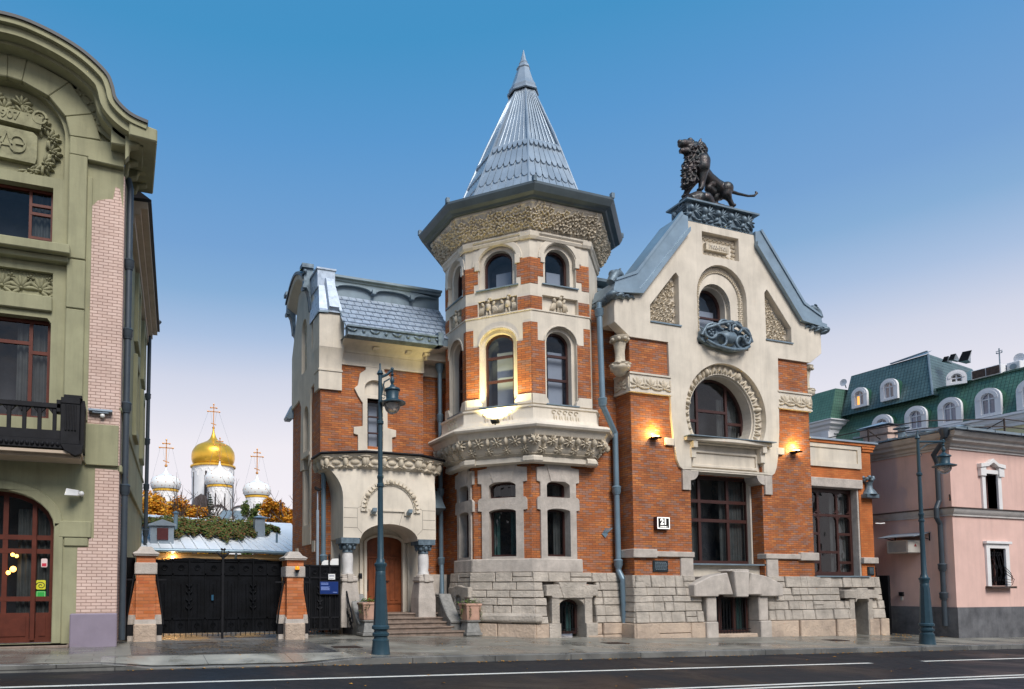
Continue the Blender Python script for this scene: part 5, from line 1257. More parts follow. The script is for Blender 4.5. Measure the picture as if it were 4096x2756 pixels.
# ------------------------------------------------------------------ bronze lion on the gable
def lion():
    t = thing('lion_statue', (20.8, 19.2, 15.7), 'dark bronze lion with raised roaring head standing on the gable pedestal', 'statue')
    r = random.Random(2); y0 = 19.22
    dx = -.28; dz = .0
    q = lambda x, y, z: Vector((x * .9856 + .03, y0 + (y - y0) * .74, 1.6 + (z - 1.6) * .9856 - .03))
    g = G()
    def limb(pts, rs, n=18):
        g.tube([q(*p) for p in pts], rs, n)
        for p, rr in zip(pts, rs): g.ball(q(*p), rr, 18, 12)
    limb([(21.75, y0, 16.86), (21.35, y0, 17.02), (20.98, y0, 17.18), (20.62, y0, 17.36)], [.26, .225, .24, .31], 18)
    limb([(20.62, y0, 17.36), (20.42, y0, 17.62), (20.40, y0, 17.95)], [.31, .33, .28], 18)
    limb([(20.40, y0, 17.95), (20.36, y0, 18.20)], [.28, .23])
    limb([(20.36, y0, 18.24), (20.06, y0, 18.31), (19.88, y0, 18.33), (19.76, y0, 18.30)], [.23, .185, .155, .14]); g.ball(q(20.14, y0, 18.14), .21, 10, 8); g.ball(q(19.70, y0, 18.24), .085, 8, 6)            # upper jaw
    limb([(20.28, y0, 18.08), (20.0, y0, 18.07), (19.74, y0, 18.03)], [.20, .13, .09])            # lower jaw
    g.ball(q(19.66, y0, 18.37), .075, 8, 6); g.ball(q(20.16, y0, 18.50), .12, 8, 6); g.tube([q(19.72, y0, 18.0), q(19.66, y0, 17.9)], [.06, .02], 6)
    for s in (-1, 1):
        g.ball(q(20.10, y0 + s * .13, 18.40), .075, 8, 6); g.ball(q(20.02, y0 + s * .12, 18.2), .09, 8, 6)
        g.tube([q(20.46, y0 + s * .2, 18.38), q(20.52, y0 + s * .25, 18.56)], [.08, .03], 7)        # ears
        limb([(20.52, y0 + s * .26, 17.62), (20.50, y0 + s * .28, 17.40), (20.52, y0 + s * .26, 17.15), (20.50 - .3 * (s > 0), y0 + s * .24, 16.82 - .1 * (s > 0)), (20.46 - .38 * (s > 0), y0 + s * .24, 16.62 - .12 * (s > 0))], [.29, .27, .18, .115, .10])
        for k in (-1, 0, 1): g.ball(q(20.36 - .38 * (s > 0), y0 + s * .24 + k * .055, 16.55 - .12 * (s > 0)), .065, 7, 5)
        ox = -.42 * (s > 0)
        limb([(21.72, y0 + s * .17, 16.84), (21.70 + ox * .5, y0 + s * .22, 16.62), (21.88 + ox * .9, y0 + s * .2, 16.44), (21.98 + ox, y0 + s * .2, 16.28)], [.27, .185, .09, .085])
        for k in (-1, 0, 1): g.ball(q(22.08 + ox, y0 + s * .2 + k * .05, 16.26), .06, 7, 5)
    limb([(21.1, y0, 16.98), (21.0, y0, 16.82), (21.25, y0, 16.72)], [.20, .14, .12])
    # mane: overlapping locks from the brow down to the breast
    for k in range(210):
        a = r.uniform(-1.25, 1.25) + PI; tt = r.random(); z = 18.42 - 1.55 * tt
        cxx = 20.44 - .18 * tt; rad = .26 + .05 * math.sin(tt * 3)
        side = r.choice((-1, 1)); ang = r.uniform(0, PI)
        if tt > .36 and ang < 1.75: ang = r.uniform(1.8, PI)      # behind the shoulder the mane ends high
        ux_, uy_ = math.cos(ang), math.sin(ang) * side
        p0 = q(cxx + ux_ * rad * 1.0, y0 + uy_ * rad * .85, z); d = Vector((ux_ * .10 + r.uniform(-.04, .04), uy_ * .08, -.20 - .06 * r.random()))
        g.tube([p0 - d * .35, p0 + d * .3, p0 + d * .8 + Vector((ux_ * .07, uy_ * .06, .0)), p0 + d * 1.1 + Vector((ux_ * .13, uy_ * .08, .06))], [.05, .065, .045, .008], 6)
    for k in range(16):
        a = PI * k / 15; g.tube([q(20.46 + .05 * math.sin(a), y0 + .28 * math.cos(a), 18.30 + .17 * math.sin(a)), q(20.64 + .05 * math.sin(a), y0 + .28 * math.cos(a), 18.25 + .19 * math.sin(a)), q(20.78, y0 + .34 * math.cos(a), 18.10 + .18 * math.sin(a))], [.07, .06, .012], 6)
    for k in range(26):
        a = r.uniform(-.30, .30); zz = 18.36 - .032 * k
        g.tube([q(20.48, y0 + a * .8, zz + .10), q(20.64, y0 + a, zz), q(20.78 + r.uniform(0, .08), y0 + a * 1.1, zz - .10)], [.12, .09, .010], 6)
    for k in range(14):
        g.tube([q(20.66 + .03 * (k % 3), y0 + r.uniform(-.25, .25), 18.2 - .045 * k), q(20.84, y0 + r.uniform(-.25, .25), 18.08 - .045 * k)], [.08, .012], 6)
    for k in range(16):                                   # breast tuft
        g.tube([q(20.02 + r.uniform(-.05, .12), y0 + r.uniform(-.24, .24), 17.5 - .05 * k), q(19.80 + .012 * k + r.uniform(-.06, .06), y0 + r.uniform(-.2, .2), 17.38 - .05 * k)], [.14, .03], 7)
    limb([(20.2, y0, 17.6), (20.1, y0, 17.3), (20.2, y0, 16.98)], [.24, .25, .14])
    tail = [(21.95, 16.92), (22.5, 16.89), (23.0, 16.90), (23.32, 16.97), (23.46, 17.10), (23.38, 17.16)]
    g.tube([q(a, y0, b) for a, b in tail], [.075, .055, .045, .05, .055, .03], 8)
    b = g.build('body', M['bronze'], t)
    m = b.modifiers.new('join', 'REMESH'); m.mode = 'VOXEL'; m.voxel_size = .018; m.use_smooth_shade = True
    s_ = b.modifiers.new('soft', 'SMOOTH'); s_.iterations = 1; s_.factor = .5
    g = G()
    for k in range(26):
        x = 20.0 + 2.2 * r.random(); h = .10 + .34 * max(0, 1 - abs(x - 20.4) / .75)
        g.ball(q(x, y0 + r.uniform(-.28, .28), 16.02 + h * .45), .16 + h * .35, 9, 6, .8)
    limb2 = [(20.0, 16.1), (20.4, 16.25), (21.0, 16.12), (21.9, 16.05)]
    g.tube([q(a, y0, b_) for a, b_ in limb2], [.26, .34, .22, .18], 10); g.box(19.5, 22.0, y0 - .34, y0 + .36, 15.69, 15.76)
    ro = g.build('rock', M['bronze'], t)
    m = ro.modifiers.new('join', 'REMESH'); m.mode = 'VOXEL'; m.voxel_size = .04; m.use_smooth_shade = True
lion()

# ------------------------------------------------------------------ lamps, signs and plates on the mansion
M['glow'] = mk('warm_lamp_glow', (1, .62, .18), .5, 0, 0, 1, emit=9)
M['white_enamel'] = mk('white_enamel', (.80, .79, .76), .4, 0, .04, 3)
M['plate'] = mk('dark_bronze_plate', (.035, .045, .05), .45, .5, .3, 8, .003, 60)
def lightobj(name, kind, loc, power, col, parent=None, **k):
    l = bpy.data.lights.new(name, kind); l.energy = power; l.color = col
    for a, b in k.items(): setattr(l, a, b)
    o = bpy.data.objects.new(name, l); sc.collection.objects.link(o); o.location = loc
    if parent: o.parent = parent; o.location = Vector(loc) - parent.location
    return o
def wall_lamp(fr, u, z, label, power=42):
    p = fr.p(u, z, 0); t = thing('wall_lamp', p, label, 'wall lamp', 'lit lamps on the brick gable')
    g = G(); g.add([fr.p(u - .13, z + .02, .02), fr.p(u + .13, z + .02, .02), fr.p(u + .15, z - .01, .30), fr.p(u - .15, z - .01, .30), fr.p(u - .08, z - .07, .02), fr.p(u + .08, z - .07, .02), fr.p(u + .11, z - .05, .28), fr.p(u - .11, z - .05, .28)], [(0, 3, 2, 1), (4, 5, 6, 7), (0, 1, 5, 4), (1, 2, 6, 5), (2, 3, 7, 6), (3, 0, 4, 7)])
    g.build('lamp_body', M['iron'], t)
    g = G(); g.fb(fr, u - .09, u + .09, z + .03, z + .05, .22, .07); g.build('lamp_glass', M['glow'], t)
    g = G(); g.fb(fr, u - .015, u + .015, z + .02, z + .10, .14, .11); g.build('bracket', M['iron'], t)
    lightobj('lamp_light', 'POINT', fr.p(u, z + .14, .17), power, (1, .70, .24), t, shadow_soft_size=.05)
wall_lamp(A, 17.53, 6.80, 'lit wall lamp on the brick left of the big horseshoe window')
wall_lamp(A, 24.12, 6.74, 'lit wall lamp on the brick right of the big horseshoe window')
# floodlight on the tower balcony
frb, Wb = face(offset(OCT, .30), 7); ub = Wb * .50
p = frb.p(ub, 7.05, .2); t = thing('floodlight', p, 'small lit floodlight washing the tower from the balcony ledge', 'floodlight')
g = G(); g.add([frb.p(ub + a, 7.06 + c, d) for a, c, d in ((-.13, .06, .10), (.13, .06, .10), (.13, .12, .30), (-.13, .12, .30), (-.13, .01, .12), (.13, .01, .12), (.13, .07, .32), (-.13, .07, .32))], [(0, 1, 2, 3), (7, 6, 5, 4), (0, 4, 5, 1), (1, 5, 6, 2), (2, 6, 7, 3), (3, 7, 4, 0)])
g.fb(frb, ub - .02, ub + .02, 6.97, 7.1, .22, .18); g.build('lamp_body', M['iron'], t)
g = G(); g.add([frb.p(ub + a, 7.125 + c, d) for a, c, d in ((-.10, .0, .13), (.10, .0, .13), (.10, .045, .27), (-.10, .045, .27))], [(0, 1, 2, 3)]); g.build('lamp_glass', M['glow'], t)
lo = lightobj('flood_light', 'SPOT', frb.p(ub, 7.22, .26), 340, (1, .84, .36), t, spot_size=R(128), spot_blend=.6, shadow_soft_size=.06)
dv = (frb.p(ub, 9.2, -.30) - frb.p(ub, 7.22, .26)).normalized(); lo.rotation_euler = dv.to_track_quat('-Z', 'Y').to_euler()
# house number
t = thing('house_number_sign', (17.75, 18.9, 3.6), 'black and white house number 21 sign on the brick left of the large window', 'sign')
g = G(); g.fb(A, 17.47, 18.04, 3.61, 4.05, .16, .0); g.build('sign_box', mk('maroon_sign_box', (.06, .02, .02), .4), t, bevel=.02)
M['sign_white'] = mk('white_backlit_sign', (.9, .88, .82), .4, 0, 0, 1, emit=.55); M['black_paint'] = mk('black_sign_face', (.012, .010, .010), .35, 0, .1, 5)
g = G(); g.prism(A, rect(17.49, 18.02, 3.63, 4.03), .165, .15); g.build('sign_border', M['sign_white'], t)
g = G(); g.prism(A, rect(17.525, 17.985, 3.665, 3.995), .168, .16); g.build('sign_face', M['black_paint'], t)
put_text('number_lettering', '21', A, 17.755, 3.865, .170, .265, 'sign_white', t, .003, bold=.012, sx=1.05)
put_text('sign_lettering', 'СТРОЕНИЕ 1', A, 17.755, 3.700, .170, .052, 'sign_white', t, .002, bold=.002)
# memorial plates
def plate(u0, u1, z0, z1, lines, label, name='bronze_plaque'):
    t = thing(name, A.p((u0 + u1) / 2, z0), label, 'plaque')
    g = G(); g.fb(A, u0, u1, z0, z1, .045, 0); g.build('plate', M['plate'], t, bevel=.015)
    g = G(); r = random.Random(int(u0 * 10)); n = lines
    for i in range(n):                                    # raised worn lines, too small to read in the photo
        z = z1 - .06 - (z1 - z0 - .1) * i / n; u = u0 + .06 + r.uniform(0, .05)
        while u < u1 - .09:
            wd = r.uniform(.025, .08); g.fb(A, u, min(u + wd, u1 - .06), z - .012, z + .012, .051, .04); u += wd + .02
    g.build('raised_lines', M['zinc_dark'], t)
plate(17.38, 18.03, 2.15, 2.54, 6, 'dark bronze plaque on the brick below the stone band of the gable')
A2 = A; A = AN
plate(28.0, 28.36, 2.10, 2.44, 5, 'small dark plaque at the right end of the low brick wing')
A = A2
# entry keypad and lantern bracket by the door
t = thing('door_intercom', (8.2, 22.9, 1.5), 'small black intercom box on the cream wall left of the front door', 'intercom')
g = G(); q = Fr((0, 22.9)); g.fb(q, 8.10, 8.22, 1.93, 2.12, .07, 0); g.build('intercom_box', M['iron'], t, bevel=.01)
g = G(); g.fb(q, 8.12, 8.2, 2.04, 2.09, .075, .06); g.build('screen', M['plate'], t)
for u, lab in ((8.14, 'left one of two small dark spotlights under the porch lunette'), (9.44, 'right one of two small dark spotlights under the porch lunette')):
    t = thing('porch_spotlight', PF.p(u, 4.2), lab, 'spotlight', 'spotlights under the porch lunette')
    g = G(); g.add([PF.p(u + a, 4.18 + c, d) for a, c, d in ((-.08, .0, .06), (.08, .0, .06), (.08, .10, .26), (-.08, .10, .26), (-.07, -.10, .08), (.07, -.10, .08), (.07, -.02, .25), (-.07, -.02, .25))], [(0, 1, 2, 3), (7, 6, 5, 4), (0, 4, 5, 1), (1, 5, 6, 2), (2, 6, 7, 3), (3, 7, 4, 0)]); g.build('lamp_body', M['zinc_dark'], t)
    g = G(); g.fb(PF, u - .02, u + .02, 4.1, 4.2, .1, 0); g.build('bracket', M['iron'], t)
# potted plants beside the steps
def potted(x, y, z, label, seed):
    t = thing('potted_plant', (x, y, z), label, 'potted plant', 'planters flanking the front steps')
    def frus(g, a, b, z0, z1): g.add([(x + sx_ * a, y + sy_ * a, z0) for sx_, sy_ in ((-1, -1), (1, -1), (1, 1), (-1, 1))] + [(x + sx_ * b, y + sy_ * b, z1) for sx_, sy_ in ((-1, -1), (1, -1), (1, 1), (-1, 1))], [(3, 2, 1, 0), (4, 5, 6, 7), (0, 1, 5, 4), (1, 2, 6, 5), (2, 3, 7, 6), (3, 0, 4, 7)])
    g = G(); frus(g, .30, .30, z, z + .10); frus(g, .27, .20, z + .10, z + .44); frus(g, .24, .27, z + .44, z + .50); g.build('stone_stand', M['granite'], t, bevel=.015)
    g = G(); frus(g, .23, .28, z + .5, z + 1.02); frus(g, .30, .30, z + .98, z + 1.06); g.build('pot', M['terracotta'], t, bevel=.02)
    r = random.Random(seed); lf = G(); st = G()
    def leafq(p, s):
        a = r.uniform(0, 6.28); b = r.uniform(-.7, .7); u = Vector((math.cos(a), math.sin(a), b)).normalized() * s; v = u.cross(Vector((r.uniform(-.5, .5), r.uniform(-.5, .5), 1))).normalized() * s * .6
        lf.add([p - u, p - v, p + u, p + v], [(0, 1, 2, 3)])
    for k in range(170): leafq(Vector((x + r.gauss(0, .17), y + r.gauss(0, .17), z + 1.08 + abs(r.gauss(0, .06)))), r.uniform(.025, .05))
    for k in range(9):
        a = r.uniform(PI, 2 * PI); p = Vector((x + .29 * math.cos(a), y + .29 * math.sin(a), z + 1.08)); pts = [Vector((x, y, z + 1.1)), p]
        L_ = r.randint(3, 13)
        for i in range(L_): p = p + Vector((math.cos(a) * .012 + r.uniform(-.015, .015), math.sin(a) * .008, -.055)); pts.append(p); [leafq(p + Vector((r.uniform(-.04, .04), r.uniform(-.05, .01), 0)), r.uniform(.02, .042)) for _ in range(3)]
        st.tube(pts, .006, 4)
    lf.build('foliage', M['leaf'], t); st.build('trailing_stem', M['earth'], t)
potted(7.68, 20.75, .08, 'pink terracotta pot of trailing ivy left of the front steps', 1)
potted(11.28, 20.62, .02, 'pink terracotta pot of trailing ivy right of the front steps by the tower', 5)

# ------------------------------------------------------------------ green corner building on the left
M['green'] = mk('olive_green_stucco', (.315, .305, .185), .85, 0, .12, .7, .004, 26, streak=.22)
M['green_relief'] = mk('olive_green_relief', (.275, .265, .16), .88, 0, .2, 5, .006, 20)
M['pink_brick'] = mk_brick('pale_pink_brick', [(.63, .46, .385), (.67, .50, .42), (.59, .425, .35), (.65, .475, .40)], (.34, .21, .17), bw=.24, rh=.082, ms=.009, patch=.07)
M['red_frame'] = mk('oxblood_window_wood', (.105, .026, .015), .5, 0, .15, 4, spec=.25)
M['lavender'] = mk('lavender_grey_panel', (.245, .205, .255), .6, 0, .06, 3)
M['street_glass'] = mk_glass('dark_street_glass', (.025, .03, .038), .03, .3, .7, 1.4)
gr = thing('green_building', (-2, 20, 0), 'olive green corner building with a curved gable, pink brick panels and a black balcony', 'building')
k_ = 18.6 / 20.5
def Z(z): return 1.6 + (z - 1.6) * k_
GF = Fr((0, 18.6)); GX = -.02
def Q(name, g, m, par=None, **k): return g.build(name, M[m] if isinstance(m, str) else m, par or gr, **k)
U = lambda u: u * k_
# door arch, ground floor, upper windows cut through one front wall; everything mirrored about the middle of the bay
MID = -2.84
wl = [(-6.3, -.3), (GX, -.3), (GX, Z(14.9)), (U(-.75), Z(15.3)), (U(-1.6), Z(16.05)), (U(-2.6), Z(16.5)), (MID, Z(16.6)), (-6.3, Z(16.6))]
dr_w = 2 * (-1.54 - MID)
door_h = arch(MID, 2 * (U(-1.66) - MID), .22, Z(3.25), Z(4.26) - Z(3.25))
w1 = [(MID - (U(-1.87) - MID), Z(6.3)), (U(-1.87), Z(6.3)), (U(-1.87), Z(9.0)), (U(-1.97), Z(9.13)), (MID - (U(-1.97) - MID), Z(9.13)), (MID - (U(-1.87) - MID), Z(9.0))]
w2 = rect(MID - (U(-1.9) - MID), U(-1.9), Z(11.15), Z(12.9))
tym = [(U(-1.62), Z(13.2)), (U(-1.62), Z(14.4))] + [(MID + (U(-1.62) - MID) * math.cos(R(a)), Z(14.4) + (Z(15.75) - Z(14.4)) * math.sin(R(a))) for a in range(8, 173, 8)] + [(2 * MID - U(-1.62), Z(14.4)), (2 * MID - U(-1.62), Z(13.2))]
pan = rect(MID - (U(-1.85) - MID), U(-1.85), Z(9.74), Z(10.44))
g = G(); g.prism(GF, wl, 0, -.5, [door_h, w1, w2, tym, pan]); Q('front_wall', g, 'green')
g = G(); g.prism(GF, tym, -.22, -.5); g.prism(GF, pan, -.14, -.5); Q('tympanum', g, 'green')
g = G()
pil = lambda a, b, z0, z1, d: g.fb(GF, U(a), U(b), Z(z0), Z(z1), d, -.1)
pil(-1.49, -1.0, 6.95, 9.43, .14); pil(-1.49, -1.0, 9.45, 10.86, .15); pil(-1.49, -1.01, 10.88, 13.9, .16)
pil(-1.02, -.86, 6.3, 13.4, .05)
g.prism(GF, [(U(-1.49), Z(13.9)), (U(-1.0), Z(13.9)), (U(-1.0), Z(13.82)), (U(-.02), Z(13.78)), (U(-.0), Z(14.5)), (U(-.68), Z(14.45)), (U(-1.49), Z(14.42))], .16, -.1)
aro = [(U(-.66), Z(14.47)), (U(-.90), Z(15.2)), (U(-1.53), Z(16.0)), (U(-2.64), Z(16.42)), (MID, Z(16.46))]
ari = [(U(-1.49), Z(14.42)), (U(-1.62), Z(14.96)), (U(-2.07), Z(15.45)), (U(-2.76), Z(15.72)), (MID, Z(15.76))]
for i in range(4):                                        # voussoirs
    sh = .012
    a, b, c, d = Vector(aro[i]), Vector(aro[i + 1]), Vector(ari[i + 1]), Vector(ari[i]); cc = (a + b + c + d) / 4
    g.prism(GF, [tuple(cc + (p - cc) * (1 - sh)) for p in (a, b, c, d)], .16, -.1)
    g.prism(GF, [tuple(2 * Vector((MID, p[1])) - Vector(p) if 0 else (2 * MID - (cc + (p - cc) * (1 - sh))[0], (cc + (p - cc) * (1 - sh))[1])) for p in (a, b, c, d)], .16, -.1)
g.fb(GF, MID - 2, U(-1.85), Z(9.3), Z(9.72), .10, -.1)
g.fb(GF, MID - 2, U(-1.4), Z(10.86), Z(11.12), .42, -.1); g.fb(GF, MID - 2, U(-1.45), Z(10.70), Z(10.86), .22, -.1)
g.fb(GF, U(-1.54), U(-.70), Z(3.0), Z(3.46), .07, -.1); g.fb(GF, U(-1.4), U(-.78), Z(2.76), Z(3.0), .05, -.1)
g.prism(GF, [(GX - .0, Z(5.05)), (GX - .78, Z(5.05)), (GX - .95, Z(5.5)), (GX - .95, Z(6.22)), (GX, Z(6.22))], .10, -.1)
ro_ = arch(MID, 2 * (U(-1.44) - MID), .2, Z(3.4), Z(4.52) - Z(3.4))
g.prism(GF, ro_[2:] + door_h[2:][::-1], .06, -.05)
g.fb(GF, U(-1.66), U(-1.42), .22, Z(3.4), .06, -.05)
Q('stucco_trim', g, 'green', bevel=.02)
g = G()
bpan = [(U(-.64), .95), (U(-.02), .95), (U(-.02), Z(4.95)), (U(-.63), Z(4.97)), (U(-.63), Z(2.99)), (U(-.76), Z(2.99)), (U(-.76), Z(2.74)), (U(-1.05), Z(2.72)), (U(-1.05), .95)]
g.prism(GF, bpan, .02, -.1)
g.prism(GF, [(U(-.86), Z(6.22)), (GX, Z(6.22)), (GX, Z(12.6)), (U(-.12), Z(13.2)), (U(-.24), Z(13.24)), (U(-.30), Z(12.86)), (U(-.5), Z(12.82)), (U(-.72), Z(12.74)), (U(-.86), Z(12.55))], .03, -.1)
Q('brick_panel', g, 'pink_brick')
g = G(); r2 = random.Random(12)
def shell(u, z, r, rot): 
    g.palm(GF, u, z, r, -.2, -.2, PI + .2, 7, rot, .10)
for a in range(-60, 241, 26):                             # wreath of leaves round the shield
    u = MID + 1.02 * math.cos(R(a)); z = Z(14.15) + .80 * math.sin(R(a)); shell(u, z, .30, R(a) - PI / 2 + r2.uniform(-.4, .4)); g.flower(GF, u + .12, z - .08, .11, -.15, 5, 0, .12)
g.prism(GF, [(MID - .66, Z(13.6)), (MID + .66, Z(13.55)), (MID + .70, Z(13.7)), (MID + .70, Z(14.35)), (MID + .60, Z(14.45)), (MID - .60, Z(14.5)), (MID - .7, Z(14.4))], -.06, -.25)
g.prism(GF, [(MID - .75, Z(14.66)), (MID + .78, Z(14.55)), (MID + .82, Z(14.92)), (MID - .75, Z(15.05))], -.02, -.25)
for s in (-1, 1): g.tube([GF.p(MID + s * (.75 + .16 * math.cos(t)), Z(14.9) + .16 * math.sin(t), -.05) for t in [q * .6 for q in range(11)]], .05, 6); shell(MID + s * .3, Z(15.25), .28, s * -.6)
for i in range(6): 
    u = MID - 1.1 + .44 * i + .2; g.palm(GF, u, Z(9.95), .34, -.14, -.3, PI + .3, 8, r2.uniform(-.5, .5), .08); g.flower(GF, u + .2, Z(10.25), .10, -.14, 5, 0, .07)
for i in range(30): g.lump(GF, MID - 1.2 + .085 * i, Z(9.78), .03, .025, -.14, .5, .04, 6); g.lump(GF, MID - 1.2 + .085 * i, Z(10.4), .03, .025, -.14, .5, .04, 6)
Q('relief_ornament', g, 'green_relief', smooth=60)
for tx, u, z, s in (('А', MID + .0, Z(14.0), .95), ('С', MID - .30, Z(14.0), .8), ('Э', MID + .26, Z(13.98), .8)): put_text('monogram_lettering', tx, GF, u, z, -.06 + .008 * (u > MID) + .004 * (u < MID), s * .78, 'green_relief', gr, .03)
put_text('ribbon_lettering', '907', GF, MID + .06, Z(14.80), -.02, .30, 'green_relief', gr, .025, bold=.006)
# cornice following the curve of the gable, with rafter brackets
cv = [(U(.62), Z(15.35)), (U(.11), Z(15.50)), (U(-.30), Z(15.85)), (U(-.42), Z(16.25)), (U(-.62), Z(16.62)), (U(-1.31), Z(17.12)), (U(-2.26), Z(17.48)), (MID - .1, Z(17.62)), (MID - 1.6, Z(17.45)), (MID - 3, Z(16.9))]
def smooth_curve(c, n=5):
    res = []
    for i in range(len(c) - 1):
        p0, p1, p2, p3 = (Vector(c[max(i - 1, 0)]), Vector(c[i]), Vector(c[i + 1]), Vector(c[min(i + 2, len(c) - 1)]))
        for k in range(n): t = k / n; res.append(tuple(.5 * (2 * p1 + (p2 - p0) * t + (2 * p0 - 5 * p1 + 4 * p2 - p3) * t * t + (3 * p1 - p0 - 3 * p2 + p3) * t ** 3)))
    return res + [c[-1]]
cv0 = smooth_curve(cv); cv = [(u * .953, 1.6 + (z - 1.6) * .953) for u, z in cv0]
def band(off0, off1, d0, d1, m, name):
    g = G(); n = len(cv); vs = []
    for i, (u, z) in enumerate(cv):
        a, b = Vector(cv[max(i - 1, 0)]), Vector(cv[min(i + 1, n - 1)]); t = (b - a).normalized(); nn = Vector((t.y, -t.x))
        for o, d in ((off0, d0), (off1, d0), (off1, d1), (off0, d1)): p_ = Vector((u, z)) + nn * o; vs.append(GF.p(p_.x, p_.y, d))
    g.add(vs, [(4 * i + j, 4 * i + 4 + j, 4 * i + 4 + (j + 1) % 4, 4 * i + (j + 1) % 4) for i in range(n - 1) for j in range(4)] + [(0, 1, 2, 3), (4 * n - 1, 4 * n - 2, 4 * n - 3, 4 * n - 4)])
    return Q(name, g, m, smooth=25)
band(-.02, .06, .95, -1.4, 'edge_dark', 'gable_roof_edge'); band(-.15, -.02, .90, -.5, 'green', 'cornice_crown'); band(-.34, -.15, .78, -.5, 'green', 'cornice_face'); band(-.42, -.34, .50, -.5, 'green', 'cornice_bed')
cv = cv0; band(-.98, -.50, .10, -.3, 'green_relief', 'cornice_frieze')
g = G(); r2 = random.Random(3)
for i in range(len(cv) - 1):
    a, b = Vector(cv[i]), Vector(cv[i + 1]); n_ = max(1, round((b - a).length / .11)); t = (b - a).normalized(); nn = Vector((t.y, -t.x))
    for k in range(n_):
        for o in (.60, .72, .84): p_ = a.lerp(b, (k + .5) / n_) - nn * o; g.lump(GF, p_.x, p_.y, .06, .035, .10, r2.uniform(-1, 1), .04, 6)
Q('frieze_relief', g, 'green_relief', smooth=60)
# deep eaves at the corner with curved consoles
g = G()
g.box(-.05, .86, 17.75, 20.8, Z(14.05), Z(14.12)) if 0 else None
g.add([GF.p(U(.09), Z(14.3), .86), GF.p(U(.86), Z(14.25), .86), GF.p(U(.86), Z(14.62), .86), GF.p(U(.10), Z(14.75), .86), GF.p(U(.10), Z(14.6), -2.2), GF.p(U(.90), Z(14.6), -2.2), GF.p(U(.90), Z(15.2), -2.2), GF.p(U(.10), Z(15.2), -2.2)], [(0, 1, 2, 3), (7, 6, 5, 4), (0, 4, 5, 1), (1, 5, 6, 2), (2, 6, 7, 3), (3, 7, 4, 0)])
for y in (18.15, 18.9, 19.6, 20.3):
    fr = Fr((0, y)); pr_ = [(0, 12.6), (.10, 12.75), (.12, 13.0), (.35, 13.08), (.38, 13.25), (.62, 13.3), (.68, 13.55), (0, 13.6)]
    g.prism(fr, pr_, .12, -.12)
g.fb(GF, -.35, .12, Z(14.2), Z(14.75), .5, -.4)
Q('eaves_console', g, 'green', bevel=.03)
# side wall running back, its roof edge, bands and window surrounds
GS = Fr((GX, 18.603), 85.4)                                   # outward normal +x; u = y - 18.6
SL = 12.8; zt = lambda u: 12.95 - .0 * u
g = G(); g.prism(GS, [(.003, -.3), (SL, -.3), (SL, 12.5), (.003, 12.9)], .002, -.4, [rect(5.5, 6.6, 7.0, 9.2), rect(5.5, 6.6, 10.2, 12.0), rect(9.8, 10.9, 7, 9.2)]); Q('side_wall', g, 'green')
g = G(); g.prism(GS, rect(.56, 3.2, -.3, 4.4), .012, -.1); g.fb(GS, .0, .55, .2, 12.5, .03, -.1); Q('side_brick', g, 'pink_brick')
g = G()
g.fb(GS, 0, SL, Z(4.9), Z(5.1), .10, -.1); g.fb(GS, 0, SL, 6.2, 6.3, .06, -.1)
for u in (5.5, 9.8):
    for z0_, z1_ in ((7.0, 9.2), (10.2, 12.0)):
        g.ring(GS, rect(u - .25, u + 1.35, z0_ - .3, z1_ + .3), rect(u, u + 1.1, z0_, z1_), .14, -.05)
Q('side_trim', g, 'green', bevel=.02)
M['beige'] = mk('beige_soffit', (.50, .40, .30), .85, 0, .08, 2)
g = G()
for i, (o, z0_, z1_) in enumerate(((.16, 12.4, 12.7), (.32, 12.7, 12.9), (.52, 12.9, 13.1))): g.fb(GS, 2.2, SL, z0_, z1_, o, -.1)
Q('side_cornice', g, 'beige')
g = G(); g.fb(GS, 2.2, SL + .1, 13.1, 13.2, .62, -.6); g.add([GS.p(2.2, 13.2, .6), GS.p(SL, 13.2, .6), GS.p(SL, 15.6, -3), GS.p(2.2, 15.6, -3)], [(0, 1, 2, 3)]); g.box(-6.3, -.5, 19.2, 34, 15.4, 15.6); Q('roof', g, 'edge_dark')
win(GS, 6.05, 1.1, 7.0, 9.2, 0, -.15, .08, (6.05,), (8.5,), 'street_glass', par=gr, frame='red_frame'); win(GS, 6.05, 1.1, 10.2, 12.0, 0, -.15, .08, (6.05,), (11.4,), 'street_glass', par=gr, frame='red_frame'); win(GS, 10.35, 1.1, 7.0, 9.2, 0, -.15, .08, (10.35,), (8.5,), 'street_glass', par=gr, frame='red_frame')
downpipe([(.10, 19.05, 12.7), (.16, 18.98, 12.4), (.16, 18.98, .25)], .085, [(0, z, .16, 18.98) for z in (4.2, 6.4, 8.4, 10.3)], None, gr, 'pipe_dark')
downpipe([(1.62, 31.0, 13.45), (1.18, 31.0, 12.85), (1.14, 31.0, .2)], .085, [(0, z, 1.15, 31.0) for z in (4, 6, 8, 10)], None, gr, 'pipe_dark')
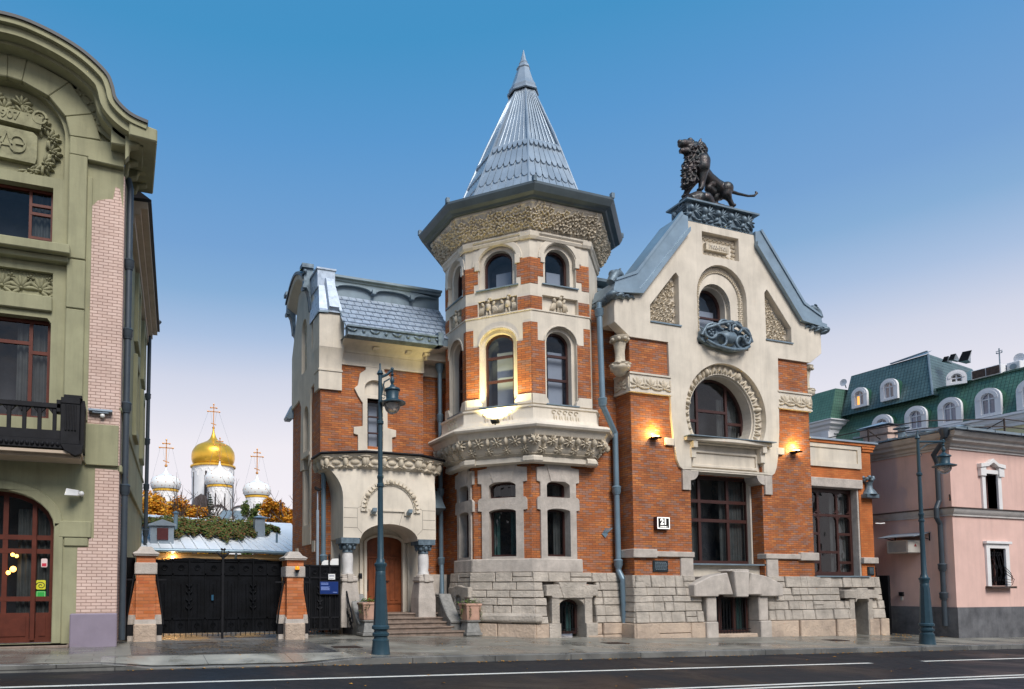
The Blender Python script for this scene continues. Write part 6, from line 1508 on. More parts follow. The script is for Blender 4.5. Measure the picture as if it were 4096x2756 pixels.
# windows and street door
win(GF, MID, 2 * (U(-1.89) - MID), Z(11.15), Z(12.9), 0, -.22, .07, (U(-2.5), 2 * MID - U(-2.5)), ((Z(12.45), U(-2.5), U(-1.95)), (Z(11.5), U(-2.5), U(-1.95)), (Z(12.2), U(-2.5), U(-1.95))), 'street_glass', mw=.07, par=gr, frame='red_frame')
win(GF, MID, 2 * (U(-1.87) - MID), Z(6.3), Z(9.13), 0, -.24, .09, (U(-2.4), 2 * MID - U(-2.4), MID - .3), ((Z(8.2), U(-2.4), U(-1.9)), (Z(8.45), MID - 1.2, U(-2.4)), (Z(6.75), MID - 1.2, U(-1.9))), 'street_glass', mw=.09, par=gr, frame='red_frame')
wd = 2 * (U(-1.66) - MID); dz = Z(3.25)
o = win(GF, MID, wd, .24, dz, Z(4.26) - dz, -.30, .10, (U(-2.18), 2 * MID - U(-2.18), MID + .2), (Z(3.0), (Z(1.3), MID - 1.2, U(-1.7)), (Z(2.62), MID - 1.2, U(-1.7))), 'street_glass', mw=.12, name='street_door', par=gr, frame='red_frame')
g = G()
for a, b in ((MID - .4, U(-2.26)), (U(-2.1), U(-1.76))):
    g.fb(GF, a, b, .32, .98, -.31, -.36); g.fb(GF, a + .08, b - .08, .40, .90, -.29, -.33)
g.fb(GF, U(-2.18) - .05, U(-2.18) + .05, .3, Z(3.9), -.24, -.32); g.build('door_panel', M['red_frame'], o)
g = G()
for u, z, s in ((U(-2.72), Z(2.52), .05), (U(-2.62), Z(2.48), .045), (U(-2.7), Z(2.12), .075), (U(-2.82), Z(2.02), .055)): g.ball(GF.p(u, z, -.33), s, 10, 8)
g.build('lamp_globe', mk('warm_lamp_globe', (1, .50, .10), .5, 0, 0, 1, emit=3.5), o)
g = G(); g.fb(GF, -6.3, U(-1.22), -.3, .22, .55, -.1); g.fb(GF, -6.3, U(-1.18), .14, .22, .62, -.1); Q('door_step', g, 'step', bevel=.02)
# stickers on the door light
for name, u0, u1, z0_, z1_, c, lab in (('sticker', -2.0, -1.84, 2.18, 2.42, (.75, .60, .58), 'small pink and white notice on the glass of the street door, uppermost of three stickers'),
                                       ('sticker', -2.11, -1.87, 1.56, 1.82, (.62, .60, .03), 'yellow sticker with a dark spiral on the glass of the street door'),
                                       ('sticker', -2.11, -1.86, 1.30, 1.52, (.03, .36, .06), 'green sticker on the glass of the street door, lowest of three')):
    t = thing(name, GF.p(U((u0 + u1) / 2), Z(z0_), -.34), lab, 'sticker')
    m_ = mk('sticker_%d' % int(z0_ * 100), c, .5, 0, .03, 2); uu0, uu1, zz0, zz1 = U(u0), U(u1), Z(z0_), Z(z1_)
    g = G(); g.prism(GF, [(uu0 + .02, zz0), (uu1 - .02, zz0), (uu1, zz0 + .02), (uu1, zz1 - .02), (uu1 - .02, zz1), (uu0 + .02, zz1), (uu0, zz1 - .02), (uu0, zz0 + .02)], -.335, -.345); g.build('sticker_sheet', m_, t)
    g = G(); cxx, czz = (uu0 + uu1) / 2, (zz0 + zz1) / 2
    if c[1] == .60 and c[2] < .1: g.tube([GF.p(cxx + (.015 + .006 * i) * math.cos(i * .55), czz - .02 + (.012 + .005 * i) * math.sin(i * .55), -.333) for i in range(18)], .010, 4)
    elif c[0] > .5: g.fb(GF, uu0 + .02, uu1 - .02, zz0 + .02, zz0 + .10, -.332, -.34)
    else: g.ring(GF, rect(uu0 + .02, uu1 - .02, zz0 + .02, zz1 - .02), rect(uu0 + .03, uu1 - .03, zz0 + .03, zz1 - .03), -.332, -.34)
    g.build('sticker_print', mk('sticker_print_%d' % int(z0_ * 100), (.05, .06, .05) if c[0] < .7 and c[1] > .5 else ((.55, .03, .06) if c[0] > .5 else (.35, .65, .3)), .5, 0, 0, 1), t)
# black balcony
Ub = lambda u: u * k_ * .948
Zb = lambda z: 1.6 + (z - 1.6) * k_ * .948
g = G(); b0 = MID - 1.6; b1 = Ub(-1.04)
g.fb(GF, b0, b1 + .05, Zb(5.34), Zb(5.42), 1.0, 0); g.fb(GF, b0, b1, Zb(5.25), Zb(5.34), .85, 0); Q('balcony_slab', g, 'beige')
g = G()
g.fb(GF, b0, b1 - .35, Zb(6.60), Zb(6.74), .98, .84); g.fb(GF, b0, b1 - .1, Zb(5.72), Zb(5.98), .98, .84); g.fb(GF, b0, b1, Zb(5.46), Zb(5.72), 1.02, .80)
for i in range(8):
    u = Ub(-1.72) - .33 * i; g.fb(GF, u - .045, u + .045, Zb(5.9), Zb(6.7), .95, .87)
    g.prism(GF, [(u - .045, Zb(6.62)), (u - .16, Zb(6.62)), (u - .045, Zb(6.45))], .95, .87); g.prism(GF, [(u + .045, Zb(6.62)), (u + .16, Zb(6.62)), (u + .045, Zb(6.45))], .95, .87)
for i in range(26): g.lump(GF, b1 - .5 - .11 * i, Zb(5.58), .05, .07, 1.02, .4 * (-1) ** i, .05, 6)
p0, p1 = Ub(-1.56), Ub(-1.06)
g.fb(GF, p0, p1, Zb(5.60), Zb(6.92), 1.04, .62); g.fb(GF, p0 + .06, p1 + .04, Zb(6.92), Zb(7.01), 1.0, .62); g.fb(GF, p0 - .10, p0, Zb(6.5), Zb(6.85), .98, .7)
for i in range(4): g.fb(GF, p0 + .10 + .07 * i, p0 + .14 + .07 * i, Zb(5.98), Zb(6.72), 1.07, 1.0)
g.fb(GF, p1, p1 + .10, Zb(5.5), Zb(6.9), .9, .0); g.fb(GF, p0, p1, Zb(6.74), Zb(6.82), 1.06, .9)
g.prism(GF, [(p0, Zb(5.6)), (p1 + .1, Zb(5.6)), (p1 + .06, Zb(5.35)), (p1 - .1, Zb(5.28)), (p0 + .1, Zb(5.42))], 1.06, .7)
Q('balcony_railing', g, 'iron', bevel=.012)
# lavender panel leaning at the corner, cameras
t = tag(G().box(-1.07, .03, 18.17, 18.42, .12, .97).build('utility_panel', M['lavender'], bevel=.025), 'plain lavender grey panel standing on the pavement against the green building corner', 'panel')
def camera(p, s, label, up=True):
    t = thing('security_camera', p, label, 'security camera')
    x, y, z = p; g = G()
    if up: g.box(x - .29, x + .29, y - .10, y + .06, z + .04, z + .10); g.box(x - .20, x + .2, y - .07, y + .05, z, z + .05)
    else:
        g.add([(x - .24, y - .22, z - .06), (x - .20, y - .08, z + .10), (x - .22, y - .30, z + .08), (x - .26, y - .34, z - .10), (x + .08, y - .02, z - .06), (x + .08, y, z + .07), (x + .05, y - .16, z + .06), (x + .05, y - .16, z - .08)], [(0, 1, 2, 3), (7, 6, 5, 4), (0, 4, 5, 1), (1, 5, 6, 2), (2, 6, 7, 3), (3, 7, 4, 0)])
    g.build('housing', M['white_enamel'] if not up else M['zinc'], t, bevel=.01)
    g = G(); g.ball((x + (.12 if not up else .05), y + .0, z - (.0 if not up else .05)), .065, 8, 6); g.tube([(x + (.12 if not up else .05), y, z - .03), (x + (.12 if not up else .05), y + .12, z - .03)], .04, 6); g.build('bracket', M['white_enamel'], t, smooth=60)
camera(GF.p(U(-.52), Z(6.52), .10), 1, 'grey flat security camera on the pink brick of the green building')
camera(GF.p(U(-1.1), Z(4.22), .14), 1, 'white bullet security camera on the green wall right of the street door', False)

# ------------------------------------------------------------------ gate
def pillar(x0, y, label):
    x1 = x0 + .50; z = zsw(x0, y); t = thing('gate_pillar', ((x0 + x1) / 2, y, z), label, 'gate pillar', 'brick pillars of the gate')
    xc, yc = (x0 + x1) / 2, y + .28
    def bx(g, e, za, zb): g.box(x0 - e, x1 + e, y - e, y + .56 + e, z + za, z + zb)
    g = G(); bx(g, 0, .6, 2.32); g.build('shaft', M['pillar_brick'], t)
    g = G(); bx(g, .05, -.1, .48); g.build('base', M['base_stone'], t, bevel=.03)
    g = G(); g.add([(xc + a * w, yc + b * w, zz) for w, zz in ((.30, z + .48), (.27, z + .66)) for a, b in ((-1, -1), (1, -1), (1, 1), (-1, 1))], [(0, 1, 5, 4), (1, 2, 6, 5), (2, 3, 7, 6), (3, 0, 4, 7), (4, 5, 6, 7)]); bx(g, .045, 1.82, 2.14); g.build('stone_band', M['stone'], t, bevel=.02)
    g = G(); bx(g, .08, 2.32, 2.36); bx(g, .10, 2.36, 2.40)
    g.add([(xc + a * w, yc + b * w, zz) for w, zz in ((.35, z + 2.40), (.24, z + 2.46), (.17, z + 2.56), (.14, z + 2.585)) for a, b in ((-1, -1), (1, -1), (1, 1), (-1, 1))], [(4 * k + i, 4 * k + (i + 1) % 4, 4 * k + 4 + (i + 1) % 4, 4 * k + 4 + i) for k in range(3) for i in range(4)] + [(12, 13, 14, 15)])
    g.build('cap', M['stone'], t, bevel=.015)
    g = G()                                               # raking side buttresses with iron straps
    for s in (-1, 1):
        xa = x0 if s < 0 else x1
        fr = Fr((0, y + .22)); pts = [(xa, .72 + z), (xa + s * .18, .72 + z), (xa, 1.75 + z)]
        g.prism(fr, pts, 0, -.3)
    g.build('side_wing', M['pillar_brick'], t)
    g = G(); ir = G()
    for s in (-1, 1):
        xa = x0 if s < 0 else x1; fr = Fr((0, y + .20))
        g.prism(fr, [(xa, z + .46), (xa + s * .20, z + .46), (xa + s * .18, z + .72), (xa, z + .72)], 0, -.34); g.prism(fr, [(xa, z), (xa + s * .20, z), (xa + s * .20, z + .15), (xa, z + .15)], 0, -.34)
        ir.bar(fr.p(xa + s * .24, z + .45, .0), fr.p(xa + s * .05, z + 1.85, .0), .035); ir.prism(fr, [(xa, z + .15), (xa + s * .22, z + .15), (xa + s * .22, z + .46), (xa, z + .46)], -.02, -.3); ir.fb(fr, xa, xa + s * .30, z + 1.66, z + 1.70, .0, -.06)
    g.build('wing_base', M['stone'], t); ir.build('iron_strap', M['iron'], t)
    return t
pillar(.50, 19.42, 'brick gate pillar with a stone cap beside the green building, rusty at its foot')
pillar(4.72, 19.62, 'brick gate pillar with a stone cap carrying the amber beacon')
# amber beacon
def beacon(x, y, z, label):
    t = thing('warning_beacon', (x, y, z), label, 'beacon')
    g = G(); g.lathe((x, y, z), [(.02, -.02), (.05, -.01), (.055, .04), (.075, .06), (.075, .075), (.02, .08)], 12); g.build('beacon_base', M['iron'], t, smooth=40)
    g = G(); g.lathe((x, y, z), [(.068, .075), (.068, .15), (.055, .175), (.005, .18)], 12); g.build('lens', mk('amber_plastic', (.85, .28, .01), .25, 0, .1, 10, emit=.5), t, smooth=40)
beacon(4.99, 19.47, 2.06, 'amber warning beacon on the right brick gate pillar')
g = G(); g.box(4.93, 5.05, 19.50, 19.56, 2.02, 2.08)
# double iron gate
gt = thing('iron_gate', (3.0, 20.3, .1), 'black wrought iron double gate with a flower finial between two brick pillars', 'gate')
GT = Fr((0, 20.3)); M['gate_sheet'] = mk('black_gate_sheet', (.0045, .005, .0065), .62, 0, .5, 2, .004, 14, rvar=.12, spec=.12)
M['pale_zinc'] = mk('pale_zinc_sheet', (.80, .84, .88), .42, .05, .07, .8, rvar=.1)  # zinc whitened in its base colour to carry the reflected horizon sky
def ornate(g, u0, u1, z0, z1, d, seed):
    r = random.Random(seed); wd = u1 - u0; c = (u0 + u1) / 2
    for z in (z0 + .03, z0 + .42, z1 - .42, z1 - .03): g.fb(GT, u0, u1, z - .025, z + .025, d + .03, d)
    for k in range(5): u = u0 + wd * k / 4; g.fb(GT, u - .02, u + .02, z0, z1, d + .03, d)
    g.fb(GT, c - .02, c + .02, z0, z1, d + .055, d)
    for k in range(4):
        u = u0 + wd * (k + .5) / 4
        for zc, rr in ((z1 - .24, .09), (z0 + .22, .08)): g.tube([GT.p(u + rr * math.cos(a) * (1 - a / 16), zc + rr * math.sin(a) * (1 - a / 16), d + .02) for a in [q * .6 for q in range(16)]], .008, 5)
        g.tube([GT.p(u, z0 + .45, d + .03), GT.p(u + .02, z0 + .75, d + .03), GT.p(u, z1 - .7, d + .03)], .012, 5)
        g.fb(GT, u - .11, u - .095, z0 + .45, z1 - .62, d + .02, d); g.fb(GT, u + .095, u + .11, z0 + .45, z1 - .62, d + .02, d)
    for zc in (z1 - .75, z1 - .95, z0 + .72, z0 + .95):
        for s in (-1, 1): g.lump(GT, c + s * .05, zc, .07, .03, d + .03, s * .8, .03, 6)
    g.ball(GT.p(c, z1 - .85, d + .06), .04, 7, 5); g.ball(GT.p(c, z0 + .85, d + .06), .04, 7, 5)
    for k in range(12): u = u0 + wd * (k + .5) / 12; g.tube([GT.p(u, z0 - .10, d + .02), GT.p(u, z0 + .40, d + .02)], .012, 5)
for u0, u1, s in ((1.04, 2.93, 1), (2.97, 4.72, 2)):
    g = G(); g.fb(GT, u0, u1, .34, 2.40, 0, -.03)
    lf = g.build('gate_leaf', M['gate_sheet'], gt)
    g = G(); ornate(g, u0 + .02, u1 - .02, .30, 2.42, .0, s)
    g.prism(GT, [(u0, 2.40), (u1, 2.40), (u1, 2.43 if s == 1 else 2.38), (u0 + (u1 - u0) / 2, 2.48), (u0, 2.40 if s == 1 else 2.46)], .03, -.03); g.build('gate_ornament', M['gate_sheet'], lf)
g = G()
g.fb(GT, 2.92, 2.98, .12, 2.5, .05, -.03)
for s in (-1, 1):
    g.tube([GT.p(2.95, 2.44, .03), GT.p(2.95 + s * .06, 2.52, .03), GT.p(2.95 + s * .15, 2.60, .03), GT.p(2.95 + s * .19, 2.66, .03), GT.p(2.95 + s * .14, 2.68, .03)], .016, 6); g.tube([GT.p(2.95, 2.46, .03), GT.p(2.95 + s * .03, 2.6, .03), GT.p(2.95 + s * .04, 2.72, .03)], .014, 6)
    g.lump(GT, 2.95 + s * .08, 2.56, .10, .035, .03, s * .8, .04, 7); g.ball(GT.p(2.95 + s * .045, 2.74, .03), .035, 7, 5)
g.ball(GT.p(2.95, 2.72, .03), .03, 7, 5)
g.build('gate_finial', M['iron'], gt)
g = G(); g.fb(GT, 2.62, 2.68, 1.24, 1.40, .07, .0); g.build('lock_plate', mk('blue_lock_plate', (.02, .08, .14), .4), gt)
# plain sheet infill beside the left pillar
g = G(); f2 = Fr((0, 20.2)); g.fb(f2, .02, .49, .15, 2.46, 0, -.04); g.fb(f2, .02, .49, 1.9, 1.94, .02, 0); g.fb(f2, .04, .08, .12, 2.5, .03, -.05)
tag(g.build('fence_panel', M['gate_sheet']), 'narrow plain black sheet panel between the green building and the gate pillar', 'fence panel')
# wicket gate with finials, notices
wk = thing('wicket_gate', (6.6, 21.6, .1), 'black iron wicket gate with a blue notice board on it', 'gate')
WF = Fr((0, 21.6)); GT2 = GT; GT = WF
g = G(); g.fb(WF, 5.22, 7.0, .28, 2.34, 0, -.03); lf = g.build('gate_leaf', M['gate_sheet'], wk)
g = G(); ornate(g, 5.6, 6.98, .22, 2.36, 0, 5); GT = GT2
for u in (6.62, 6.98):
    g.ball(WF.p(u, 2.62, 0), .035, 7, 5); g.tube([WF.p(u, 2.3, 0), WF.p(u, 2.56, 0), WF.p(u, 2.66, 0), WF.p(u, 2.74, 0)], [.03, .03, .04, .008], 6)
g.build('gate_ornament', M['iron'], lf)
g = G()
for u0, u1, h in ((6.36, 6.60, .16), (6.64, 6.95, .22)):
    g.prism(WF, [(u0, 2.36), (u1, 2.36), (u1, 2.36 + h), (u0 + .1, 2.36 + h * .95), (u0 + .03, 2.36 + h * .6)], -.03, -.05)
g.build('white_board', M['white_enamel'], wk)
M['blue'] = mk('blue_notice_print', (.012, .035, .16), .3, 0, .06, 3); M['lightblue'] = mk('pale_blue_print', (.22, .30, .62), .4, 0, 0, 1)
t = thing('notice_board', WF.p(6.6, 1.36), 'blue information board in a dark frame on the black wicket gate', 'notice board')
g = G(); g.fb(WF, 6.25, 6.93, 1.38, 1.84, .09, .04); g.build('board_frame', M['iron'], t)
g = G(); g.fb(WF, 6.28, 6.90, 1.41, 1.81, .095, .08); g.build('board_face', M['blue'], t)
g = G(); r = random.Random(8)
for z in (1.76, 1.72): g.fb(WF, 6.31, 6.56, z - .010, z + .010, .098, .09)
for k in range(5): g.fb(WF, 6.31, 6.62 - r.uniform(0, .05), 1.63 - .024 * k, 1.645 - .024 * k, .098, .09)
g.fb(WF, 6.72, 6.86, 1.45, 1.47, .098, .09); g.build('text_lines', M['lightblue'], t)
t = thing('paper_notice', WF.p(6.7, 1.9), 'small white notice on the black wicket gate above the blue board', 'notice')
g = G(); g.fb(WF, 6.57, 6.80, 1.88, 2.06, .07, .05); g.build('notice_sheet', M['white_enamel'], t)
g = G(); g.fb(WF, 6.60, 6.77, 1.985, 2.01, .073, .06); g.fb(WF, 6.60, 6.75, 1.905, 1.915, .073, .06); g.build('text_lines', M['blue'], t)
# grey steel post behind the wicket with a cable and small lamp
g = G(); g.box(6.50, 6.58, 22.7, 22.78, 0, 4.3); g.box(6.52, 6.56, 22.72, 22.76, 4.3, 4.95)
t = tag(g.build('steel_post', M['zinc']), 'galvanised steel post standing behind the wicket gate by the mansion corner', 'post')
t = thing('wall_floodlight', (6.6, 22.8, 5.0), 'small dark floodlight on the mansion corner above the steel post', 'floodlight')
g = G(); g.add([(6.42, 22.6, 5.1), (6.62, 22.6, 5.02), (6.62, 22.75, 5.02), (6.42, 22.75, 5.1), (6.44, 22.6, 5.0), (6.60, 22.6, 4.95), (6.60, 22.75, 4.95), (6.44, 22.75, 5.0)], [(0, 1, 2, 3), (7, 6, 5, 4), (0, 4, 5, 1), (1, 5, 6, 2), (2, 6, 7, 3), (3, 7, 4, 0)]); g.build('lamp_body', M['iron'], t)
g = G(); g.bar((6.6, 22.7, 5.03), (6.72, 22.85, 5.05), .03); g.build('bracket', M['iron'], t)

# ------------------------------------------------------------------ low outbuilding in the courtyard
ob = thing('outbuilding', (4.5, 32, 0), 'low cream outbuilding with a standing seam zinc roof behind the black gate', 'outbuilding')
M['ochre'] = mk('ochre_wall', (.55, .37, .18), .85, 0, .08, 1.5)
OF = Fr((0, 31.0))
g = G(); g.box(-.5, 8.4, 31.0, 37, -.2, 3.08); g.build('wall', M['ochre'], ob)
g = G(); g.fb(OF, -.5, 8.4, 2.9, 3.1, .45, 0); g.build('soffit', M['ochre'], ob)
g = G()
ev = [(-.6, 30.4, 3.30), (5.35, 30.4, 3.30), (8.5, 30.4, 3.22)]
g.add([(-.6, 30.4, 3.26), (5.35, 30.4, 3.26), (8.5, 30.4, 3.18), (8.5, 34.5, 4.95), (5.3, 35.5, 5.10), (-.6, 35.5, 5.35), (-.6, 30.4, 3.2), (5.35, 30.4, 3.2), (8.5, 30.4, 3.12)], [(0, 1, 4, 5), (1, 2, 3, 4), (0, 6, 7, 1), (1, 7, 8, 2)]); g.build('roof', M['pale_zinc'], ob)
g = G()
for k in range(11):
    x = -.3 + .52 * k; g.bar((x, 30.38, 3.28), (x - .5 + .0 * k, 35.5, 5.37 - .022 * k), .03, .06)
for k in range(9):
    x = 5.4 + .37 * k; g.bar((x, 30.38, 3.27 - .01 * k), (max(x - 1.4, 5.2), 34.6, 4.98), .03, .06)
g.build('roof_seam', M['pale_zinc'], ob)
g = G(); g.tube([(-.6, 30.36, 3.22), (5.35, 30.36, 3.22)], .085, 8); g.tube([(5.3, 30.34, 3.24), (8.5, 30.34, 3.12)], .085, 8); g.tube([(5.0, 30.4, 3.1), (5.0, 30.8, 2.7), (5.0, 30.8, 0)], .06, 8); g.build('gutter', M['pipe'], ob)
g = G(); dx_, dy_ = 1.35, 31.2
g.box(1.36, 2.36, 31.2, 33.0, 3.5, 4.42); g.add([(1.26, 31.1, 4.40), (1.86, 31.1, 4.62), (2.46, 31.1, 4.42), (1.26, 33, 4.40), (1.86, 33, 4.62), (2.46, 33, 4.42), (1.26, 31.1, 4.33), (2.46, 31.1, 4.35)], [(0, 1, 4, 3), (1, 2, 5, 4), (0, 6, 7, 2, 1)]); d_ = g.build('dormer', M['zinc'], ob)
g = G(); g.box(1.64, 2.12, 31.15, 31.22, 3.72, 4.24); g.build('dormer_shutter', mk('oxblood_shutter', (.09, .018, .02), .5, 0, .1, 4), d_)
g = G(); g.tube([(2.52, 32.3, 4.0), (2.52, 32.3, 5.05)], .09, 10); g.lathe((2.52, 32.3, 5.0), [(.12, 0), (.16, .06), (.01, .14)], 10); g.tube([(7.1, 31.6, 3.6), (7.1, 31.6, 4.2)], .05, 8); g.tube([(3.6, 33, 4.2), (3.6, 33, 4.6)], .05, 8); g.build('vent_pipe', M['pipe'], ob)
g = G(); g.box(6.2, 6.68, 32.3, 32.8, 4.0, 4.92); g.build('chimney', M['zinc'], ob)
g = G(); g.add([(6.1, 32.2, 4.96), (6.85, 32.2, 4.96), (6.85, 32.9, 4.96), (6.1, 32.9, 4.96), (6.45, 32.55, 5.10)], [(0, 1, 4), (1, 2, 4), (2, 3, 4), (3, 0, 4), (3, 2, 1, 0)]); g.build('chimney_cap', M['zinc'], ob)
t = thing('globe_lamp', (2.28, 30.8, 2.95), 'round lit lamp under the eaves of the zinc roofed outbuilding', 'lamp')
g = G(); g.ball((2.28, 30.75, 3.0), .12, 12, 8); g.build('globe', mk('warm_globe', (1, .72, .38), .5, 0, 0, 1, emit=9), t, smooth=60); g = G(); g.box(2.24, 2.32, 30.78, 31.0, 3.06, 3.14); g.build('bracket', M['iron'], t)
lightobj('globe_light', 'POINT', (2.28, 30.55, 2.9), 40, (1, .6, .25), t, shadow_soft_size=.1)

# ------------------------------------------------------------------ plants
def leafmat(name, cols):
    m, t_, b = newmat(name); b.inputs['Roughness'].default_value = .75; b.inputs['Specular IOR Level'].default_value = .2
    g_ = t_.nodes.new('ShaderNodeNewGeometry'); r_ = t_.nodes.new('ShaderNodeValToRGB'); e_ = r_.color_ramp.elements
    while len(e_) < len(cols): e_.new(.5)
    for i, (el, c) in enumerate(zip(e_, cols)): el.position = i / (len(cols) - 1); el.color = (*c, 1)
    t_.links.new(g_.outputs['Random Per Island'], r_.inputs['Fac']); t_.links.new(r_.outputs['Color'], b.inputs['Base Color'])
    return m
M['autumn'] = leafmat('autumn_leaf', [(.55, .17, .012), (.66, .27, .015), (.70, .36, .03), (.50, .14, .012), (.60, .33, .04), (.34, .22, .04)])
M['autumn_yellow'] = leafmat('yellow_autumn_leaf', [(.68, .36, .02), (.52, .32, .03), (.72, .40, .04), (.40, .28, .04), (.28, .24, .04)])
M['ivy'] = leafmat('ivy_leaf', [(.05, .09, .02), (.08, .13, .03), (.12, .15, .035), (.16, .12, .04), (.22, .09, .04), (.06, .10, .02)])
M['green_foliage'] = leafmat('green_foliage', [(.05, .09, .025), (.08, .13, .03), (.12, .16, .04), (.16, .18, .05)])
M['needle'] = leafmat('dark_needles', [(.012, .03, .016), (.02, .045, .02), (.03, .055, .025)])
M['bark'] = mk('grey_brown_bark', (.075, .055, .045), .9, 0, .3, 4, .01, 20)
def leaves(g, c, rad, n, s, r, flat=.9):
    for i in range(n):
        d = Vector((r.gauss(0, 1), r.gauss(0, 1), r.gauss(0, 1))); d = d.normalized() * (r.random() ** .45)
        p = Vector((c[0] + d.x * rad[0], c[1] + d.y * rad[1], c[2] + d.z * rad[2])); a = r.uniform(0, 6.28); q = r.uniform(-.9, .9); k = s * r.uniform(.6, 1.3)
        u = Vector((math.cos(a), math.sin(a), q)).normalized() * k; v = u.cross(Vector((r.uniform(-1, 1), r.uniform(-1, 1), r.uniform(-.4, 1)))).normalized() * k * .62
        g.add([p - u, p - v * .9, p + u * .9, p + v], [(0, 1, 2, 3)])
def branchy(g, p, d, L, rad, r, depth, tips, spread=.6):
    pts = [Vector(p)]; q = Vector(p); dd = Vector(d).normalized()
    for i in range(4): dd = (dd + Vector((r.uniform(-.18, .18), r.uniform(-.18, .18), r.uniform(-.05, .14)))).normalized(); q = q + dd * L / 4; pts.append(q.copy())
    g.tube(pts, [rad * (1 - .14 * i) for i in range(5)], 5 if depth > 1 else 4, False)
    if depth == 0: tips.append(q); return
    for k in range(r.choice((2, 3, 3))):
        b = pts[r.choice((2, 3, 4))]; nd = (dd + Vector((r.gauss(0, spread), r.gauss(0, spread), r.uniform(-.1, .5)))).normalized(); branchy(g, b, nd, L * r.uniform(.58, .8), rad * .52, r, depth - 1, tips, spread)
def tree(name, x, y, z, h, w, label, cat, mat, n, s, seed, clumps=14, bare=.0, crown0=.35, group=None):
    t = thing(name, (x, y, z), label, cat, group); r = random.Random(seed); g = G(); tips = []
    g.tube([(x, y, z), (x + r.uniform(-.1, .1), y, z + h * .2), (x + r.uniform(-.2, .2), y, z + h * .42)], [h * .028, h * .022, h * .018], 8)
    for k in range(5):
        a = r.uniform(0, 6.28); branchy(g, (x, y, z + h * r.uniform(.25, .42)), (math.cos(a) * .8, math.sin(a) * .8, 1.0), h * .26, h * .012, r, 3 if bare else 2, tips)
    g.build('trunk', M['bark'], t)
    if n:
        f = G()
        for k in range(clumps):
            a = r.uniform(0, 6.28); q = r.random() ** .5; zz = z + h * (crown0 + (1 - crown0) * (.10 + .82 * r.random())); ww = w * (1 - .55 * max(0, (zz - z) / h - .5))
            leaves(f, (x + math.cos(a) * q * ww, y + math.sin(a) * q * ww, zz), (w * r.uniform(.22, .45), w * r.uniform(.22, .45), h * r.uniform(.05, .10)), n // clumps, s, r)
        f.build('crown', M[mat], t)
    return t
AG = 'autumn trees before the church'
# the trees stand in the monastery garden between the outbuilding and the church
T = lambda x, y, h, w, lab, m, n, sd, **k: tree('autumn_tree', x, y, 1.5, h, w, lab, 'tree', m, int(n * 1.6), .125, sd, 34, group=AG, **k)
T(1.2, 50, 6.6, 2.0, 'orange autumn tree at the left end of the row beside the green building', 'autumn_yellow', 4300, 21, crown0=.25)
T(3.0, 49, 6.8, 1.8, 'orange autumn tree below the left white church dome', 'autumn', 4300, 22, crown0=.25)
T(4.6, 50, 6.3, 1.6, 'orange autumn tree between the left white dome and the dark spruce', 'autumn', 3600, 23, crown0=.25)
T(5.5, 55, 6.1, 1.2, 'small yellow tree just left of the dark spruce', 'autumn_yellow', 1800, 24, crown0=.3)
T(7.2, 56, 5.9, 1.2, 'small yellow tree just right of the dark spruce', 'autumn_yellow', 1700, 29, crown0=.3)
T(11.1, 50, 6.7, 1.4, 'orange autumn tree below the right white church dome', 'autumn', 3800, 25, crown0=.25)
T(12.3, 48, 6.2, 1.4, 'orange autumn tree against the left edge of the brick mansion', 'autumn', 3800, 26, crown0=.2)
T(2.0, 46, 6.1, 1.5, 'low orange autumn tree just behind the creeper above the dormer', 'autumn', 3400, 61, crown0=.3)
tree('leafy_bush', 8.7, 47, 1.5, 5.2, 1.1, 'round green bush before the white church porch', 'bush', 'green_foliage', 2200, .13, 27, 16, crown0=.2)
tree('leafy_tree', 10.0, 54, 1.5, 6.9, 1.0, 'green tree top just left of the right white church dome', 'tree', 'green_foliage', 1900, .14, 28, 14)
for (x, y, h, lab, sd_) in ((5.15, 52, 7.0, 'bare thin tree in front of the church apse left of the spruce', 31), (6.9, 54, 7.1, 'bare thin tree right of the dark spruce before the white drum', 32), (12.6, 52, 7.7, 'tall bare tree against the left edge of the brick mansion', 33), (2.4, 54, 7.4, 'bare twigs rising over the orange tree below the left white dome', 34)):
    tree('bare_tree', x, y - 4, 1.5, h * 1.22, 1, lab, 'tree', None, 0, 0, sd_, bare=1, group='bare trees before the church')
# spruce
t = thing('spruce', (6.3, 50, 1.5), 'dark green spruce standing before the church', 'spruce tree'); r = random.Random(41)
g = G(); g.tube([(6.3, 50, 1.5), (6.3, 50, 8.3)], [.12, .02], 6); g.build('trunk', M['bark'], t); g = G()
for k in range(30):
    tt = k / 29; zz = 6.2 + 2.15 * tt if 0 else 3.4 + 4.95 * tt; L_ = .95 * (1 - tt) ** .8 + .06
    for j in range(9):
        a = r.uniform(0, 6.28); p0 = Vector((6.3, 50, zz)); d = Vector((math.cos(a), math.sin(a), -.35 + .3 * tt)); p1 = p0 + d * L_ * r.uniform(.7, 1.1); sd2 = Vector((-math.sin(a), math.cos(a), 0)) * .09
        for q in range(3):
            m_ = p0.lerp(p1, .25 + .3 * q); e_ = p0.lerp(p1, .55 + .25 * q); g.add([m_ + sd2, m_ - sd2, e_ + Vector((0, 0, -.06))], [(0, 1, 2)]); g.add([m_ + Vector((0, 0, .05)), m_ - Vector((0, 0, .09)), e_], [(0, 1, 2)])
g.build('crown', M['needle'], t)
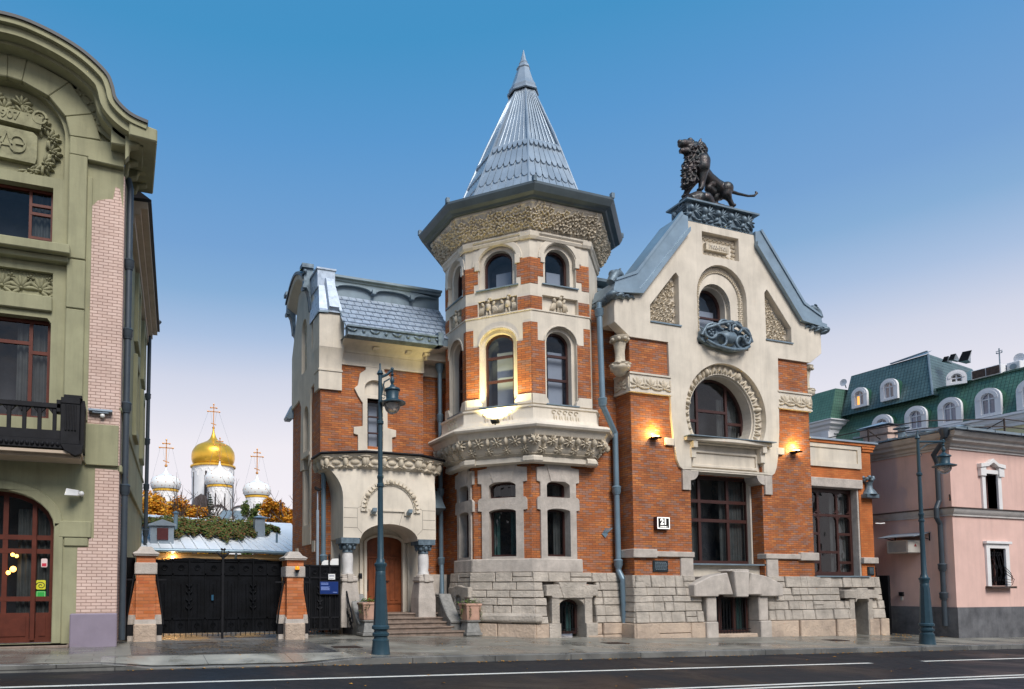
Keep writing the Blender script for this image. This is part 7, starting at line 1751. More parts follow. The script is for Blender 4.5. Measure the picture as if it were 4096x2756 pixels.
# creeper over the outbuilding roof
g = G(); r = random.Random(51)
edge = [(.6, 4.55), (1.3, 4.5), (2.55, 3.95), (3.43, 4.1), (4.2, 3.95), (4.75, 3.82), (5.42, 3.86), (6.0, 4.05), (6.6, 4.2), (7.5, 4.5)]
def lowz(x):
    for (a, b), (c, d) in zip(edge[:-1], edge[1:]):
        if a <= x <= c: return b + (d - b) * (x - a) / (c - a)
    return 4.5
for i in range(15000):
    x = r.uniform(.6, 7.5); zb = lowz(x) + r.gauss(0, .05) + .12 * math.sin(x * 9); tt = r.random(); zz = zb + (4.88 - .30 * max(0, x - 5.8) - zb + .10 * math.sin(x * 3.1)) * tt
    y = 30.4 + (zz - 3.26) / 1.9 * 5.1 * .92 - .05 - r.random() * .22; zz += r.random() * .22
    a = r.uniform(0, 6.28); k = r.uniform(.04, .085); u = Vector((math.cos(a), math.sin(a), r.uniform(-.6, .6))).normalized() * k; v = u.cross(Vector((r.uniform(-.6, .6), -.6, .8))).normalized() * k * .7; p = Vector((x, y, zz))
    g.add([p - u, p - v, p + u, p + v], [(0, 1, 2, 3)])
tag(g.build('roof_creeper', M['ivy'], at=(4, 33, 3.8)), 'green and reddish creeper spilling over the zinc roof of the outbuilding', 'creeper', kind='stuff')

# ------------------------------------------------------------------ church
ch = thing('church', (16, 128, 0), 'white church with one large gold dome and white onion domes behind the outbuilding', 'church')
M['church_white'] = mk('white_church_wall', (.84, .82, .80), .8, 0, .05, .4, streak=.10)
M['dome_white'] = mk('pale_dome_metal', (.84, .84, .81), .32, .0, .06, .5, rvar=.06)
M['gold'] = mk('gold_leaf', (.92, .52, .06), .34, .62, .10, .5, rvar=.08)
M['dark_roof'] = mk('dark_brown_church_roof', (.07, .055, .055), .6, .1, .2, 1)
M['slot'] = mk('dark_church_window', (.06, .05, .05), .4, 0, .2, 1)
def onion(cx, cy, zb, r, h, dome_mat, dr, dz0, cross_h, rough=True, studs=True):
    """drum radius dr from dz0 up to zb, onion dome of greatest radius r and height h, ball and cross"""
    d = G(); d.lathe((cx, cy, 0), [(dr, dz0), (dr, zb - .55)], 32); dm = d.build('drum', M['church_white'], ch, smooth=40)
    a = G(); n_ = 16
    for k in range(n_):
        an = 2 * PI * k / n_; fr = Fr((cx + dr * math.cos(an) * .985, cy + dr * math.sin(an) * .985), math.degrees(an) + 90); wd = dr * .155
        a.prism(fr, arc(0, zb - 1.55, wd, 0, 180, 8) + arc(0, zb - 1.55, wd * .72, 180, 0, 8), .09, -.1)
        a.fb(fr, -wd, -wd * .72, zb - 2.5, zb - 1.55, .08, -.1); a.fb(fr, -.10, .10, zb - 1.35 if 0 else zb - 1.0, zb - .75, .09, -.1)
    a.build('arcade', M['church_white'], dm)
    s = G()
    for k in range(0, n_, 2):
        an = 2 * PI * (k + .5) / n_ + .12; fr = Fr((cx + dr * math.cos(an) * .99, cy + dr * math.sin(an) * .99), math.degrees(an) + 90); s.prism(fr, arch(0, dr * .13, dz0, zb - 1.9), .04, -.2)
    s.build('window_slot', M['slot'], dm)
    g = G(); g.lathe((cx, cy, 0), [(dr, zb - .6), (dr * 1.08, zb - .5), (dr * 1.08, zb - .25), (dr * .98, zb - .1)], 32); g.build('gold_band', M['gold'], dm, smooth=40)
    prof = [(.88, 0), (.955, .08), (.99, .15), (1, .22), (.995, .29), (.97, .365), (.905, .43), (.845, .48), (.765, .524), (.65, .56), (.53, .59), (.38, .63), (.26, .67), (.175, .72), (.12, .78), (.07, .86), (.048, .93), (.04, 1)]
    g = G(); g.lathe((cx, cy, zb - .15), [(r * a_, h * b_) for a_, b_ in prof], 40); nf = len(g.f)
    if studs:
        for row, (t_, m_) in enumerate(((.10, 12), (.24, 12), (.40, 10), (.54, 8))):
            rr = next((prof[i][0] + (prof[i + 1][0] - prof[i][0]) * (t_ - prof[i][1]) / (prof[i + 1][1] - prof[i][1]) for i in range(len(prof) - 1) if prof[i][1] <= t_ <= prof[i + 1][1]))
            for k in range(m_):
                an = 2 * PI * (k + .5 * (row % 2)) / m_ + .2; g.ball((cx + r * rr * math.cos(an), cy + r * rr * math.sin(an), zb - .15 + h * t_), .085, 6, 4)
    do = g.build('dome', [M[dome_mat], M['star']], ch, smooth=60)
    for p_ in do.data.polygons[nf:]: p_.material_index = 1
    zt = zb - .15 + h; g = G(); q = cross_h
    g.ball((cx, cy, zt + q * .03), q * .055, 10, 8); b = q * .016
    def bb(x0, x1, z0, z1): g.box(cx + x0, cx + x1, cy - b, cy + b, z0, z1)
    bb(-b, b, zt, zt + q); bb(-q * .24, q * .24, zt + q * .70 - b, zt + q * .70 + b); bb(-q * .12, q * .12, zt + q * .86 - b, zt + q * .86 + b)
    g.bar((cx - q * .11, cy, zt + q * .22), (cx + q * .11, cy, zt + q * .15), b * 1.8)
    for x, z in ((-.24, .70), (.24, .70), (-.12, .86), (.12, .86), (0, 1.0)): g.ball((cx + x * q, cy, zt + q * z), b * 2.2, 6, 4)
    c_ = g.build('cross', M['gold_cross'], do)
    w_ = G()
    for s_ in (-1, 1): w_.tube([(cx + s_ * q * .22, cy, zt + q * .68), (cx + s_ * r * .92, cy, zb - .15 + h * .33)], .013, 4); w_.tube([(cx + s_ * q * .12, cy, zt + q * .68), (cx + s_ * q * .05, cy, zt + q * .2)], .012, 4)
    w_.build('stay_wire', M['zinc_dark'], do)
M['gold_cross'] = mk('orange_gilt_cross', (.55, .24, .06), .4, .5, .1, 1); M['star'] = mk('dome_star', (.45, .17, .05), .4, .5, 0, 1)
onion(16.85, 130, 24.75, 4.05, 7.2, 'gold', 3.92, 10, 4.6, studs=False)
onion(17.25, 124, 20.2, 2.68, 4.55, 'dome_white', 2.14, 8, 4.1)
onion(7.62, 120, 18.5, 2.55, 3.95, 'dome_white', 2.0, 8, 4.6)
onion(23.3, 120, 18.1, 2.5, 3.95, 'dome_white', 1.92, 8, 4.4)
g = G(); g.box(6, 26, 121, 140, -2, 14.2); 
for k in range(5): x = 7 + 3.9 * k; g.prism(Fr((0, 121)), [(x, 14.2), (x + 3.6, 14.2)] + arc(x + 1.8, 14.2, 1.8, 0, 180, 12), .0, -3)
g.build('nave_wall', M['church_white'], ch)
g = G()
for k in range(5): x = 7 + 3.9 * k; g.prism(Fr((0, 121)), arc(x + 1.8, 14.2, 2.05, 0, 180, 14) + arc(x + 1.8, 14.2, 1.78, 180, 0, 14), .25, -3.2)
g.prism(Fr((0, 121)), [(12.3, 15.5), (15.2, 15.5), (14.6, 17.6), (13.6, 18.0), (12.6, 17.3)], .2, -4)
g.build('gabled_roof', M['dark_roof'], ch)
g = G(); g.box(17, 24, 118, 121, -2, 12.2)
for u in (18.6, 21.4): g.prism(Fr((0, 118)), [(u - 1.3, 12.2), (u + 1.3, 12.2), (u + 1.3, 12.6), (u + .7, 13.4), (u, 14.2), (u - .7, 13.4), (u - 1.3, 12.6)], .1, -2)
g.build('porch_wall', M['church_white'], ch)
g = G(); g.add([(15.5, 117.6, 12.2), (25, 117.6, 13.3), (25, 121, 15.2), (17.5, 121, 15.4)], [(0, 1, 2, 3)])
for u in (18.6, 21.4): g.prism(Fr((0, 117.9)), [(u - 1.5, 12.5), (u - .8, 13.5), (u, 14.5), (u + .8, 13.5), (u + 1.5, 12.5), (u + 1.3, 12.5), (u + .7, 13.3), (u, 14.2), (u - .7, 13.3), (u - 1.3, 12.5)], .2, -2.5)
g.build('porch_roof', M['zinc_dark'], ch)
g = G()
for u in (15.6, 16.9): g.prism(Fr((0, 120.9)), arch(u, .8, 9.5, 11.6), .1, -.3)
for u in (18.6, 21.4): g.prism(Fr((0, 117.9)), arch(u, .9, 9, 10.9), .1, -.3)
g.build('porch_arch', M['slot'], ch)
g = G(); g.lathe((25.6, 119, 15.0), [(.9, 0), (1.0, .4), (.8, .9), (.3, 1.5), (.08, 2.2), (.03, 2.8)], 16); g.build('small_gold_dome', M['gold'], ch, smooth=60)

# ------------------------------------------------------------------ pink house on the right
M['pink'] = mk('salmon_pink_stucco', (.71, .47, .40), .88, 0, .06, .8, .003, 30, streak=.12)
M['grey_plinth'] = mk('grey_stained_plinth', (.125, .125, .13), .7, 0, .3, 1.6, .006, 14, hue=(.06, .06, .065), streak=.3)
M['grey_trim'] = mk('light_grey_moulding', (.52, .49, .46), .8, 0, .08, 1.5, streak=.2)
M['white_trim'] = mk('white_window_trim', (.74, .72, .70), .75, 0, .06, 2)
pk = thing('pink_house', (33, 21, -.2), 'salmon pink two storey house with grey plinth and white window surrounds on the right', 'house')
PX_, PY_ = 30.1, 17.2
FP = Fr((0, PY_)); LP = Fr((PX_, 27), -90)               # LP: u = 27 - y
ky = PY_ / 15.5
def X(x): return x * ky
def ZZ(z): return 1.6 + (z - 1.6) * ky
def K(name, g, m, par=None, **k): return g.build(name, M[m] if isinstance(m, str) else m, par or pk, **k)
w_lo = rect(X(28.93), X(29.79), ZZ(1.68), ZZ(2.99)); w_up = rect(X(28.89), X(29.58), ZZ(4.36), ZZ(5.63))
x2 = X(31.9) - X(28.9) - .35
sh = lambda p, d: [(u + d, z) for u, z in p]
g = G(); g.prism(FP, rect(PX_ + .003, PX_ + 16, .6, ZZ(6.75)), 0, -.45, [w_lo, w_up, sh(w_lo, x2), sh(w_up, x2), sh(w_lo, 2 * x2), sh(w_up, 2 * x2)])
g.fb(LP, 0, 27 - PY_ - .003, .6, ZZ(6.75), 0, -.4); K('wall', g, 'pink')
g = G(); g.fb(LP, 0, 27 - PY_ + .047, -.6, ZZ(.94), .047, -.3); g.fb(FP, PX_ - .05, PX_ + 16, -.6, ZZ(.94), .05, -.3); K('plinth', g, 'grey_plinth')
cpts = [(PX_, 27), (PX_, PY_), (PX_ + 16, PY_)]
g = G(); zb_ = ZZ(4.08)
g.strip(cpts, [(-.05, zb_), (.06, zb_), (.06, zb_ + .06), (.10, zb_ + .10), (.16, zb_ + .20), (.18, zb_ + .28), (-.05, zb_ + .30)]); K('string_course', g, 'grey_trim', smooth=30)
g = G(); g.strip(cpts, [(-.05, zb_ + .30), (.21, zb_ + .28), (.21, zb_ + .31), (-.05, zb_ + .37)]); K('course_flashing', g, 'rust')
g = G(); zc = ZZ(6.40)
g.strip(cpts, [(-.05, zc), (.05, zc), (.05, zc + .08), (.12, zc + .10), (.16, zc + .20), (.30, zc + .26), (.32, zc + .36), (.44, zc + .42), (.52, zc + .54), (.52, zc + .60), (-.05, zc + .62)]); K('cornice', g, 'grey_trim', smooth=25)
ze = zc + .62
g = G(); g.add([(PX_ - .62, PY_ - .62, ze), (PX_ + 16, PY_ - .62, ze), (PX_ + 16, PY_ + 5, ze + .9), (PX_ + 5, PY_ + 5, ze + .95), (PX_ - .62, 27, ze), (PX_ + 5, 27, ze + .95), (PX_ - .62, PY_ - .62, ze + .06), (PX_ + 16, PY_ - .62, ze + .06), (PX_ - .62, 27, ze + .06)], [(6, 7, 2, 3), (6, 3, 5, 8), (0, 1, 7, 6), (0, 6, 8, 4)]); K('roof', g, 'zinc_dark')
g = G()
for k in range(14): y = PY_ - .3 + .7 * k; g.bar((PX_ - .6, y, ze + .08), (PX_ + 4.6, min(y + 1.6, 27), ze + .93), .04, .07)
for k in range(12): x = PX_ + .7 * k; g.bar((x, PY_ - .6, ze + .08), (min(x + 1.5, PX_ + 15), PY_ + 4.6, ze + .88), .04, .07)
for k in range(10): g.box(PX_ + .0 + 1.6 * k, PX_ + 1.55 + 1.6 * k, PY_ - .66, PY_ - .60, ze - .01, ze + .08)
K('roof_seam', g, 'zinc_dark')
# roof railing
g = G(); RL = [(PX_ - .35, 26.5), (PX_ - .35, PY_ - .2 + .0), (PX_ + 9, PY_ - .35)]
ps = [(PX_ - .35, y) for y in (24.5, 22.2, 19.9)] + [(PX_ + .2 + 2.65 * k, PY_ - .30) for k in range(1, 4)]
for x, y in ps: 
    g.bar((x, y, ze), (x, y, ze + .72), .045)
    g.bar((x, y, ze + .66), (x + (.9 if x < PX_ else 0), y + (0 if x < PX_ else 1.0), ze + .25), .03)
for h in (.40, .70):
    g.tube([(PX_ - .35, 26.8, ze + h), (PX_ - .35, 19.9, ze + h), (PX_ + .2, PY_ + .9, ze + h), (PX_ + 2.85, PY_ - .30, ze + h), (PX_ + 9, PY_ - .30, ze + h)], .022, 6)
K('roof_railing', g, 'rust')
def chim(x0, x1, y0, y1, z0, z1, cap):
    g = G(); g.box(x0, x1, y0, y1, z0, z1); g.box(x0 - .07, x1 + .07, y0 - .07, y1 + .07, z1 - .28, z1); o = K('chimney', g, 'pink_chimney')
    g = G(); xm, ym = (x0 + x1) / 2, (y0 + y1) / 2; e_ = .18
    g.add([(x0 - e_, y0 - e_, z1 + .07), (x1 + e_, y0 - e_, z1 + .07), (x1 + e_, y1 + e_, z1 + .07), (x0 - e_, y1 + e_, z1 + .07), (xm, ym, z1 + .30)], [(0, 1, 4), (1, 2, 4), (2, 3, 4), (3, 0, 4), (3, 2, 1, 0)]); g.box(x0 + .1, x1 - .1, y0 + .1, y1 - .1, z1, z1 + .08); g.build('chimney_cap', M[cap], o)
M['pink_chimney'] = mk('stained_pink_chimney', (.56, .40, .33), .88, 0, .16, 1.5, streak=.35)
chim(PX_ + .35, PX_ + 1.25, 19.6, 20.6, ze - .1, ze + .85, 'zinc'); chim(PX_ + 3.1, PX_ + 4.5, 18.4, 19.5, ze, ze + .70, 'zinc')
g = G(); g.tube([(PX_ + .1, 18.9, ze), (PX_ + .1, 18.9, ze + .55)], .13, 10); g.lathe((PX_ + .1, 18.9, ze + .55), [(.28, 0), (.28, .03), (.01, .08)], 12); K('vent_pipe', g, 'zinc_dark')
# rain pipe at the corner
downpipe([(PX_ - .55, PY_ - .2, ze - .05), (PX_ - .5, PY_ - .05, ze - .45), (PX_ - .30, PY_ + .35, ze - .8), (PX_ - .12, PY_ + .35, ze - 1.1), (PX_ - .12, PY_ + .35, zb_ + .6), (PX_ - .30, PY_ + .35, zb_ + .3), (PX_ - .30, PY_ + .35, zb_ - .05), (PX_ - .12, PY_ + .35, zb_ - .3), (PX_ - .12, PY_ + .35, .15)], .085, [(0, z, PX_ - .12, PY_ + .35) for z in (2.4, 1.3)], (PX_ - .55, PY_ - .2, ze - .02), pk, 'pipe_dark')
downpipe([(PX_ - .08, 20.15, zb_), (PX_ - .08, 20.15, .2)], .05, [], None, pk, M['pink'] if 0 else 'pink')
# windows
g = G(); s_ = G()
for d in (0, x2, 2 * x2):
    a, b, z0_, z1_ = X(28.93) + d, X(29.79) + d, ZZ(1.68), ZZ(2.99)
    g.ring(FP, rect(a - .22, b + .22, z0_ - .02, z1_ + .24), rect(a, b, z0_ - .03, z1_), .07, -.3); g.fb(FP, a - .30, b + .30, z1_ + .18, z1_ + .28, .14, 0)
    s_.fb(FP, a - .28, b + .28, z0_ - .10, z0_ - .02, .22, -.2)
    a, b, z0_, z1_ = X(28.89) + d, X(29.58) + d, ZZ(4.36), ZZ(5.63); c = (a + b) / 2
    g.ring(FP, rect(a - .20, b + .20, z0_ - .02, z1_ + .16), rect(a, b, z0_ - .03, z1_), .07, -.3)
    for s in (-1, 1): g.fb(FP, c + s * ((b - a) / 2 + .17) - .16, c + s * ((b - a) / 2 + .17) + .16, z1_ - .1, z1_ + .28, .12, 0)
    top_ = [(c - (b - a) / 2 - .36, z1_ + .22), (c - .30, z1_ + .28), (c, z1_ + .44), (c + .30, z1_ + .28), (c + (b - a) / 2 + .36, z1_ + .22), (c + (b - a) / 2 + .36, z1_ + .38), (c + .32, z1_ + .42), (c, z1_ + .60), (c - .32, z1_ + .42), (c - (b - a) / 2 - .36, z1_ + .38)]
    g.prism(FP, top_, .16, -.02)
K('window_surround', g, 'white_trim', bevel=.015); K('window_sill', s_, 'rust')
for d in (0, x2, 2 * x2):
    a, b, z0_, z1_ = X(28.93) + d, X(29.79) + d, ZZ(1.68), ZZ(2.99); c = (a + b) / 2
    o = win(FP, c, b - a, z0_, z1_, 0, -.32, .07, (c,), (z1_ - .4,), 'street_glass', par=pk, frame='frame')
    if d == 0:
        g = G()
        for i in range(7): u = a + .06 + (b - a - .12) * i / 6; g.tube([FP.p(u, z0_ + .02, -.10), FP.p(u + .04, z0_ + .5, .0 if i % 2 else .04), FP.p(u, z1_ - .05, -.10)], .012, 5)
        for i in range(6):
            for z in (z0_ + .28, z0_ + .75, z1_ - .2): u = a + .1 + (b - a - .2) * i / 5; g.tube([FP.p(u + .07 * math.cos(t_), z + .07 * math.sin(t_), -.05) for t_ in [q * .65 for q in range(11)]], .010, 5)
        for q in (.0, .12, .24): g.tube([FP.p(b - .02, z0_ + .06 + q, -.1), FP.p(b - .02, z0_ + .02 + q * .8, .22), FP.p(b - .02, z0_ + .25 + q, .30 - q * .4), FP.p(b - .02, z0_ + .5 + q, .02)], .012, 5)
        g.build('window_grille', M['iron'], o)
    a, b, z0_, z1_ = X(28.89) + d, X(29.58) + d, ZZ(4.36), ZZ(5.63); c = (a + b) / 2
    win(FP, c, b - a, z0_, z1_, 0, -.32, .07, (), (z1_ - .55,), 'street_glass', par=pk, frame='red_frame')
# air conditioner under a little canopy
ay = lambda u: 27 - u
t = thing('air_conditioner', (PX_ - .2, 18.8, 3.0), 'beige box air conditioner under a sheet canopy on the pink house side wall', 'air conditioner')
M['beige_metal'] = mk('beige_metal', (.50, .47, .42), .5, .1, .1, 3)
g = G(); g.box(PX_ - .85, PX_ - .02, 18.25, 19.05, 2.98, 3.48); g.build('cabinet', M['beige_metal'], t, bevel=.02)
g = G()
for k in range(12): g.box(PX_ - .86, PX_ - .84, 18.33, 18.97, 3.03 + .035 * k, 3.045 + .035 * k)
g.build('grille', M['zinc_dark'], t)
g = G(); q = Fr((PX_ - .45, 18.25))
for a in (90, 210, 330): g.prism(q, [(.0, 3.27)] + [(.0 + .075 * math.cos(R(a + b_)), 3.27 + .075 * math.sin(R(a + b_))) for b_ in (-25, 0, 25)] if 0 else [(.0, 3.27), (.04 * math.cos(R(a - 50)), 3.27 + .04 * math.sin(R(a - 50))), (.085 * math.cos(R(a)), 3.27 + .085 * math.sin(R(a))), (.04 * math.cos(R(a + 50)), 3.27 + .04 * math.sin(R(a + 50)))], .008, 0)
g.build('emblem', mk('red_emblem', (.25, .02, .02), .5, 0, 0, 1), t)
t2 = thing('sheet_canopy', (PX_ - .3, 18.7, 3.55), 'thin metal sheet canopy above the air conditioner on the pink house', 'canopy')
g = G(); g.add([(PX_ - 1.0, 17.95, 3.62), (PX_ - .0, 17.95, 3.80), (PX_ - .0, 19.3, 3.80), (PX_ - 1.0, 19.3, 3.62), (PX_ - 1.0, 17.95, 3.59), (PX_, 17.95, 3.77), (PX_, 19.3, 3.77), (PX_ - 1.0, 19.3, 3.59)], [(0, 1, 2, 3), (7, 6, 5, 4), (0, 4, 5, 1), (1, 5, 6, 2), (2, 6, 7, 3), (3, 7, 4, 0)]); g.build('sheet', M['zinc'], t2)
g = G()
for y in (18.0, 19.25): g.bar((PX_ - .7, y, 3.63), (PX_, y, 3.50), .025); g.bar((PX_ - .02, y, 3.45), (PX_ - .02, y, 3.8), .03)
g.build('bracket', M['iron'], t2)
t = thing('wall_intercom', (PX_ - .05, 19.2, 1.2), 'small dark intercom on the side wall of the pink house near the plinth', 'intercom')
g = G(); g.box(PX_ - .09, PX_, 19.02, 19.18, 1.28, 1.44); g.build('intercom_box', M['iron'], t, bevel=.01)
g = G(); g.box(PX_ - .05, PX_, 19.06, 19.14, 1.10, 1.26); g.build('key_tag', M['beige_metal'], t)
g = G(); g.tube([(PX_ - .04, PY_ + .03, 4.95), (PX_ - .16, PY_ - .05, 4.98), (PX_ - .18, PY_ - .05, 5.12), (PX_ - .1, PY_, 5.15)], .03, 6); K('pipe_stub', g, 'rust')
# dark gate post in the alley with its beacon
g = G(); g.box(28.95, 29.12, 19.4, 19.6, -.4, 2.45); t = tag(g.build('alley_gate_post', M['iron']), 'tall black steel post in the alley between the brick wing and the pink house', 'post')
g = G(); g.box(29.0, 29.12, 18.9, 19.3, -.3, 2.1); tag(g.build('alley_gate', M['gate_sheet']), 'black sheet gate edge standing in the alley beside the brick wing', 'gate')
beacon(29.05, 19.5, 2.52, 'amber warning beacon on the black alley post beside the pink house')
t = thing('wall_bracket', (28.55, 18.9, 4.15), 'small white pipe bracket sticking out of the right end of the brick wing', 'bracket')
g = G(); g.tube([(28.4, 18.88, 4.16), (28.62, 18.8, 4.15), (28.78, 18.78, 4.17)], .022, 6); g.build('pipe', M['white_enamel'], t)

# ------------------------------------------------------------------ green roofed block behind
gb = thing('green_roofed_block', (48, 29, 0), 'white building with a green tiled mansard roof and arched dormers', 'building')
M['green_tile'] = mk_brick('green_metal_tile', [(.072, .158, .115), (.078, .172, .126), (.066, .148, .108), (.084, .178, .13)], (.036, .085, .062), bw=.19, rh=.21, ms=.013, rough=.42, off=0, bump=.03, patch=.10)
M['slate_tile'] = mk_brick('dark_slate_green_tile', [(.085, .14, .14), (.095, .155, .155), (.078, .13, .132)], (.035, .06, .06), bw=.19, rh=.21, ms=.013, rough=.35, off=0, bump=.03, patch=.12)
M['white_stucco'] = mk('white_stucco', (.72, .71, .72), .8, 0, .05, 1)
M['pale_yellow'] = mk('pale_yellow_stucco', (.62, .55, .32), .85, 0, .05, 1)
M['dormer_glass'] = mk_glass('dormer_glass', (.16, .19, .28), .05, .4, .6, 1.8)
M['warm_room'] = mk('warm_lit_room', (1, .46, .10), .6, 0, .1, 2, emit=.75)
M['pinkish_blind'] = mk('pinkish_blind', (.52, .40, .36), .6, 0, .06, 2)
def E_(name, g, m, par=None, **k): return g.build(name, M[m] if isinstance(m, str) else m, par or gb, **k)
# lower main roof: eave at x=45, ridge set back
g = G(); e0, e1 = 10.9, 13.42
g.add([(45, 14, e0), (45, 33, e0), (46.1, 33, e1), (46.1, 14, e1), (52, 14, e1 + .2), (52, 33, e1 + .2)], [(0, 1, 2, 3), (3, 2, 5, 4)]); E_('lower_roof', g, 'green_tile')
g = G(); g.box(46.0, 46.2, 14, 27.3, e1 - .02, e1 + .07); E_('ridge_cap', g, 'green_tile')
g = G(); g.box(45.3, 52, 14, 33, -1, 10.4); E_('wall', g, 'white_stucco')
WB = Fr((45.3, 33), -90); g = G(); g.fb(WB, 7, 19, 8.6, 10.3, .02, -.05)
E_('yellow_panel', g, 'pale_yellow')
g = G(); g.strip([(45.3, 33), (45.3, 14)], [(-.1, 10.2), (.1, 10.25), (.14, 10.4), (.3, 10.55), (.34, 10.75), (.45, 10.8), (.45, 10.92), (-.1, 10.95)]); E_('cornice', g, 'white_stucco', smooth=25)
# dark mid block
g = G(); T0, T1 = 12.98, 15.62
g.add([(45.35, 26.6, T0), (45.35, 32.0, T0), (46.3, 31.9, T1 + .15), (46.3, 27.3, T1 + .15), (52, 26.6, T0), (52, 28.2, T1 + .1)], [(0, 1, 2, 3), (0, 3, 5, 4)])
g.add([(46.3, 31.9, T1 + .15), (46.3, 27.3, T1 + .15), (52, 28.2, T1 + .1), (52, 32, T1 + .2)], [(0, 1, 2, 3)]); E_('upper_roof', g, 'slate_tile')
g = G(); g.add([(46.2, 29.4, T1 + .15), (46.2, 27.35, T1 + .15), (46.8, 27.35, T1 + .45), (46.8, 29.4, T1 + .35)], [(0, 1, 2, 3)]); g.bar((46.25, 29.4, T1 + .2), (46.25, 27.3, T1 + .32), .12, .06); g.tube([(46.3, 27.3, T1 + .15), (45.35, 26.6, T0)], .06, 6); E_('roof_ridge', g, 'zinc_dark')
# left block
g = G(); L0, L1 = 12.72, 14.92
g.add([(44.3, 32.0, L0), (44.3, 40, L0), (45.2, 40, L1), (45.2, 32.2, L1), (46.4, 32.0, L0), (46.4, 32.2, L1)], [(0, 1, 2, 3), (0, 3, 5, 4)]); g.add([(45.2, 40, L1), (45.2, 32.2, L1), (46.4, 32.2, L1), (46.4, 40, L1)], [(0, 1, 2, 3)]); E_('left_roof', g, 'green_tile')
g = G(); g.strip([(44.6, 40), (44.6, 32.3), (46.6, 32.3)], [(-.1, 11.9), (.0, 11.9), (.02, 12.1), (.12, 12.2), (.16, 12.35), (.34, 12.45), (.38, 12.62), (.5, 12.68), (.5, 12.74), (-.1, 12.76)]); g.box(44.62, 46.5, 32.4, 40, 8, 12.2); g.box(44.5, 45.0, 32.3, 32.8, 8, 12.0); E_('left_cornice', g, 'white_stucco', smooth=20)
g = G(); g.box(44.59, 44.62, 33.0, 38, 9, 11.7); E_('yellow_wall', g, 'pale_yellow')
# dormers: arched white front, window, barrel roof
def dormer(x, yc, z0, wd, h, glass='dormer_glass', ang=-90, depth=1.2, roofm='green_tile', half=None):
    fr = Fr((x, yc), ang); g = G(); zs = z0 + h - wd / 2
    iw = wd * .54
    g.prism(fr, arch(0, wd, z0, zs), .0, -.18, [arch(0, iw, z0 + .14, zs - .02)]); g.prism(fr, arch(0, wd * .82, z0, zs - .02)[2:] + arch(0, iw, z0, zs - .02)[2:][::-1], .03, 0); d = E_('dormer', g, 'white_stucco')
    g = G(); o = arch(0, wd * .98, z0, zs)[1:]; vs = [fr.p(u, z, -.02) for u, z in o] + [fr.p(u, z, -depth) for u, z in o]; n_ = len(o); g.add(vs, [(i, i + 1, n_ + i + 1, n_ + i) for i in range(n_ - 1)]); g.build('dormer_roof', M['dormer_green'], d)
    win(fr, 0, iw, z0 + .14, zs - .02, iw / 2, -.10, .05, (0,), (zs - .02,), glass, mw=.07, par=d, frame='white_stucco')
    if half:
        g = G(); g.fb(fr, -iw / 2 + .06, -.04, z0 + .2, zs - .06, -.145, -.15); g.build('lit_pane', M[half], d)
    return d
M['dormer_green'] = mk('green_sheet_metal', (.022, .085, .055), .45, .1, .1, 3)
dormer(45.25, 30.75, 13.28, .98, 1.30, 'pinkish_blind', half='warm_room'); dormer(45.25, 28.95, 13.28, 1.0, 1.35, 'pinkish_blind')
for y, hh in ((29.25, 1.45), (27.35, 1.50), (25.58, 1.55), (23.75, 1.58), (21.9, 1.58)): dormer(44.95, y, 10.97, 1.18, hh)
dormer(45.5, 25.45, 13.3, .9, .85, 'street_glass', -60, 1.0)
# things on the roof
t = thing('roof_condenser', (46, 24.2, 13.4), 'long white air conditioning unit with dark coils on the green roof', 'air conditioner')
g = G(); g.box(45.9, 46.7, 23.55, 24.95, 13.42, 13.95); g.build('cabinet', M['white_stucco'], t, bevel=.02)
g = G(); g.box(45.86, 45.9, 23.62, 24.22, 13.47, 13.9); g.box(45.86, 45.9, 24.28, 24.88, 13.47, 13.9); g.build('coil', M['street_glass'] if 0 else M['rust'], t)
t = thing('roof_unit', (46.6, 23.3, 13.4), 'white box unit standing on the green roof behind the long air conditioner', 'air conditioner')
g = G(); g.box(46.3, 47, 22.9, 23.5, 13.4, 14.0); g.build('cabinet', M['white_stucco'], t, bevel=.03); g = G(); g.tube([(46.28, 23.2, 13.72), (46.26, 23.2, 13.72)], .16, 12); g.build('fan', M['zinc_dark'], t)
g = G(); AGf = Fr((48, 24.2), -90); g.prism(AGf, [(.7, 13.5), (2.6, 13.5), (2.6, 14.0)] + arc(1.65, 14.05, .72, 0, 180, 14) + [(.7, 14.0)], 0, -1.5); g.prism(AGf, arc(1.65, 14.05, .80, 0, 180, 14) + arc(1.65, 14.05, .62, 180, 0, 14), .08, 0); E_('arched_gable', g, 'white_stucco')
def dish(x, y, z, r, lab):
    t = thing('satellite_dish', (x, y, z), lab, 'satellite dish', 'dishes on the green roofs'); g = G(); n_ = 14
    for k in range(1): g.add([(x, y, z)] + [(x - .06, y + r * math.cos(2 * PI * i / n_), z + r * math.sin(2 * PI * i / n_)) for i in range(n_)] + [(x + .04, y, z)], [(0, 1 + i, 1 + (i + 1) % n_) for i in range(n_)] + [(n_ + 1, 1 + (i + 1) % n_, 1 + i) for i in range(n_)])
    g.build('dish', M['white_stucco'], t); g = G(); g.tube([(x + .04, y, z), (x + .2, y, z - .35)], .03, 6); g.build('arm', M['zinc_dark'], t)
dish(45.9, 32.12, 15.35, .24, 'white satellite dish at the left end of the dark upper roof'); dish(47.2, 23.35, 14.35, .26, 'white satellite dish beside the arched white gable on the green roof')
t = thing('roof_mast', (46.5, 23.7, 13.9), 'thin dark mast with a small cross arm on the green roof', 'mast'); zq = 13.9
g = G(); g.tube([(46.5, 23.9, 13.4), (46.5, 23.9, 15.0)], .03, 6); g.build('pole', M['zinc_dark'], t)
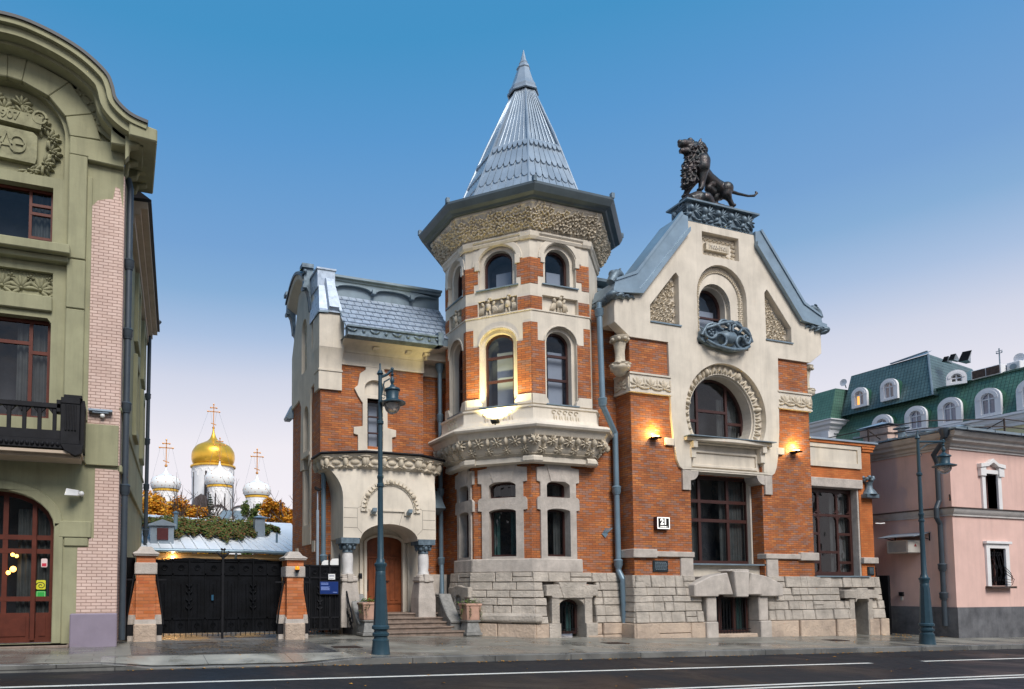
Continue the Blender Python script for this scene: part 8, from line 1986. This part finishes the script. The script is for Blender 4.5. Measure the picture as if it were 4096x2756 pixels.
g = G(); g.bar((46.5, 23.75, 14.85), (46.5, 24.05, 14.85), .03); g.bar((46.5, 23.78, 14.72), (46.5, 24.02, 14.72), .03); g.ball((46.5, 23.78, 14.76), .04, 6, 4); g.ball((46.5, 24.02, 14.76), .04, 6, 4); g.build('cross_arm', M['zinc_dark'], t)
for y, s, lab in ((26.7, .45, 'small slanted vent duct at the corner of the dark upper roof'), (26.35, .5, 'middle one of three slanted vent ducts on the dark upper roof'), (25.75, .85, 'large flared vent duct on the dark upper roof')):
    t = thing('vent_duct', (47, y, T1 + .1), lab, 'vent duct', 'vent ducts on the dark upper roof'); x = 46.7; z = T1 - .45 - (.25 if s > .6 else 0) * 1.0
    g = G(); g.add([(x, y + .3 * s, z), (x, y - .3 * s, z - .05), (x, y - .55 * s, z + .55 * s), (x, y + .0 * s, z + .6 * s), (x + .9, y + .4 * s, z), (x + .9, y + .1, z), (x + .9, y + .1, z + .4 * s), (x + .9, y + .4 * s, z + .4 * s)], [(4, 5, 6, 7), (0, 1, 5, 4), (1, 2, 6, 5), (2, 3, 7, 6), (3, 0, 4, 7)]); g.build('duct', M['zinc_dark'], t); g = G(); g.add([(x + .02, y + .28 * s, z + .02), (x + .02, y - .27 * s, z - .03), (x + .02, y - .5 * s, z + .52 * s), (x + .02, y + .0 * s, z + .57 * s)], [(0, 1, 2, 3)]); g.build('mouth', M['iron'], t)
t = thing('roof_condenser', (33.2, 20.5, 8), 'small white air conditioner fan unit on the pink house roof', 'air conditioner')
g = G(); g.box(PX_ + 2.6, PX_ + 3.5, 20.3, 20.7, ze + .2, ze + .82); g.build('cabinet', M['white_stucco'], t, bevel=.03); g = G(); g.tube([(PX_ + 2.95, 20.29, ze + .5), (PX_ + 2.95, 20.26, ze + .5)], .24, 16); g.build('fan', M['zinc'], t)

# ------------------------------------------------------------------ street lamps
M['lamp_paint'] = mk('dark_teal_lamp_paint', (.024, .058, .080), .42, .1, .10, 3)
def mk_clear():
    m, t_, b = newmat('clear_lamp_globe'); b.inputs['Base Color'].default_value = (.75, .70, .66, 1); b.inputs['Transmission Weight'].default_value = .75; b.inputs['Roughness'].default_value = .18; b.inputs['IOR'].default_value = 1.15
    return m
M['clear'] = mk_clear()
def street_lamp(x, y, z, label, ang, arm):
    t = thing('street_lamp', (x, y, z), label, 'street lamp', 'teal lamp posts along the kerb'); c = (x, y, z)
    g = G(); g.lathe(c, [(.235, 0), (.225, .04), (.20, .30), (.205, .34), (.17, .37), (.165, .42), (.20, .45), (.205, .50), (.165, .53), (.16, .58), (.215, .61), (.215, .67), (.185, .70), (.02, .70)], 24); g.build('base', M['lamp_paint'], t, smooth=40)
    g = G(); g.lathe(c, [(.178, .70), (.128, 1.88), (.02, 1.88)], 8, rot=R(22)); g.build('pedestal', M['lamp_paint'], t)
    g = G(); g.lathe(c, [(.12, 1.86), (.125, 1.98), (.115, 2.0), (.13, 2.05), (.13, 2.10), (.155, 2.14), (.155, 2.18), (.11, 2.22), (.10, 2.28), (.08, 2.32), (.068, 3.2), (.064, 4.05), (.085, 4.07), (.085, 4.13), (.066, 4.15), (.066, 4.26), (.08, 4.28), (.08, 4.34), (.06, 4.36), (.055, 5.60), (.085, 5.63), (.085, 5.69), (.05, 5.72), (.048, 6.85), (.085, 6.88), (.06, 6.93), (.025, 7.0), (.02, 7.14), (.001, 7.15)], 14); g.build('shaft', M['lamp_paint'], t, smooth=40)
    d = Vector((math.cos(ang), math.sin(ang), 0)); P3 = lambda s, h: Vector(c) + d * s + Vector((0, 0, h)); L_ = arm
    g = G(); g.tube([P3(0, 6.72), P3(.03, 6.80), P3(L_ * .55, 6.86), P3(L_, 6.98)] if L_ < .5 else [P3(0, 6.76), P3(L_ * .5, 6.78), P3(L_ + .06, 6.80)], .035, 8)
    g.tube([P3(.04, 6.35), P3(.06, 6.5), P3(L_ * .35, 6.68), P3(L_ * .8, 6.76)], .018, 6); g.tube([P3(.08 + .05 * math.cos(a), 6.32 + .05 * math.sin(a)) for a in [q * .7 for q in range(9)]], .012, 5); g.ball(P3(L_, 7.0 if L_ < .5 else 6.84), .045, 8, 6); g.build('arm', M['lamp_paint'], t, smooth=50)
    o = P3(L_, 0); dz = .0 if L_ < .5 else -.18
    g = G(); g.lathe((o.x, o.y, o.z + dz), [(.02, 6.97), (.035, 6.95), (.02, 6.90), (.05, 6.86), (.02, 6.82), (.03, 6.78), (.06, 6.72), (.05, 6.67), (.03, 6.62), (.08, 6.55), (.19, 6.50), (.20, 6.46), (.165, 6.44), (.155, 6.24), (.17, 6.22), (.33, 6.16), (.33, 6.13), (.15, 6.15), (.02, 6.2)], 24); g.build('lantern', M['lamp_paint'], t, smooth=40)
    g = G(); g.lathe((o.x, o.y, o.z + dz), [(.20, 6.14), (.195, 6.05), (.165, 5.97), (.10, 5.90), (.005, 5.87)], 20); g.build('lamp_globe', M['clear'], t, smooth=60)
    g = G(); g.lathe((o.x, o.y, o.z + dz), [(.13, 6.14), (.12, 6.08), (.05, 6.02), (.005, 6.0)], 12); g.build('reflector', M['white_enamel'], t, smooth=60)
street_lamp(6.07, 15.55, zsw(6.07, 15.55), 'dark teal street lamp standing in front of the mansion porch', R(-18), .30)
street_lamp(25.38, 15.4, zsw(25.4, 15.4), 'dark teal street lamp standing in front of the pink house', R(-10), 1.0)

# ------------------------------------------------------------------ houses across the street, behind the camera: they close the street and show in the window panes
M['far_stucco'] = mk('ochre_grey_stucco', (.36, .30, .23), .9, 0, .1, .4)
g = G(); gw = G(); r = random.Random(17)
for x0, x1, h in ((-48, -22, 13.5), (-21.9, -4, 10.5), (-3.9, 17, 14.5), (17.1, 34, 9.5), (34.1, 70, 13)):
    g.box(x0, x1, -26, -15, -1, h); g.box(x0 - .02, x1 + .02, -26, -14.6, h - .5, h + .1)
    n = int((x1 - x0) / 2.6)
    for f in range(int(h / 3.3)):
        for k in range(n): x = x0 + (x1 - x0) * (k + .5) / n; gw.box(x - .6, x + .6, -15.1, -14.95, 1.2 + 3.3 * f, 3.1 + 3.3 * f)
tag(g.build('opposite_street', M['far_stucco'], at=(0, -20, 0)), kind='structure'); tag(gw.build('opposite_street_windows', M['slot'], at=(0, -15, 0)), kind='structure')
